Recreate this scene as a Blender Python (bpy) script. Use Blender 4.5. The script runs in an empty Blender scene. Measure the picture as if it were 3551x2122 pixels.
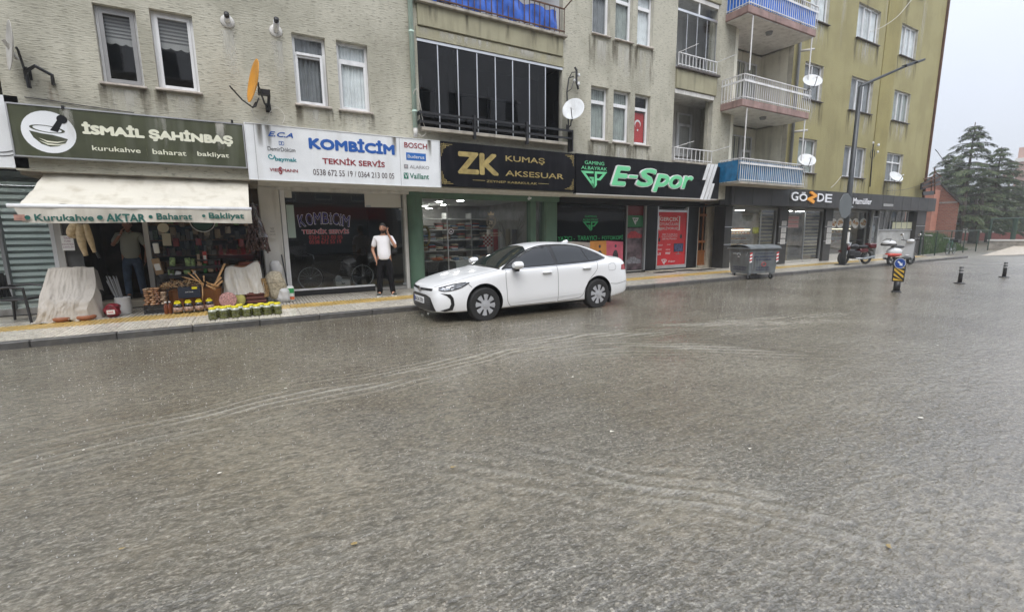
import bpy,bmesh,math,random
from mathutils import Vector,Matrix,noise
from mathutils.bvhtree import BVHTree
import numpy as np
random.seed(7)
R_ = math.radians
HAZE_D = .0013
SC = bpy.context.scene
COL = SC.collection

# ---------------------------------------------------------------- camera
YAW,PITCH,ROLL,FOC = 0.516175507,0.158974174,-0.0110101146,1567.97833
PW,PH,EYE = 3551.0,2122.0,1.6
_f = Vector((math.sin(YAW)*math.cos(PITCH),math.cos(YAW)*math.cos(PITCH),-math.sin(PITCH)))
_r0 = Vector((math.cos(YAW),-math.sin(YAW),0))
_u0 = _r0.cross(_f)
_r = _r0*math.cos(ROLL)+_u0*math.sin(ROLL)
_u = -_r0*math.sin(ROLL)+_u0*math.cos(ROLL)
cam_data = bpy.data.cameras.new('camera')
cam_data.sensor_width = 36
cam_data.lens = FOC/PW*36
cam_data.clip_start = 0.05
cam_data.clip_end = 2000
cam = bpy.data.objects.new('camera',cam_data)
COL.objects.link(cam)
cam.matrix_world = Matrix(((_r.x,_u.x,-_f.x,0),(_r.y,_u.y,-_f.y,0),(_r.z,_u.z,-_f.z,EYE),(0,0,0,1)))
SC.camera = cam

# ---------------------------------------------------------------- world, sun, exposure
SUN_EL,SUN_AZ = R_(58),R_(205)
w = bpy.data.worlds.new('World'); SC.world = w; w.use_nodes = True
nt = w.node_tree; nt.nodes.clear()
out = nt.nodes.new('ShaderNodeOutputWorld'); bg = nt.nodes.new('ShaderNodeBackground')
sky = nt.nodes.new('ShaderNodeTexSky'); sky.sky_type = 'NISHITA'; sky.sun_disc = False
sky.sun_elevation = SUN_EL; sky.sun_rotation = SUN_AZ; sky.air_density = 1.0; sky.dust_density = 6; sky.ozone_density = 1
mix = nt.nodes.new('ShaderNodeMixRGB'); mix.inputs[0].default_value = 0.88
tc = nt.nodes.new('ShaderNodeTexCoord'); nz = nt.nodes.new('ShaderNodeTexNoise'); nz.inputs['Scale'].default_value = 1.6; nz.inputs['Detail'].default_value = 4
cr = nt.nodes.new('ShaderNodeValToRGB')
cr.color_ramp.elements[0].position = .3; cr.color_ramp.elements[0].color = (.80,.86,.98,1)
cr.color_ramp.elements[1].position = .75; cr.color_ramp.elements[1].color = (.90,.95,1.05,1)
vm = nt.nodes.new('ShaderNodeVectorMath'); vm.operation = 'SCALE'; vm.inputs['Scale'].default_value = 8.0
nt.links.new(tc.outputs['Generated'],nz.inputs['Vector']); nt.links.new(nz.outputs['Fac'],cr.inputs[0])
ge = nt.nodes.new('ShaderNodeSeparateXYZ'); nt.links.new(tc.outputs['Generated'],ge.inputs[0])
# standard overcast sky: three times brighter overhead than at the horizon
ov = nt.nodes.new('ShaderNodeMapRange'); ov.inputs[1].default_value = 0; ov.inputs[2].default_value = 1; ov.inputs[3].default_value = 3.7; ov.inputs[4].default_value = 10.5
nt.links.new(ge.outputs[2],ov.inputs[0]); nt.links.new(ov.outputs[0],vm.inputs['Scale'])
nt.links.new(cr.outputs[0],vm.inputs[0]); nt.links.new(sky.outputs[0],mix.inputs[1]); nt.links.new(vm.outputs[0],mix.inputs[2])
nt.links.new(mix.outputs[0],bg.inputs[0]); nt.links.new(bg.outputs[0],out.inputs[0])
bg.inputs[1].default_value = 0.1
sd = bpy.data.lights.new('sun','SUN'); sd.energy = 1.1; sd.angle = R_(40); sd.color = (1,.98,.95)
sun = bpy.data.objects.new('sun',sd); COL.objects.link(sun)
# sun direction: sky azimuth measured clockwise from +Y
_sv = Vector((math.sin(SUN_AZ)*math.cos(SUN_EL),math.cos(SUN_AZ)*math.cos(SUN_EL),math.sin(SUN_EL)))
sun.rotation_euler = _sv.to_track_quat('Z','Y').to_euler()
SC.view_settings.view_transform = 'Standard'; SC.view_settings.look = 'None'
SC.view_settings.exposure = 1.04; SC.view_settings.gamma = 1.0
SC.view_settings.use_curve_mapping = False
SC.render.engine = 'CYCLES'
SC.cycles.max_bounces = 7; SC.cycles.transparent_max_bounces = 24; SC.cycles.volume_bounces = 2
SC.cycles.glossy_bounces = 4; SC.cycles.diffuse_bounces = 3
SC.cycles.caustics_reflective = False; SC.cycles.caustics_refractive = False

# ---------------------------------------------------------------- measuring helpers (surveyed from the photograph onto the real planes)
def ray(px,py):
    return _f*FOC+_r*(px-PW/2)-_u*(py-PH/2)
def U(px,py,Y):
    d = ray(px,py); t = Y/d.y
    return d.x*t,EYE+d.z*t
def G(px,py,z=0.0):
    d = ray(px,py); t = (z-EYE)/d.z
    return d.x*t,d.y*t
def Zm(ox,oy,s):
    return lambda x,y:(ox+x/s,oy+y/s)
def rect(zf,tl,br,Y):
    a = U(*zf(*tl),Y); b = U(*zf(*br),Y)
    return a[0],b[0],b[1],a[1] # x0, x1, z0, z1

# ---------------------------------------------------------------- object helpers
WORLDM = {}
def tag(o,label=None,cat=None,group=None,kind=None):
    if label:o['label'] = label
    if cat:o['category'] = cat
    if group:o['group'] = group
    if kind:o['kind'] = kind
    return o
def thing(name,label,cat,loc=(0,0,0),rz=0,group=None,world=True):
    o = bpy.data.objects.new(name, None); COL.objects.link(o)
    o.empty_display_size = .2
    o.location = loc; o.rotation_euler = (0,0,rz)
    tag(o,label,cat,group)
    if world:
        WORLDM[o.name] = (Matrix.Translation(Vector(loc))@Matrix.Rotation(rz,4,'Z')).inverted()
    return o
def link(o,parent=None):
    COL.objects.link(o)
    if parent is not None:
        o.parent = parent
        if parent.name in WORLDM:o.matrix_parent_inverse = WORLDM[parent.name]
    return o
def kids(o):
    return [c for c in bpy.data.objects if c.parent==o]
def copy_tree(root,loc=None,rz=None,label=None,group=None,parent=None,_map=None):
    c = root.copy(); COL.objects.link(c)
    if parent is not None:c.parent = parent
    if loc is not None:c.location = loc
    if rz is not None:c.rotation_euler = (0,0,rz)
    if label:c['label'] = label
    if group:c['group'] = group
    for ch in root.children:
        copy_tree(ch,parent=c)
    return c

class MB:
    """collects geometry, builds one mesh object"""
    def __init__(self):self.v = []; self.f = []; self.m = []; self.mats = []
    def mi(self,mat):
        if mat not in self.mats:self.mats.append(mat)
        return self.mats.index(mat)
    def add(self,vs,fs,mat):
        o = len(self.v); k = self.mi(mat)
        self.v+=[tuple(p) for p in vs]
        for f in fs:self.f.append([o+i for i in f]); self.m.append(k)
    def box(self,x0,x1,y0,y1,z0,z1,mat,M=None):
        vs = [Vector((x,y,z)) for x in (x0,x1) for y in (y0,y1) for z in (z0,z1)]
        if M is not None:vs = [M@p for p in vs]
        self.add(vs,[(0,1,3,2),(4,6,7,5),(0,4,5,1),(2,3,7,6),(0,2,6,4),(1,5,7,3)],mat); return self
    def bbox(self,x0,x1,y0,y1,z0,z1,mat,b=.01,M=None):
        """box with chamfered edges"""
        bm = bmesh.new(); bmesh.ops.create_cube(bm,size=1)
        for q in bm.verts:
            q.co = Vector(((x0+x1)/2+q.co.x*(x1-x0),(y0+y1)/2+q.co.y*(y1-y0),(z0+z1)/2+q.co.z*(z1-z0)))
        bmesh.ops.bevel(bm,geom=bm.edges[:],offset=b,segments=1,affect='EDGES')
        self.bm(bm,mat,M); return self
    def bm(self,bm,mat,M=None):
        bm.verts.index_update()
        vs = [(M@q.co if M is not None else q.co.copy()) for q in bm.verts]
        self.add(vs,[[q.index for q in f.verts] for f in bm.faces],mat); bm.free()
    def quad(self,a,b,c,d,mat):self.add([a,b,c,d],[(0,1,2,3)],mat); return self
    def poly(self,pts,mat):self.add(pts,[tuple(range(len(pts)))],mat); return self
    def prism(self,pts,vec,mat):
        n = len(pts); vec = Vector(vec); P = [Vector(p) for p in pts]
        self.add(P+[p+vec for p in P],[tuple(range(n))[::-1],tuple(range(n,2*n))]+[(i,(i+1)%n,n+(i+1)%n,n+i) for i in range(n)],mat); return self
    def cyl(self,p0,p1,r0,r1=None,n=10,mat=None,caps=True):
        return self.tube([p0,p1],[r0,r0 if r1 is None else r1],n,mat,caps)
    def tube(self,pts,r,n=8,mat=None,caps=True):
        P = [Vector(p) for p in pts]; k = len(P)
        rs = r if isinstance(r,(list,tuple)) else [r]*k
        vs = []; prev = None
        for i,p in enumerate(P):
            t = (P[min(i+1,k-1)]-P[max(i-1,0)])
            t = t.normalized() if t.length>1e-9 else Vector((0,0,1))
            a = prev if prev is not None else (Vector((0,0,1)) if abs(t.z)<.9 else Vector((1,0,0)))
            s = (a-t*a.dot(t))
            s = s.normalized() if s.length>1e-6 else t.orthogonal().normalized()
            b = t.cross(s); prev = s
            for j in range(n):
                an = 2*math.pi*j/n
                vs.append(p+(s*math.cos(an)+b*math.sin(an))*rs[i])
        fs = [(i*n+j,i*n+(j+1)%n,(i+1)*n+(j+1)%n,(i+1)*n+j) for i in range(k-1) for j in range(n)]
        if caps:fs+=[tuple(range(n))[::-1],tuple((k-1)*n+j for j in range(n))]
        self.add(vs,fs,mat); return self
    def lathe(self,prof,o=(0,0,0),n=16,mat=None,M=None,sx=1,sy=1,caps=True):
        vs = []; o = Vector(o)
        for (r,z) in prof:
            for j in range(n):
                a = 2*math.pi*j/n; p = Vector((r*math.cos(a)*sx,r*math.sin(a)*sy,z))
                if M is not None:p = M@p
                vs.append(p+o)
        k = len(prof)
        fs = [(i*n+j,i*n+(j+1)%n,(i+1)*n+(j+1)%n,(i+1)*n+j) for i in range(k-1) for j in range(n)]
        if caps:fs+=[tuple(range(n))[::-1],tuple((k-1)*n+j for j in range(n))]
        self.add(vs,fs,mat); return self
    def ball(self,c,rx,ry=None,rz=None,n=10,mat=None,jit=0):
        ry = rx if ry is None else ry; rz = rx if rz is None else rz
        prof = []
        m = max(4,n//2)
        for i in range(m+1):
            a = -math.pi/2+math.pi*i/m
            prof.append((max(.02,math.cos(a)),math.sin(a)))
        vs = []
        for (r,z) in prof:
            for j in range(n):
                a = 2*math.pi*j/n; q = 1+random.uniform(-jit,jit)
                vs.append((c[0]+rx*r*math.cos(a)*q,c[1]+ry*r*math.sin(a)*q,c[2]+rz*z*q))
        k = len(prof)
        fs = [(i*n+j,i*n+(j+1)%n,(i+1)*n+(j+1)%n,(i+1)*n+j) for i in range(k-1) for j in range(n)]
        fs+=[tuple(range(n))[::-1],tuple((k-1)*n+j for j in range(n))]
        self.add(vs,fs,mat); return self
    def surf(self,fn,nu,nv,mat):
        vs = [fn(i/nu,j/nv) for i in range(nu+1) for j in range(nv+1)]
        fs = [(i*(nv+1)+j,(i+1)*(nv+1)+j,(i+1)*(nv+1)+j+1,i*(nv+1)+j+1) for i in range(nu) for j in range(nv)]
        self.add(vs,fs,mat); return self
    def mesh(self,name,smooth=False,fix=True):
        me = bpy.data.meshes.new(name); me.from_pydata([tuple(p) for p in self.v],[],self.f)
        for mt in self.mats:me.materials.append(mt)
        me.polygons.foreach_set('material_index',self.m)
        if fix:
            bm = bmesh.new(); bm.from_mesh(me); bmesh.ops.recalc_face_normals(bm,faces=bm.faces); bm.to_mesh(me); bm.free()
        if smooth:
            me.polygons.foreach_set('use_smooth',[True]*len(me.polygons))
            if smooth=='auto':me.set_sharp_from_angle(angle=R_(38))
        me.update(); return me
    def build(self,name,parent=None,smooth=False,label=None,fix=True):
        o = bpy.data.objects.new(name,self.mesh(name,smooth,fix)); link(o,parent)
        if label:o['label'] = label
        return o

# ---------------------------------------------------------------- materials
MATS = {}
def mat(name,col=(.5,.5,.5),rough=.6,metal=0,var=0,vs=3,bump=0,bs=30,coat=0,spec=.5,emis=None,es=0,rnd=0,stretch=(1,1,1),sss=0,trans=0,dirt=0,ds=2.0,dcol=(.08,.07,.05)):
    if name in MATS: return MATS[name]
    m = bpy.data.materials.new(name); m.use_nodes = True; MATS[name] = m
    n = m.node_tree; b = n.nodes['Principled BSDF']
    b.inputs['Roughness'].default_value = rough; b.inputs['Metallic'].default_value = metal
    b.inputs['Specular IOR Level'].default_value = spec
    if coat:b.inputs['Coat Weight'].default_value = coat; b.inputs['Coat Roughness'].default_value = .04
    if trans:b.inputs['Transmission Weight'].default_value = trans
    if sss:b.inputs['Subsurface Weight'].default_value = sss; b.inputs['Subsurface Scale'].default_value = .01
    if emis:b.inputs['Emission Color'].default_value = (*emis,1); b.inputs['Emission Strength'].default_value = es
    c = n.nodes.new('ShaderNodeRGB'); c.outputs[0].default_value = (*col,1); last = c.outputs[0]
    tcn = n.nodes.new('ShaderNodeTexCoord'); mp = n.nodes.new('ShaderNodeMapping'); mp.inputs['Scale'].default_value = stretch
    n.links.new(tcn.outputs['Object'],mp.inputs[0])
    def mul(last,fac_out,lo,hi,p0=.3,p1=.7):
        r = n.nodes.new('ShaderNodeMapRange'); r.inputs[1].default_value = p0; r.inputs[2].default_value = p1
        r.inputs[3].default_value = lo; r.inputs[4].default_value = hi
        n.links.new(fac_out,r.inputs[0])
        v = n.nodes.new('ShaderNodeVectorMath'); v.operation = 'SCALE'
        n.links.new(last,v.inputs[0]); n.links.new(r.outputs[0],v.inputs['Scale']); return v.outputs[0]
    if var:
        t = n.nodes.new('ShaderNodeTexNoise'); t.inputs['Scale'].default_value = vs; t.inputs['Detail'].default_value = 6
        n.links.new(mp.outputs[0],t.inputs['Vector']); last = mul(last,t.outputs['Fac'],1-var,1+var)
    if rnd:
        oi = n.nodes.new('ShaderNodeObjectInfo'); last = mul(last,oi.outputs['Random'],1-rnd,1+rnd,0,1)
    if dirt:
        t = n.nodes.new('ShaderNodeTexNoise'); t.inputs['Scale'].default_value = ds; t.inputs['Detail'].default_value = 8
        m2 = n.nodes.new('ShaderNodeMapping'); m2.inputs['Scale'].default_value = (3,3,.35)
        n.links.new(tcn.outputs['Object'],m2.inputs[0]); n.links.new(m2.outputs[0],t.inputs['Vector'])
        r = n.nodes.new('ShaderNodeMapRange'); r.inputs[1].default_value = .5; r.inputs[2].default_value = .75; r.inputs[3].default_value = 0; r.inputs[4].default_value = dirt
        n.links.new(t.outputs['Fac'],r.inputs[0])
        mx = n.nodes.new('ShaderNodeMixRGB'); mx.inputs[2].default_value = (*dcol,1)
        n.links.new(r.outputs[0],mx.inputs[0]); n.links.new(last,mx.inputs[1]); last = mx.outputs[0]
    n.links.new(last,b.inputs['Base Color'])
    if bump:
        t = n.nodes.new('ShaderNodeTexNoise'); t.inputs['Scale'].default_value = bs; t.inputs['Detail'].default_value = 5
        n.links.new(mp.outputs[0],t.inputs['Vector'])
        bp = n.nodes.new('ShaderNodeBump'); bp.inputs['Strength'].default_value = bump; bp.inputs['Distance'].default_value = .02
        n.links.new(t.outputs['Fac'],bp.inputs['Height']); n.links.new(bp.outputs[0],b.inputs['Normal'])
    return m
def glass_mat(name,tint=(.8,.85,.85),ior=1.5,rough=.0,boost=1.0):
    m = bpy.data.materials.new(name); m.use_nodes = True; n = m.node_tree; n.nodes.clear()
    o = n.nodes.new('ShaderNodeOutputMaterial'); mx = n.nodes.new('ShaderNodeMixShader')
    t = n.nodes.new('ShaderNodeBsdfTransparent'); t.inputs[0].default_value = (*tint,1)
    g = n.nodes.new('ShaderNodeBsdfGlossy'); g.inputs['Roughness'].default_value = rough
    # two-sided Schlick reflectance, so both faces of a pane behave alike
    ge = n.nodes.new('ShaderNodeNewGeometry'); dt = n.nodes.new('ShaderNodeVectorMath'); dt.operation = 'DOT_PRODUCT'
    n.links.new(ge.outputs['Normal'],dt.inputs[0]); n.links.new(ge.outputs['Incoming'],dt.inputs[1])
    def mth(op,a,b):
        q = n.nodes.new('ShaderNodeMath'); q.operation = op
        for i,x in enumerate((a,b)):
            if isinstance(x,(int,float)):q.inputs[i].default_value = x
            elif x is not None:n.links.new(x,q.inputs[i])
        return q.outputs[0]
    f0 = ((ior-1)/(ior+1))**2
    fr = mth('ADD',mth('MULTIPLY',mth('POWER',mth('SUBTRACT',1.0,mth('ABSOLUTE',dt.outputs['Value'], None)),5.0),1-f0),f0)
    # slight waviness so reflections are not mirror-perfect
    tcn = n.nodes.new('ShaderNodeTexCoord'); ns = n.nodes.new('ShaderNodeTexNoise'); ns.inputs['Scale'].default_value = 1.2; ns.inputs['Detail'].default_value = 1
    bp = n.nodes.new('ShaderNodeBump'); bp.inputs['Strength'].default_value = .12; bp.inputs['Distance'].default_value = .02
    n.links.new(tcn.outputs['Object'],ns.inputs['Vector']); n.links.new(ns.outputs['Fac'],bp.inputs['Height']); n.links.new(bp.outputs[0],g.inputs['Normal'])
    ma = n.nodes.new('ShaderNodeMath'); ma.operation = 'MULTIPLY'; ma.inputs[1].default_value = boost; ma.use_clamp = True
    n.links.new(fr,ma.inputs[0]); n.links.new(ma.outputs[0],mx.inputs[0])
    n.links.new(t.outputs[0],mx.inputs[1]); n.links.new(g.outputs[0],mx.inputs[2]); n.links.new(mx.outputs[0],o.inputs[0])
    MATS[name] = m; return m

GLASS = glass_mat('clear_glass',(.93,.95,.95),1.5,0,1.0)
GLASS_D = glass_mat('tinted_glass',(.12,.13,.16),1.45,0,1.1)
GLASS_CAR = glass_mat('car_glass',(.25,.28,.29),1.5,0,1.0)
GLASS_SHOP = glass_mat('shop_glass',(.86,.88,.88),1.5,0,1.15)
WHITE = mat('white_pvc',(.78,.79,.8),.35,var=.05,dirt=.25)
PLASTER_W = mat('white_plaster',(.62,.61,.58),.8,var=.08,bump=.2,dirt=.35)
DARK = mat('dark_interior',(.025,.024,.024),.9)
DARK2 = mat('dim_room',(.09,.085,.08),.9,var=.3,vs=1.5)
CONC = mat('concrete',(.3,.29,.27),.8,var=.2,vs=4,bump=.3,dirt=.5)
BLACKM = mat('black_metal',(.018,.018,.02),.35,var=.2)
BLACKP = mat('black_plastic',(.02,.02,.022),.45)
RUBBER = mat('rubber',(.02,.02,.02),.75,bump=.2,bs=80)
STEEL = mat('galvanised_steel',(.42,.45,.47),.42,.75,var=.2,vs=5,dirt=.4)
ALU = mat('aluminium',(.62,.63,.64),.3,.8,var=.1)
GREYP = mat('grey_plastic',(.25,.26,.27),.45)
CABLE = mat('pale_cable',(.55,.53,.48),.6)
RUST = mat('rusty_iron',(.1,.05,.03),.8,var=.4,vs=8)

# ---------------------------------------------------------------- lettering
_fc = {}
def text(parent,body,x0,x1,z0,z1,Y,m,shear=0,bold=0,ext=.003,name='lettering',side=None,M=None,keep=False,bev=0):
    """flat lettering fitted to a box on a plane facing the street (-Y)"""
    bd_ = bold; bold = 0; key = (body,shear,bold,round(ext,4),bev)
    if key not in _fc:
        cu = bpy.data.curves.new('txt','FONT'); cu.body = body; cu.size = 1; cu.shear = shear; cu.offset = bold
        cu.extrude = .5; cu.resolution_u = 3; cu.fill_mode = 'BOTH'
        o = bpy.data.objects.new('txt',cu)
        me = bpy.data.meshes.new_from_object(o)
        co = np.empty(len(me.vertices)*3); me.vertices.foreach_get('co',co); co = co.reshape(-1,3)
        fs = [tuple(p.vertices) for p in me.polygons]
        bpy.data.objects.remove(o); bpy.data.curves.remove(cu); bpy.data.meshes.remove(me)
        _fc[key] = (co,fs)
    co,fs = _fc[key]
    a = co.min(0); b = co.max(0); s = (b-a); s[s==0] = 1
    q = (co-a)/s
    kz = z1-z0; kx = x1-x0
    if keep:
        k = min(kx/s[0],kz/s[1]); cx = (x0+x1)/2; x0,x1 = cx-k*s[0]/2,cx+k*s[0]/2; kx = x1-x0; kz = k*s[1]
    e = bd_*kz*.9
    offs = [(0,0)] if e<.0015 else [(e*math.cos(t),e*math.sin(t)) for t in [i*math.pi/4 for i in range(8)]]
    if len(offs)>1:x0+=e; x1-=e; z0+=e; kx-=2*e; kz-=2*e
    nv_ = len(q); fs0 = fs; fs = []; parts = []
    for i,(dx,dz) in enumerate(offs):
        parts.append(np.stack([x0+dx+q[:,0]*kx,Y-q[:,2]*(ext+.0003*i),z0+dz+q[:,1]*kz],1)); fs+=[tuple(v+i*nv_ for v in f) for f in fs0]
    P = np.concatenate(parts); q = np.concatenate([q]*len(offs))
    mb = MB(); mb.v = [tuple(p) for p in P]
    if M is not None:mb.v = [tuple(M@Vector(p)) for p in mb.v]
    if side is None:
        mb.mats = [m]; mb.f = [list(f) for f in fs]; mb.m = [0]*len(fs)
    else:
        mb.mats = [m,side]; mb.f = [list(f) for f in fs]
        qq = q[:,2]
        mb.m = [0 if min(qq[i] for i in f)>.99 else 1 for f in fs]
    return mb.build(name,parent)
def M_(name,col,rough=.5,**k): return mat(name,col,rough,**k)
# ================================================================ THE SETTING
# flooded road -----------------------------------------------------------------
BUMPD = .009
def water_mat():
    m = bpy.data.materials.new('rainwater_road'); m.use_nodes = True; n = m.node_tree; L = n.links
    b = n.nodes['Principled BSDF']
    tcn = n.nodes.new('ShaderNodeTexCoord'); P = tcn.outputs['Object']
    def noise(sc,det=4,vec=None,rough=.5,dist=0):
        t = n.nodes.new('ShaderNodeTexNoise'); t.inputs['Scale'].default_value = sc; t.inputs['Detail'].default_value = det
        t.inputs['Roughness'].default_value = rough; t.inputs['Distortion'].default_value = dist
        L.new(vec or P,t.inputs['Vector']); return t.outputs['Fac']
    def mp(s,r=0):
        q = n.nodes.new('ShaderNodeMapping'); q.inputs['Scale'].default_value = s; q.inputs['Rotation'].default_value = (0,0,r); L.new(P,q.inputs[0]); return q.outputs[0]
    def rng(o,a,bb,c=0.,d=1.):
        q = n.nodes.new('ShaderNodeMapRange'); q.inputs[1].default_value = a; q.inputs[2].default_value = bb; q.inputs[3].default_value = c; q.inputs[4].default_value = d
        L.new(o,q.inputs[0]); return q.outputs[0]
    def math_(op,a,bb):
        q = n.nodes.new('ShaderNodeMath'); q.operation = op
        for i,x in enumerate((a,bb)):
            if isinstance(x,(int,float)):q.inputs[i].default_value = x
            else:L.new(x,q.inputs[i])
        return q.outputs[0]
    def mixc(f,a,bb):
        q = n.nodes.new('ShaderNodeMixRGB')
        for i,x in ((0,f),(1,a),(2,bb)):
            if isinstance(x,(int,float)):q.inputs[i].default_value = x
            elif isinstance(x,tuple):q.inputs[i].default_value = (*x,1)
            else:L.new(x,q.inputs[i])
        return q.outputs[0]
    # asphalt aggregate under thin water
    vo = n.nodes.new('ShaderNodeTexVoronoi'); vo.inputs['Scale'].default_value = 78; L.new(mp((1,1.25,1),.3),vo.inputs['Vector'])
    sx = n.nodes.new('ShaderNodeSeparateColor'); L.new(vo.outputs['Color'],sx.inputs[0])
    st = n.nodes.new('ShaderNodeValToRGB'); e = st.color_ramp.elements
    e[0].position = 0; e[0].color = (.06,.056,.048,1); e[1].position = 1; e[1].color = (.46,.42,.35,1)
    k = e.new(.55); k.color = (.15,.14,.12,1); k = e.new(.88); k.color = (.23,.213,.175,1)
    L.new(sx.outputs[0],st.inputs[0])
    murk = mixc(rng(noise(.45,6, None,.6),.38,.62),(.15,.123,.082),(.27,.238,.178))
    sxyz = n.nodes.new('ShaderNodeSeparateXYZ'); L.new(P,sxyz.inputs[0])
    # shallow places (the camera side of the road) show the stones, deep ones the muddy water
    depth = math_('ADD',rng(noise(.5,6, None,.6),.38,.62,-.45,.45),math_('ADD',rng(sxyz.outputs['Y'],1.0,4.6,.25,1.1),rng(sxyz.outputs['X'],.8,4.5,0,.75)))
    chop = noise(13,4,mp((.85,1.4,1),.28),.62)
    dim = noise(8.5,3,mp((.9,1.5,1),.1),.6)
    col = mixc(rng(depth,.2,.95,.02,.97),st.outputs[0],murk)
    froth = rng(noise(30,4,mp((.55,1.5,1),.2),.75),.55,.70)
    col = mixc(math_('MULTIPLY',froth,.38),col,(.42,.40,.34))
    col = mixc(math_('MULTIPLY',rng(chop,.40,.60,1,0),.5),col,(.065,.06,.045))
    col = mixc(math_('MULTIPLY',rng(dim,.36,.50,1,0),.42),col,(.05,.045,.034))  # shade of the chop and rain dimples painted into the colour
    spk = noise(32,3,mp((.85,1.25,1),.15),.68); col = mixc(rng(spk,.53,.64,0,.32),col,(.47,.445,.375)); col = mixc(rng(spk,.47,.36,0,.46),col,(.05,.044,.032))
    at_ = n.nodes.new('ShaderNodeAttribute'); at_.attribute_name = 'crest_sheen'
    col = mixc(rng(at_.outputs['Fac'],0,.9,0,.5),col,(.42,.405,.35)); col = mixc(rng(at_.outputs['Fac'],0,-.9,0,.42),col,(.085,.075,.055))  # sky sheen on wave crests and dark troughs painted into the colour
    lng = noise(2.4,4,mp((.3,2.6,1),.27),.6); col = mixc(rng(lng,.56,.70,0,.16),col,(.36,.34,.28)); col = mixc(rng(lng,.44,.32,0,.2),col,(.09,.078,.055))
    L.new(col,b.inputs['Base Color'])
    b.inputs['Roughness'].default_value = .5; b.inputs['Specular IOR Level'].default_value = .2
    b.inputs['Coat Weight'].default_value = 1; L.new(rng(sxyz.outputs['X'],8,32,.07,.30),b.inputs['Coat Roughness']); b.inputs['Coat IOR'].default_value = 1.75
    # relief: rain-beaten dimples, chop, drop rings
    v2 = n.nodes.new('ShaderNodeTexVoronoi'); v2.inputs['Scale'].default_value = 11; v2.feature = 'F1'; L.new(P,v2.inputs['Vector'])
    ring = n.nodes.new('ShaderNodeMath'); ring.operation = 'SINE'; L.new(math_('MULTIPLY',v2.outputs['Distance'],36),ring.inputs[0])
    ringf = math_('MULTIPLY',ring.outputs[0],rng(v2.outputs['Distance'],.0,.4,1,0))
    h = math_('ADD',math_('MULTIPLY',chop,1.0),math_('MULTIPLY',dim,1.1))
    h = math_('ADD',h,math_('MULTIPLY',noise(40,3,mp((1,1.4,1),.1),.6),.22))
    h = math_('ADD',h,math_('MULTIPLY',ringf,.07)); h = math_('ADD',h,math_('MULTIPLY',spk,.8))
    h = math_('ADD',h,math_('MULTIPLY',noise(2.6,3,mp((.55,1.9,1),.28)),1.3))
    bp = n.nodes.new('ShaderNodeBump'); bp.inputs['Strength'].default_value = 1.0; bp.inputs['Distance'].default_value = BUMPD
    L.new(h,bp.inputs['Height']); L.new(bp.outputs[0],b.inputs['Normal']); L.new(bp.outputs[0],b.inputs['Coat Normal'])
    return m
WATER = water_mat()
KERB_Y = 9.25
def catmull(P,k=8):
    o = []
    for i in range(len(P)-1):
        p0 = P[max(i-1,0)]; p1 = P[i]; p2 = P[i+1]; p3 = P[min(i+2,len(P)-1)]
        for s in range(k):
            t = s/k
            o.append(tuple(.5*((2*p1[j])+(-p0[j]+p2[j])*t+(2*p0[j]-5*p1[j]+4*p2[j]-p3[j])*t*t+(-p0[j]+3*p1[j]-3*p2[j]+p3[j])*t**3) for j in range(len(p1))))
    o.append(tuple(P[-1])); return o
def wave_height(X,Y):
    """wash lines left by a passing car: wavelets parallel to two curved tracks"""
    Z = np.zeros_like(X)
    tracks = [([(-400,1760),(0,1645),(330,1560),(640,1490),(1000,1405),(1400,1320),(1800,1220),(2200,1160),(2700,1118),(3000,1085)],.30,.012,.085),
              ([(1350,1600),(1750,1665),(2150,1745),(2600,1830),(3100,1960),(3500,2080)],.34,.0065,.12),
              ([(1900,1240),(2150,1215),(2600,1225),(2950,1240)],.3,.009,.10),([(2500,1165),(2700,1135),(2900,1118),(3050,1112)],.3,.008,.07),
              ([(500,1985),(1000,1950),(1350,1860),(1700,1810)],.3,.0025,.10)]
    for pts,wd,amp,lam in tracks:
        pl = catmull([G(*p) for p in pts],6)
        best = np.full(X.shape,1e9); sg = np.zeros_like(X); par = np.zeros_like(X)
        acc = 0
        for (ax,ay),(bx,by) in zip(pl[:-1],pl[1:]):
            dx,dy = bx-ax,by-ay; L2 = dx*dx+dy*dy
            t = np.clip(((X-ax)*dx+(Y-ay)*dy)/L2,0,1)
            ex = X-ax-t*dx; ey = Y-ay-t*dy; d = np.hypot(ex,ey)
            s = np.sign(dx*ey-dy*ex)
            m = d<best; best[m] = d[m]; sg[m] = s[m]; par[m] = (acc+t*math.sqrt(L2))[m]
            acc+=math.sqrt(L2)
        q = best*sg
        scal = np.clip(.6+.12*np.abs(Y),.8,2.2)
        fade = np.clip(1-np.abs(par-acc/2)/(acc/2),0,1)**.35
        lm = lam*scal*1.25; qq = q+.03*np.sin(par*1.9)+.02*np.sin(par*4.3+1)
        env = np.exp(-((qq-1.4*lm)/(2.7*lm))**2)*np.clip(.75+.5*np.sin(par*2.7+qq*9)+.35*np.sin(par*6.1+qq*17),.0,1.3)
        ph = 6.283*qq/lm+.9*np.sin(par*3.1+qq*5)+.5*np.sin(par*8.3)+1.2*np.sin(par*1.3+qq*3)
        Z+=amp*fade*env*(np.cos(ph)+.25*np.cos(2*ph))
    return Z
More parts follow.
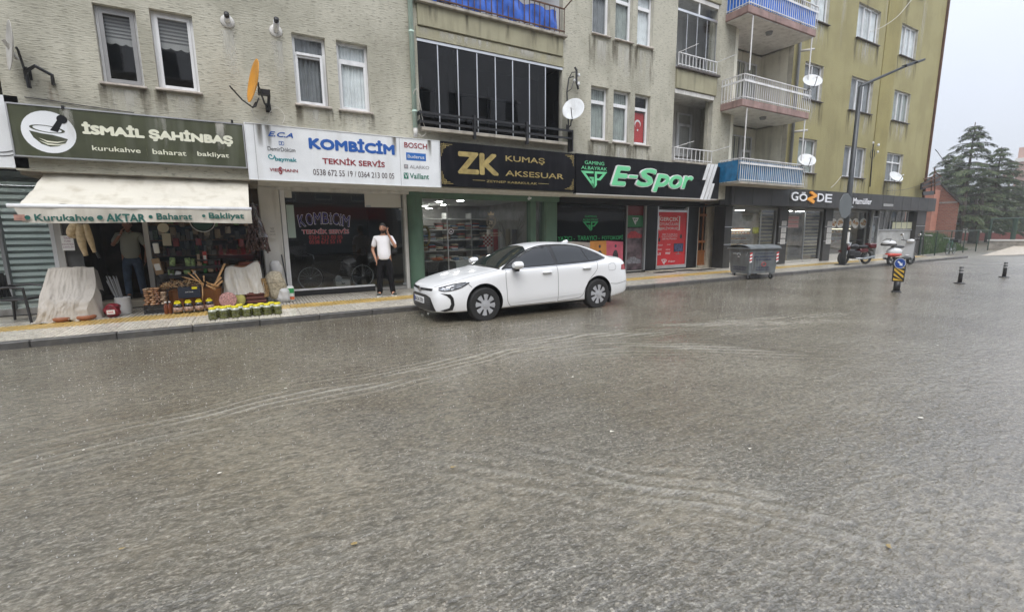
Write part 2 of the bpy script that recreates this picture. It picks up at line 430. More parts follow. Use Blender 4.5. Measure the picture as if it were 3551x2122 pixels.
def road():
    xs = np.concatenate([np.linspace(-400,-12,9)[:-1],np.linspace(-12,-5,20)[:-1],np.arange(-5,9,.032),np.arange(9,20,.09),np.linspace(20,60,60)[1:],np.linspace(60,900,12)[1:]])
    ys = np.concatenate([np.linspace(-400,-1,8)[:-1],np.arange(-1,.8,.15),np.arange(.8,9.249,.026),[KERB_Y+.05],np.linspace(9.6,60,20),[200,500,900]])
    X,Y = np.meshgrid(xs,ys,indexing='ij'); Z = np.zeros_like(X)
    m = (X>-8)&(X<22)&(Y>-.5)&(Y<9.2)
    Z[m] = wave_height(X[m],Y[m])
    # gentle lift of the ground beyond the end of the block
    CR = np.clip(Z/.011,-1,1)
    Z+=np.clip((X-34)/30,0,1)*.35
    ny = len(ys); nx = len(xs)
    co = np.stack([X,Y,Z],-1).reshape(-1,3)
    i,j = np.meshgrid(np.arange(nx-1),np.arange(ny-1),indexing='ij')
    a = (i*ny+j).ravel(); F = np.stack([a,a+ny,a+ny+1,a+1],1)
    me = bpy.data.meshes.new('road'); me.vertices.add(len(co)); me.vertices.foreach_set('co',co.ravel())
    me.loops.add(F.size); me.loops.foreach_set('vertex_index',F.ravel())
    me.polygons.add(len(F)); me.polygons.foreach_set('loop_start',np.arange(0,F.size,4)); me.polygons.foreach_set('loop_total',np.full(len(F),4))
    me.polygons.foreach_set('use_smooth',np.ones(len(F),bool))
    me.update(calc_edges=True); me.materials.append(WATER)
    at = me.attributes.new('crest_sheen','FLOAT','POINT'); at.data.foreach_set('value',CR.ravel().astype(np.float32))
    o = bpy.data.objects.new('road',me); link(o); tag(o,kind='structure'); return o
road()

# pavement ---------------------------------------------------------------------
PAV = .10
PAVB = mat('pavement_bed',(.07,.065,.06),.5,var=.2)
TILE = mat('grooved_tile',(.60,.56,.48),.2,var=.22,vs=9,rnd=.12,dirt=.35,ds=5)
TILEY = mat('yellow_tactile_tile',(.52,.36,.12),.32,var=.25,vs=9,rnd=.16,dirt=.4,ds=5)
KERBM = mat('kerb_stone',(.085,.082,.078),.4,var=.3,vs=8,bump=.4,dirt=.5,rnd=.1)
mb = MB(); mb.box(-9,34,KERB_Y+.14,13.2,-.1,PAV-.022,PAVB)
pav = mb.build('pavement'); tag(pav,kind='structure')
# kerb stones, each one a piece
mb = MB(); mb.bbox(0,.992,0,.15,-.12,PAV+.006,KERBM,.012); kme = mb.mesh('kerb_stone')
for i in range(42):
    o = bpy.data.objects.new('kerb_stone',kme); link(o,pav); o.location = (-8+i*1.0,KERB_Y+random.uniform(-.004,.004),random.uniform(-.004,.004)); o.rotation_euler[2] = random.uniform(-.003,.003)
# grooved paving tiles, each with five ribs running across the pavement
def tile_mesh(nm,m,s,t=.03,ribs=5):
    b = MB(); g = .004; w_ = s-2*g
    b.box(g,g+w_,g,g+w_,-t,-.009,m)
    rw = w_/ribs
    for r in range(ribs):
        b.add([(g+r*rw+.004,g,-.0085),(g+(r+1)*rw-.010,g,-.0085),(g+(r+1)*rw-.014,g+.002,0),(g+r*rw+.008,g+.002,0),
               (g+r*rw+.004,g+w_,-.0085),(g+(r+1)*rw-.010,g+w_,-.0085),(g+(r+1)*rw-.014,g+w_-.002,0),(g+r*rw+.008,g+w_-.002,0)],
              [(0,1,2,3),(7,6,5,4),(0,3,7,4),(1,5,6,2),(3,2,6,7)],m)
    return b.mesh(nm)
TS = .35
tm = tile_mesh('paving_tile',TILE,TS); ty = tile_mesh('tactile_tile',TILEY,.30,ribs=4)
count = 0
def row(me,nm,x0,x1,y,s,stop=None):
    x = x0
    while x<x1:
        o = bpy.data.objects.new(nm,me); link(o,pav); o.location = (x,y,PAV+random.uniform(-.0025,.0025)); x+=s
for k in range(3):row(tm,'paving_tile',-6.3,9.0,9.40+k*TS,TS)
for k in range(2):row(ty,'tactile_tile',-6.0,15.0,10.452+k*.30,.30)
# the remainder of the paving: same tiles further off, joined
def joined(nm,me_fn,cells,s,m,ribs):
    b = MB()
    g = .004
    for (x,y) in cells:
        h = random.uniform(-.0025,.0025)+PAV
        for r in range(ribs):
            rw = (s-2*g)/ribs
            b.box(x+g+r*rw+.005,x+g+(r+1)*rw-.010,y+g,y+s-g,h-.02,h,m)
    o = b.build(nm,pav,fix=False); tag(o,kind='stuff'); return o
cells = [(9.1+i*TS,9.40+k*TS) for k in range(3) for i in range(70)]+[(-6.3+i*TS,11.056+k*TS) for k in range(4) for i in range(60)]
joined('paving', None,cells,TS,TILE,5)
cells = [(15.0+i*.3,10.452+k*.3) for k in range(2) for i in range(58)]
joined('tactile_paving', None,cells,.3,TILEY,4)
b = MB(); b.box(15,34,11.06,12.4,PAV-.02,PAV,TILE); o = b.build('paving_slabs',pav); tag(o,kind='stuff')
# ================================================================ BUILDINGS
def plaster(name,c1,c2,stroke=1.0):
    """brushed textured render: short horizontal trowel strokes, rain-darkened streaks"""
    m = bpy.data.materials.new(name); m.use_nodes = True; n = m.node_tree; L = n.links; b = n.nodes['Principled BSDF']; MATS[name] = m
    tcn = n.nodes.new('ShaderNodeTexCoord')
    def ns(sc,s=(1,1,1),det=5,rough=.55):
        q = n.nodes.new('ShaderNodeMapping'); q.inputs['Scale'].default_value = s; L.new(tcn.outputs['Object'],q.inputs[0])
        t = n.nodes.new('ShaderNodeTexNoise'); t.inputs['Scale'].default_value = sc; t.inputs['Detail'].default_value = det; t.inputs['Roughness'].default_value = rough
        L.new(q.outputs[0],t.inputs['Vector']); return t.outputs['Fac']
    def rng(o,a,bb,c=0.,d=1.):
        q = n.nodes.new('ShaderNodeMapRange'); q.inputs[1].default_value = a; q.inputs[2].default_value = bb; q.inputs[3].default_value = c; q.inputs[4].default_value = d
        L.new(o,q.inputs[0]); return q.outputs[0]
    def mx(f,a,bb):
        q = n.nodes.new('ShaderNodeMixRGB'); L.new(f,q.inputs[0])
        for i,x in ((1,a),(2,bb)):
            if isinstance(x,tuple):q.inputs[i].default_value = (*x,1)
            else:L.new(x,q.inputs[i])
        return q.outputs[0]
    st = ns(10,(.8,1,4.2),4,.55)
    col = mx(rng(ns(.8,(1,1,.7)),.40,.58),c1,c2)
    col = mx(rng(st,.57,.62,0,.72*stroke),col,tuple(x*.58 for x in c1))
    col = mx(rng(ns(1.6,(2.2,2.2,.28),7,.6),.55,.78,0,.42),col,tuple(x*.6 for x in (c1[0],c1[1]*1.0,c1[2]*.9)))
    col = mx(rng(ns(2.6,(1.2,1.2,.8),5),.62,.76,0,.4),col,tuple(min(1,x*1.3) for x in c2))
    L.new(col,b.inputs['Base Color']); b.inputs['Roughness'].default_value = .75
    bp = n.nodes.new('ShaderNodeBump'); bp.inputs['Strength'].default_value = .7; bp.inputs['Distance'].default_value = .02
    L.new(st,bp.inputs['Height']); L.new(bp.outputs[0],b.inputs['Normal'])
    return m
PL_GREY = plaster('grey_green_render',(.335,.322,.255),(.47,.453,.37))
PL_SMOOTH = mat('smooth_ochre_render',(.33,.31,.21),.8,var=.1,vs=2,bump=.15,dirt=.5,dcol=(.13,.12,.08))
PL_YEL = plaster('mustard_render',(.28,.248,.115),(.325,.292,.14),.3)
PL_CREAM = mat('cream_paint',(.78,.76,.64),.8,var=.06,dirt=.25)
REVEAL = mat('window_reveal',(.52,.5,.42),.8,var=.15,vs=5,dirt=.5)
SILLM = mat('stone_sill',(.5,.45,.4),.6,var=.2,vs=6,dirt=.6)
SILLD = mat('dark_stone_sill',(.1,.085,.08),.6,var=.2,dirt=.4)
LEDGE = mat('concrete_ledge',(.36,.33,.28),.7,var=.2,dirt=.6)
YW = 11.1; YS = 12.6; SOF = 2.76

def wall(mb,x0,x1,z0,z1,y,holes,m,depth=.16,mr=None):
    xs = sorted(set([x0,x1]+[max(x0,min(x1,h[i])) for h in holes for i in (0,1)]))
    zs = sorted(set([z0,z1]+[max(z0,min(z1,h[i])) for h in holes for i in (2,3)]))
    for a,b in zip(xs[:-1],xs[1:]):
        for c,d in zip(zs[:-1],zs[1:]):
            cx,cz = (a+b)/2,(c+d)/2
            if any(h[0]<cx<h[1] and h[2]<cz<h[3] for h in holes): continue
            mb.quad((a,y,c),(b,y,c),(b,y,d),(a,y,d),m)
    mr = mr or m
    for (a,b,c,d) in holes:
        mb.quad((a,y,c),(a,y+depth,c),(a,y+depth,d),(a,y,d),mr)
        mb.quad((b,y,c),(b,y,d),(b,y+depth,d),(b,y+depth,c),mr)
        mb.quad((a,y,d),(a,y+depth,d),(b,y+depth,d),(b,y,d),mr)
        mb.quad((a,y,c),(b,y,c),(b,y+depth,c),(a,y+depth,c),mr)

CURT = mat('net_curtain',(.74,.77,.78),.8,var=.15,vs=4)
CURT_D = mat('dim_curtain',(.2,.21,.22),.8,var=.2,vs=4)
CURT_G = mat('grey_green_curtain',(.3,.33,.31),.8,var=.2,vs=4)
def curtain(parent,x0,x1,z0,z1,y,m,folds=9,name='curtain',amp=.014):
    b = MB(); ph = random.random()*6
    b.surf(lambda u,v:(x0+(x1-x0)*u,y+amp*math.sin(u*folds*6.28+ph+.6*math.sin(v*3))+.008*math.sin(u*31),z0+(z1-z0)*v),max(24,folds*6),3,m)
    return b.build(name,parent, True,fix=False)
def window(parent,x0,x1,z0,z1,y,kind='sash',fm=None,cm=None,sill=True,fw=.055,sillm=None,g=None,over=.04,name='window'):
    fm = fm or WHITE; g = g or GLASS; sillm = sillm or SILLM
    b = MB(); t = .05; panes = []
    def ring(a,bb,c,d,w_,ya,yb,m=fm):
        b.box(a,a+w_,ya,yb,c,d,m); b.box(bb-w_,bb,ya,yb,c,d,m)
        b.box(a+w_,bb-w_,ya,yb,d-w_,d,m); b.box(a+w_,bb-w_,ya,yb,c,c+w_,m)
    ring(x0+.003,x1-.003,z0+.003,z1-.003,fw,y,y+t)
    ix0,ix1,iz0,iz1 = x0+fw,x1-fw,z0+fw,z1-fw
    if kind=='sash':
        ring(ix0-.01,ix1+.01,iz0-.01,iz1+.01,.05,y-.014,y+t-.01)
        panes.append((ix0+.04,ix1-.04,iz0+.04,iz1-.04))
    elif kind in ('transom','transom_open'):
        zt = z0+(z1-z0)*.74
        b.box(ix0,ix1,y-.004,y+t,zt-.03,zt+.03,fm)
        ring(ix0-.01,ix1+.01,iz0-.01,zt-.02,.05,y-.014,y+t-.01)
        panes+=[(ix0,ix1,zt+.03,iz1),(ix0+.04,ix1-.04,iz0+.04,zt-.06)]
    elif kind.startswith('v'):
        k = int(kind[1:]); w_ = (ix1-ix0)/k
        for i in range(1,k):b.box(ix0+i*w_-.028,ix0+i*w_+.028,y-.004,y+t,iz0,iz1,fm)
        ring(ix0+(k-1)*w_/k*0+w_*(1 if k>2 else 0)+.0,ix0+w_*(2 if k>2 else 1),iz0-.008,iz1+.008,.04,y-.016,y+t-.01)
        for i in range(k):panes.append((ix0+i*w_+.03,ix0+(i+1)*w_-.03,iz0+.02,iz1-.02))
    elif kind=='grid':
        xm = (ix0+ix1)/2; zt = z0+(z1-z0)*.68
        b.box(xm-.025,xm+.025,y-.004,y+t,iz0,iz1,fm); b.box(ix0,ix1,y-.006,y+t+.002,zt-.028,zt+.028,fm)
        panes+=[(ix0,xm-.025,iz0,zt-.03),(xm+.025,ix1,iz0,zt-.03),(ix0,xm-.025,zt+.03,iz1),(xm+.025,ix1,zt+.03,iz1)]
    wo = b.build(name,parent)
    for (a,bb,c,d) in panes:
        q = MB().quad((a-.01,y+.02,c-.01),(bb+.01,y+.02,c-.01),(bb+.01,y+.02,d+.01),(a-.01,y+.02,d+.01),g)
        q.build('pane',wo)
    if sill:
        s = MB(); s.bbox(x0-over,x1+over,y-.2 if name=='window' else y-.1,y+.01,z0-.035,z0+.001,sillm,.006); s.build('sill',wo)
    if cm is not None:
        curtain(wo,x0+.04,x1-.04,z0+.03,z1-.03,y+.075,cm,folds=random.randint(5,8))
    return wo

z1 = Zm(0,0,2.473); z3 = Zm(800,0,2.473); z4 = Zm(850,600,2.968); z5 = Zm(1400,0,2.65); z6 = Zm(1400,560,2.515)
z7 = Zm(2000,0,2.651); z8 = Zm(2000,500,2.968); z9 = Zm(2500,0,2.2825); zb = Zm(2450,600,3.105); zt = Zm(3050,350,2.2834)
z2 = Zm(0,550,2.12)

# ---------------------------------------------------------------- grey-green apartment building
XG0,XG1,TOP = -3.38,15.55,16.0
grey = thing('apartment_building','grey-green rendered apartment building standing over the four shops behind the white car','building',(6,12.6,0))
w1 = rect(z1,(783,20),(1243,752),YW); w2 = rect(z1,(1272,68),(1718,802),YW)
w3 = rect(z3,(518,275),(848,925),YW); w4 = rect(z3,(900,340),(1205,972),YW)
low = [rect(z7,(133,793),(284,1296),YW),rect(z7,(340,838),(482,1324),YW),rect(z7,(538,873),(664,1340),YW)]
zl = 4.33; zh = 5.87
low = [(a,b,zl+.02,zh+.0) for a,b,_,_ in low]
STO = 2.93
bal = (U(*z5(122,400),YW)[0],U(*z5(1455,1300),YW)[0],U(*z5(152,1180),YW)[1],U(*z5(122,345),YW)[1])
LG = (12.56,14.53)
holes = [w1,w2,w3,w4]+low
for k in (1,2,3):
    for (a,b,c,d) in low:holes.append((a,b,c+STO*k,d+STO*k))
    for (a,b,c,d) in (w1,w2,w3,w4):holes.append((a,b,c+STO*k,d+STO*k))
balholes = [(bal[0],bal[1],bal[2]+STO*k,bal[3]+STO*k) for k in range(4)]
loggias = [(LG[0],LG[1],3.55+.42+STO*k,6.25+STO*k) for k in range(4)]
mb = MB()
wall(mb,XG0,XG1,SOF,TOP,YW,holes+balholes+loggias,PL_GREY,.17,REVEAL)
mb.box(XG0,XG1,YW+.01,YS+.3,SOF-.001,SOF+.05,PLASTER_W) # soffit slab over the pavement
mb.quad((XG0,YW,SOF),(XG0,22,SOF),(XG0,22,TOP),(XG0,YW,TOP),PL_GREY)
mb.quad((XG1,YW,SOF),(XG1,22,SOF),(XG1,22,TOP),(XG1,YW,TOP),PL_GREY)
mb.quad((XG0,22,0),(XG1,22,0),(XG1,22,TOP),(XG0,22,TOP),PL_GREY)
mb.quad((XG0,YW,TOP),(XG1,YW,TOP),(XG1,22,TOP),(XG0,22,TOP),CONC)
mb.build('wall',grey)
# room shells so windows look into dim rooms
mb = MB()
for k in range(4):
    zf = 3.35+STO*k
    mb.box(XG0+.1,XG1-.1,YW+1.45,21.8,zf-.12,zf,DARK2)
for x in (-3.2,-.1,1.9,4.75,8.6,10.2,12.5):mb.box(x-.05,x+.05,YW+.32,14.5,SOF+.1,TOP-.1,DARK2)
mb.box(XG0+.1,XG1-.1,14.5,14.6,SOF+.1,TOP-.1,DARK2)
mb.build('room_partition',grey)
GREYSASH = mat('grey_window_frame',(.25,.25,.25),.5,var=.1)
MESHW = mat('insect_mesh',(.12,.115,.1),.8,var=.1,vs=2)
BLIND = mat('zebra_blind',(.28,.28,.27),.7,var=.1); BLIND_D = mat('zebra_blind_dark',(.12,.12,.12),.7)
def zebra(parent,x0,x1,z0,z1,y,n,m1=BLIND,m2=BLIND_D,scallop=True,gap=.5):
    b = MB(); h = (z1-z0)/n
    for i in range(n):
        b.box(x0,x1,y,y+.006,z0+i*h,z0+i*h+h*gap,m1); b.box(x0,x1,y+.008,y+.012,z0+i*h+h*gap,z0+(i+1)*h,m2)
    if scallop:
        for i in range(24):
            u0,u1 = i/24,(i+1)/24; f = lambda u:z0-.05-.035*abs(math.sin(u*9.42))
            b.quad((x0+(x1-x0)*u0,y,f(u0)),(x0+(x1-x0)*u1,y,f(u1)),(x0+(x1-x0)*u1,y,z0),(x0+(x1-x0)*u0,y,z0),m1)
    return b.build('blind',parent)
YR = YW+.12
a,b_,c,d = w1
wo = window(grey,a,b_,c,d,YR,'sash',WHITE, None,fw=.04)
q = MB();
for (p0,p1,q0,q1) in ((a+.045,a+.11,c+.045,d-.05),(b_-.11,b_-.045,c+.045,d-.05)):q.box(p0,p1,YR-.04,YR-.005,q0,q1,GREYSASH)
q.box(a+.11,b_-.11,YR-.04,YR-.005,d-.115,d-.05,GREYSASH); q.box(a+.11,b_-.11,YR-.04,YR-.005,c+.045,c+.11,GREYSASH)
q.build('fly_screen_frame',wo)
zebra(wo,a+.08,b_-.08,c+(d-c)*.62,d-.08,YR+.09,7)
wo = window(grey,*w2,YR,'sash',WHITE, None,fw=.06)
zebra(wo,w2[0]+.08,w2[1]-.08,w2[2]+(w2[3]-w2[2])*.62,w2[3]-.08,YR+.09,7)
wo = window(grey,*w3,YR,'transom',WHITE,CURT_D)
q = MB(); a,b_,c,d = w3; q.box(a+.08,b_-.08,YR-.05,YR-.02,c+(d-c)*.72,c+(d-c)*.755,WHITE); q.box(b_-.12,b_-.07,YR-.05,YR-.02,c+.03,c+(d-c)*.72,WHITE); q.build('fly_screen_frame',wo)
window(grey,*w4,YR,'transom',WHITE,CURT)
for i,r_ in enumerate(low):
    wo = window(grey,*r_,YR,'transom',WHITE,CURT_G if i<2 else None,over=.02)
    if i==2: # flag hung behind the glass
        RED = mat('red_cloth',(.42,.03,.03),.8,var=.1)
        q = MB(); q.quad((r_[0]+.08,YR+.06,r_[2]+.12),(r_[1]-.1,YR+.06,r_[2]+.12),(r_[1]-.1,YR+.06,r_[2]+1.02),(r_[0]+.08,YR+.06,r_[2]+1.02),RED)
        cx,cz = (r_[0]+r_[1])/2-.02,r_[2]+.68
        def disc(q,cx,cz,r,y,m,n=24):q.poly([(cx+r*math.cos(6.283*i/n),y,cz+r*math.sin(6.283*i/n)) for i in range(n)],m)
        disc(q,cx,cz,.13,YR+.057,WHITE); disc(q,cx+.0,cz-.035,.104,YR+.054,RED)
        pts = []
        for i5 in range(10):
            rr = .05 if i5%2==0 else .02; an = math.pi/2+i5*math.pi/5
            pts.append((cx+rr*math.cos(an),YR+.052,cz-.19+rr*math.sin(an)))
        q.poly(pts,WHITE); fo = q.build('flag',wo); fo['label'] = 'red flag with a white crescent and star'
for k in (1,2,3):
    for i,r_ in enumerate(low):window(grey,r_[0],r_[1],r_[2]+STO*k,r_[3]+STO*k,YR,'transom',WHITE,CURT_D if i==0 else (CURT_G if i==1 else CURT),over=.02)
    for r_ in (w1,w2,w3,w4):window(grey,r_[0],r_[1],r_[2]+STO*k,r_[3]+STO*k,YR,'transom',WHITE,CURT_D)

# glazed balcony over the black and gold shop sign ------------------------------
def spandrel(zb0,zb1,nm='parapet_panel'):
    b = MB(); b.bbox(bal[0]+.02,bal[1]-.02,YW-.07,YW+.1,zb0,zb1,PL_SMOOTH,.01)
    b.bbox(bal[0]-.03,bal[1]+.06,YW-.16,YW+.1,zb1+.003,zb1+.07,LEDGE,.01); b.build(nm,grey)
zc = bal[3]
b = MB(); b.box(bal[0]-.02,bal[1]+.02,YW-.03,YW+.2,zc+.0,zc+.24,PL_SMOOTH); b.build('beam',grey)
zled = U(*z5(200,10),YW-.1)[1]
spandrel(zc+.26,zled-.06)
b = MB(); b.bbox(bal[0]-.03,bal[1]+.06,YW-.2,YW+.25,bal[2]-.08,bal[2]-.0,LEDGE,.01); b.build('balcony_ledge',grey)
bg_ = thing('balcony_glazing','wide frameless balcony glazing with eight tall dark panels over the black and gold sign','balcony glazing',((bal[0]+bal[1])/2,YW,bal[2]))
b = MB(); b.box(bal[0],bal[1],YW+.0,YW+.07,bal[3]-.07,bal[3]-.005,ALU); b.box(bal[0],bal[1],YW+.0,YW+.07,bal[2]+.003,bal[2]+.05,ALU); b.build('rail',bg_)
GLASS_B = glass_mat('dark_balcony_glass',(.10,.11,.13),1.5,0,.8)
xm = [U(*z5(x,900),YW)[0] for x in (122,328,508,683,849,1007,1160,1306,1452)]
for i in range(8):
    b = MB(); x0,x1 = xm[i],xm[i+1]
    if i<7:
        b.quad((x0,YW+.035,bal[2]+.05),(x1,YW+.035,bal[2]+.05),(x1,YW+.035,bal[3]-.07),(x0,YW+.035,bal[3]-.07),GLASS_B)
        o = b.build('pane',bg_); s = MB().box(x1-.013,x1+.013,YW+.02,YW+.05,bal[2]+.05,bal[3]-.07,ALU); s.build('seam_strip',o)
    else: # last leaf folded open, standing across the balcony
        b.quad((x1-.08,YW+.05,bal[2]+.05),(x1-.3,YW+.75,bal[2]+.05),(x1-.3,YW+.75,bal[3]-.07),(x1-.08,YW+.05,bal[3]-.07),GLASS_B); b.build('pane',bg_)
# inside of the balcony
BALIN = mat('balcony_inner_wall',(.03,.03,.034),.8,var=.4,vs=1.2)
b = MB()
b.box(bal[0]-.05,bal[1]+.05,YW+1.35,YW+1.4,bal[2]-.4,bal[3]+.2,BALIN); b.box(bal[0]-.1,bal[0]-.05,YW+.2,YW+1.4,bal[2]-.4,bal[3]+.2,BALIN)
b.box(bal[1]+.05,bal[1]+.1,YW+.2,YW+1.4,bal[2]-.4,bal[3]+.2,BALIN); b.box(bal[0]-.1,bal[1]+.1,YW+.2,YW+1.4,bal[3]+.02,bal[3]+.1,BALIN)
for x in (bal[0]+.5,bal[0]+1.5,bal[0]+2.5):b.box(x,x+.05,YW+1.3,YW+1.35,bal[2],bal[3]-.4,GREYP)
b.box(bal[0]+.3,bal[1]-.6,YW+1.3,YW+1.35,bal[3]-.75,bal[3]-.68,GREYP)
b.build('balcony_room',grey)
# low black guard rail in front of the glazing
gr = thing('balcony_railing','low black metal guard rail in front of the dark balcony glazing','railing',((bal[0]+bal[1])/2,YW-.2,bal[2]))
zr1 = U(*z5(150,1032),YW-.2)[1]; zr0 = U(*z5(150,1115),YW-.2)[1]
for z in (zr1,zr0):MB().box(bal[0]-.04,bal[1]+.2,YW-.22,YW-.18,z-.025,z+.025,BLACKM).build('rail_bar',gr)
for px in (648,1130):
    x = U(*z5(px,1150),YW-.2)[0]; MB().box(x-.03,x+.03,YW-.25,YW-.15,bal[2]-.17,zr1+.08,BLACKM).build('rail_post',gr)
for z in (zr1,zr0):MB().box(bal[0]-.08,bal[0]-.04,YW-.22,YW,z-.04,z+.04,BLACKM).build('wall_bracket',gr)
MB().box(bal[1]+.2,bal[1]+.24,YW-.22,YW-.0,zr0-.35,zr1+.03,BLACKM).build('rail_post',gr)

# open balcony above with blue tarpaulin --------------------------------------
zb2 = zled+.02; PBLUE = mat('blue_tarpaulin',(.025,.11,.5),.45,var=.35,vs=5,bump=.6,bs=9)
rail = thing('balcony_railing','rusty balcony railing lined with blue tarpaulin at the top edge','railing',((bal[0]+bal[1])/2,YW-.12,zb2))
mb = MB(); mb.box(bal[0]+.0,bal[1]-.02,YW-.135,YW-.105,zb2+.62,zb2+.65,RUST).box(bal[0]+.0,bal[1]-.02,YW-.135,YW-.105,zb2+.05,zb2+.08,RUST); mb.build('rail_bar',rail)
nb = 27
for i in range(nb):
    x = bal[0]+.02+(bal[1]-bal[0]-.06)*i/(nb-1); MB().box(x-.008,x+.008,YW-.13,YW-.11,zb2,zb2+.62,RUST).build('baluster',rail)
t_ = MB(); t_.surf(lambda u,v:(bal[0]+.03+(bal[1]-bal[0]-.3)*u,YW-.095+.02*math.sin(u*70)+.025*math.sin(u*23+v*4),zb2+.04+v*(.5+.03*math.sin(u*40))),90,6,PBLUE)
tp = t_.build('tarpaulin', None, True,fix=False); tag(tp,'crumpled blue tarpaulin lining the rusty balcony railing','tarpaulin')
WALLW = mat('white_wall',(.72,.73,.75),.7,var=.05,dirt=.2)
mb = MB(); mb.box(bal[0]-.05,bal[1]+.05,YW+1.3,YW+1.4,zb2-.1,zb2+2.3,WALLW); mb.box(bal[1]+.02,bal[1]+.06,YW+.17,YW+1.4,zb2-.1,zb2+2.3,WALLW); mb.box(bal[0]-.06,bal[0]-.02,YW+.17,YW+1.4,zb2-.1,zb2+2.3,WALLW)
mb.box(bal[0]-.05,bal[1]+.05,YW+.1,YW+1.4,zb2-.1,zb2-.02,CONC)
mb.build('balcony_room',grey)
window(grey,bal[0]+1.5,bal[0]+2.6,zb2+.3,zb2+2.0,YW+1.25,'v2',WHITE,CURT_G,sill=False)
for k in (2,3):
    mb = MB(); mb.box(bal[0]-.02,bal[1]+.02,YW-.05,YW+.2,bal[3]+STO*(k-1)+.0,bal[3]+STO*(k-1)+.9,PL_SMOOTH); mb.box(bal[0]-.05,bal[1]+.05,YW+1.3,YW+1.4,zb2+STO*(k-1)-.1,zb2+STO*(k-1)+2.3,WALLW)
    mb.build('parapet',grey)
# clothes arm on the corner
arm = MB().tube([(bal[1]-.06,YW-.12,zb2+.62),(bal[1]+.14,YW-.55,zb2+.95)],.018,6,RUST).build('clothes_line_arm'); tag(arm,'short rusty clothes line arm at the corner of the blue-lined balcony','bracket')

# loggias at the right end ------------------------------------------------------
for k in range(4):
    x0,x1,z0,z1_ = loggias[k]; mb = MB(); zf = z0-.0
    mb.box(x0-.05,x1+1.0,YW+1.3,YW+1.4,z0-.3,z1_+.1,PLASTER_W)
    mb.box(x0-.05,x0,YW+.17,YW+1.4,z0-.3,z1_+.1,PLASTER_W)
    mb.box(x0,x1+1.0,YW+.17,YW+1.4,z1_,z1_+.06,PLASTER_W); mb.box(x0,x1+1.0,YW+.17,YW+1.4,z0-.06,z0,CONC)
    mb.box(x1-.02,x1+.25,YW+.17,YW+.3,z0,z1_,PL_GREY)
    mb.build('loggia_room',grey)
    mb = MB(); mb.box(x0+.0,x1-.0,YW-.02,YW+.16,z1_-.13,z1_-.0,PLASTER_W)
    mb.bbox(x0+.02,x1+.08,YW-.06,YW+.1,z1_+.02,z1_+.62,PL_SMOOTH,.01); mb.bbox(x0-.0,x1+.14,YW-.14,YW+.1,z1_+.622,z1_+.69,SILLD,.01)
    mb.build('parapet_panel',grey)
    mb = MB(); mb.tube([(x0+.45,YW+.6,z1_-.02),(x0+.45,YW+.6,z1_-.1)],[.07,.09],10,RUST); mb.build('ceiling_lamp',grey)
    wd = window(grey,x0+.35,x0+1.1,z0+.02,z0+2.0,YW+1.22,'transom',WHITE,CURT_D,sill=False,name='balcony_door')
    if k==0:window(grey,x1-.35,x1+.45,z0+.45,z0+2.0,YW+1.22,'transom',WHITE, None,sill=False)
mb = MB(); mb.bbox(LG[0]-.0,LG[1]+.14,YW-.14,YW+.1,loggias[0][2]-.07,loggias[0][2],LEDGE,.01); mb.build('balcony_ledge',grey)
def bar_rail(lab,x0,x1,z0,h,y,n,m,cat='railing',grp=None,side=None,mid=None):
    r = thing('balcony_railing',lab,cat,((x0+x1)/2,y,z0),group=grp)
    MB().box(x0,x1,y-.018,y+.018,z0+h-.03,z0+h,m).build('rail_bar',r); MB().box(x0,x1,y-.014,y+.014,z0+.05,z0+.075,m).build('rail_bar',r)
    for i in range(n):
        x = x0+.01+(x1-x0-.02)*i/(n-1); MB().box(x-.009,x+.009,y-.009,y+.009,z0,z0+h-.03,m).build('baluster',r)
    if side:
        MB().box(x0-.0,x0+.03,y+.02,side,z0+h-.03,z0+h,m).build('rail_bar',r); MB().box(x0,x0+.025,y+.02,side,z0+.05,z0+.075,m).build('rail_bar',r)
        k = int((side-y)/.11)
        for i in range(1,k):
            yy = y+(side-y)*i/k; MB().box(x0+.004,x0+.02,yy-.008,yy+.008,z0,z0+h-.03,m).build('baluster',r)
    if mid:
        MB().box(x0,x1,y-.03,y-.019,z0+mid-.035,z0+mid+.035,m).build('rail_band',r)
        if side:MB().box(x0-.012,x0-.001,y-.03,side,z0+mid-.035,z0+mid+.035,m).build('rail_band',r)
    return r
WRAIL = mat('white_painted_metal',(.72,.72,.72),.4,var=.08,dirt=.35,dcol=(.2,.15,.1))
bar_rail('white bar railing of the lower recessed balcony above the striped sign end',LG[0]+.03,LG[1]-.02,loggias[0][2]+.0,.44,YW-.08,10,WRAIL)
bar_rail('white bar railing of the glazed recessed balcony one floor up',LG[0]+.03,LG[1]-.02,loggias[0][3]+.69,.42,YW-.08,12,WRAIL)
for (zz,sg) in ((loggias[0][2]+.42,'lower recessed balcony'),(loggias[0][3]+1.1,'glazed recessed balcony')):
    for (x,e) in ((LG[0]+.05,'left'),(LG[1]-.03,'right')):
        o = MB().tube([(x,YW-.08,zz),(x+.25,YW-.62,zz+.12)],.011,6,WRAIL).build('clothes_line_arm'); tag(o,f'thin white clothes line arm at the {e} corner of the {sg}','bracket')
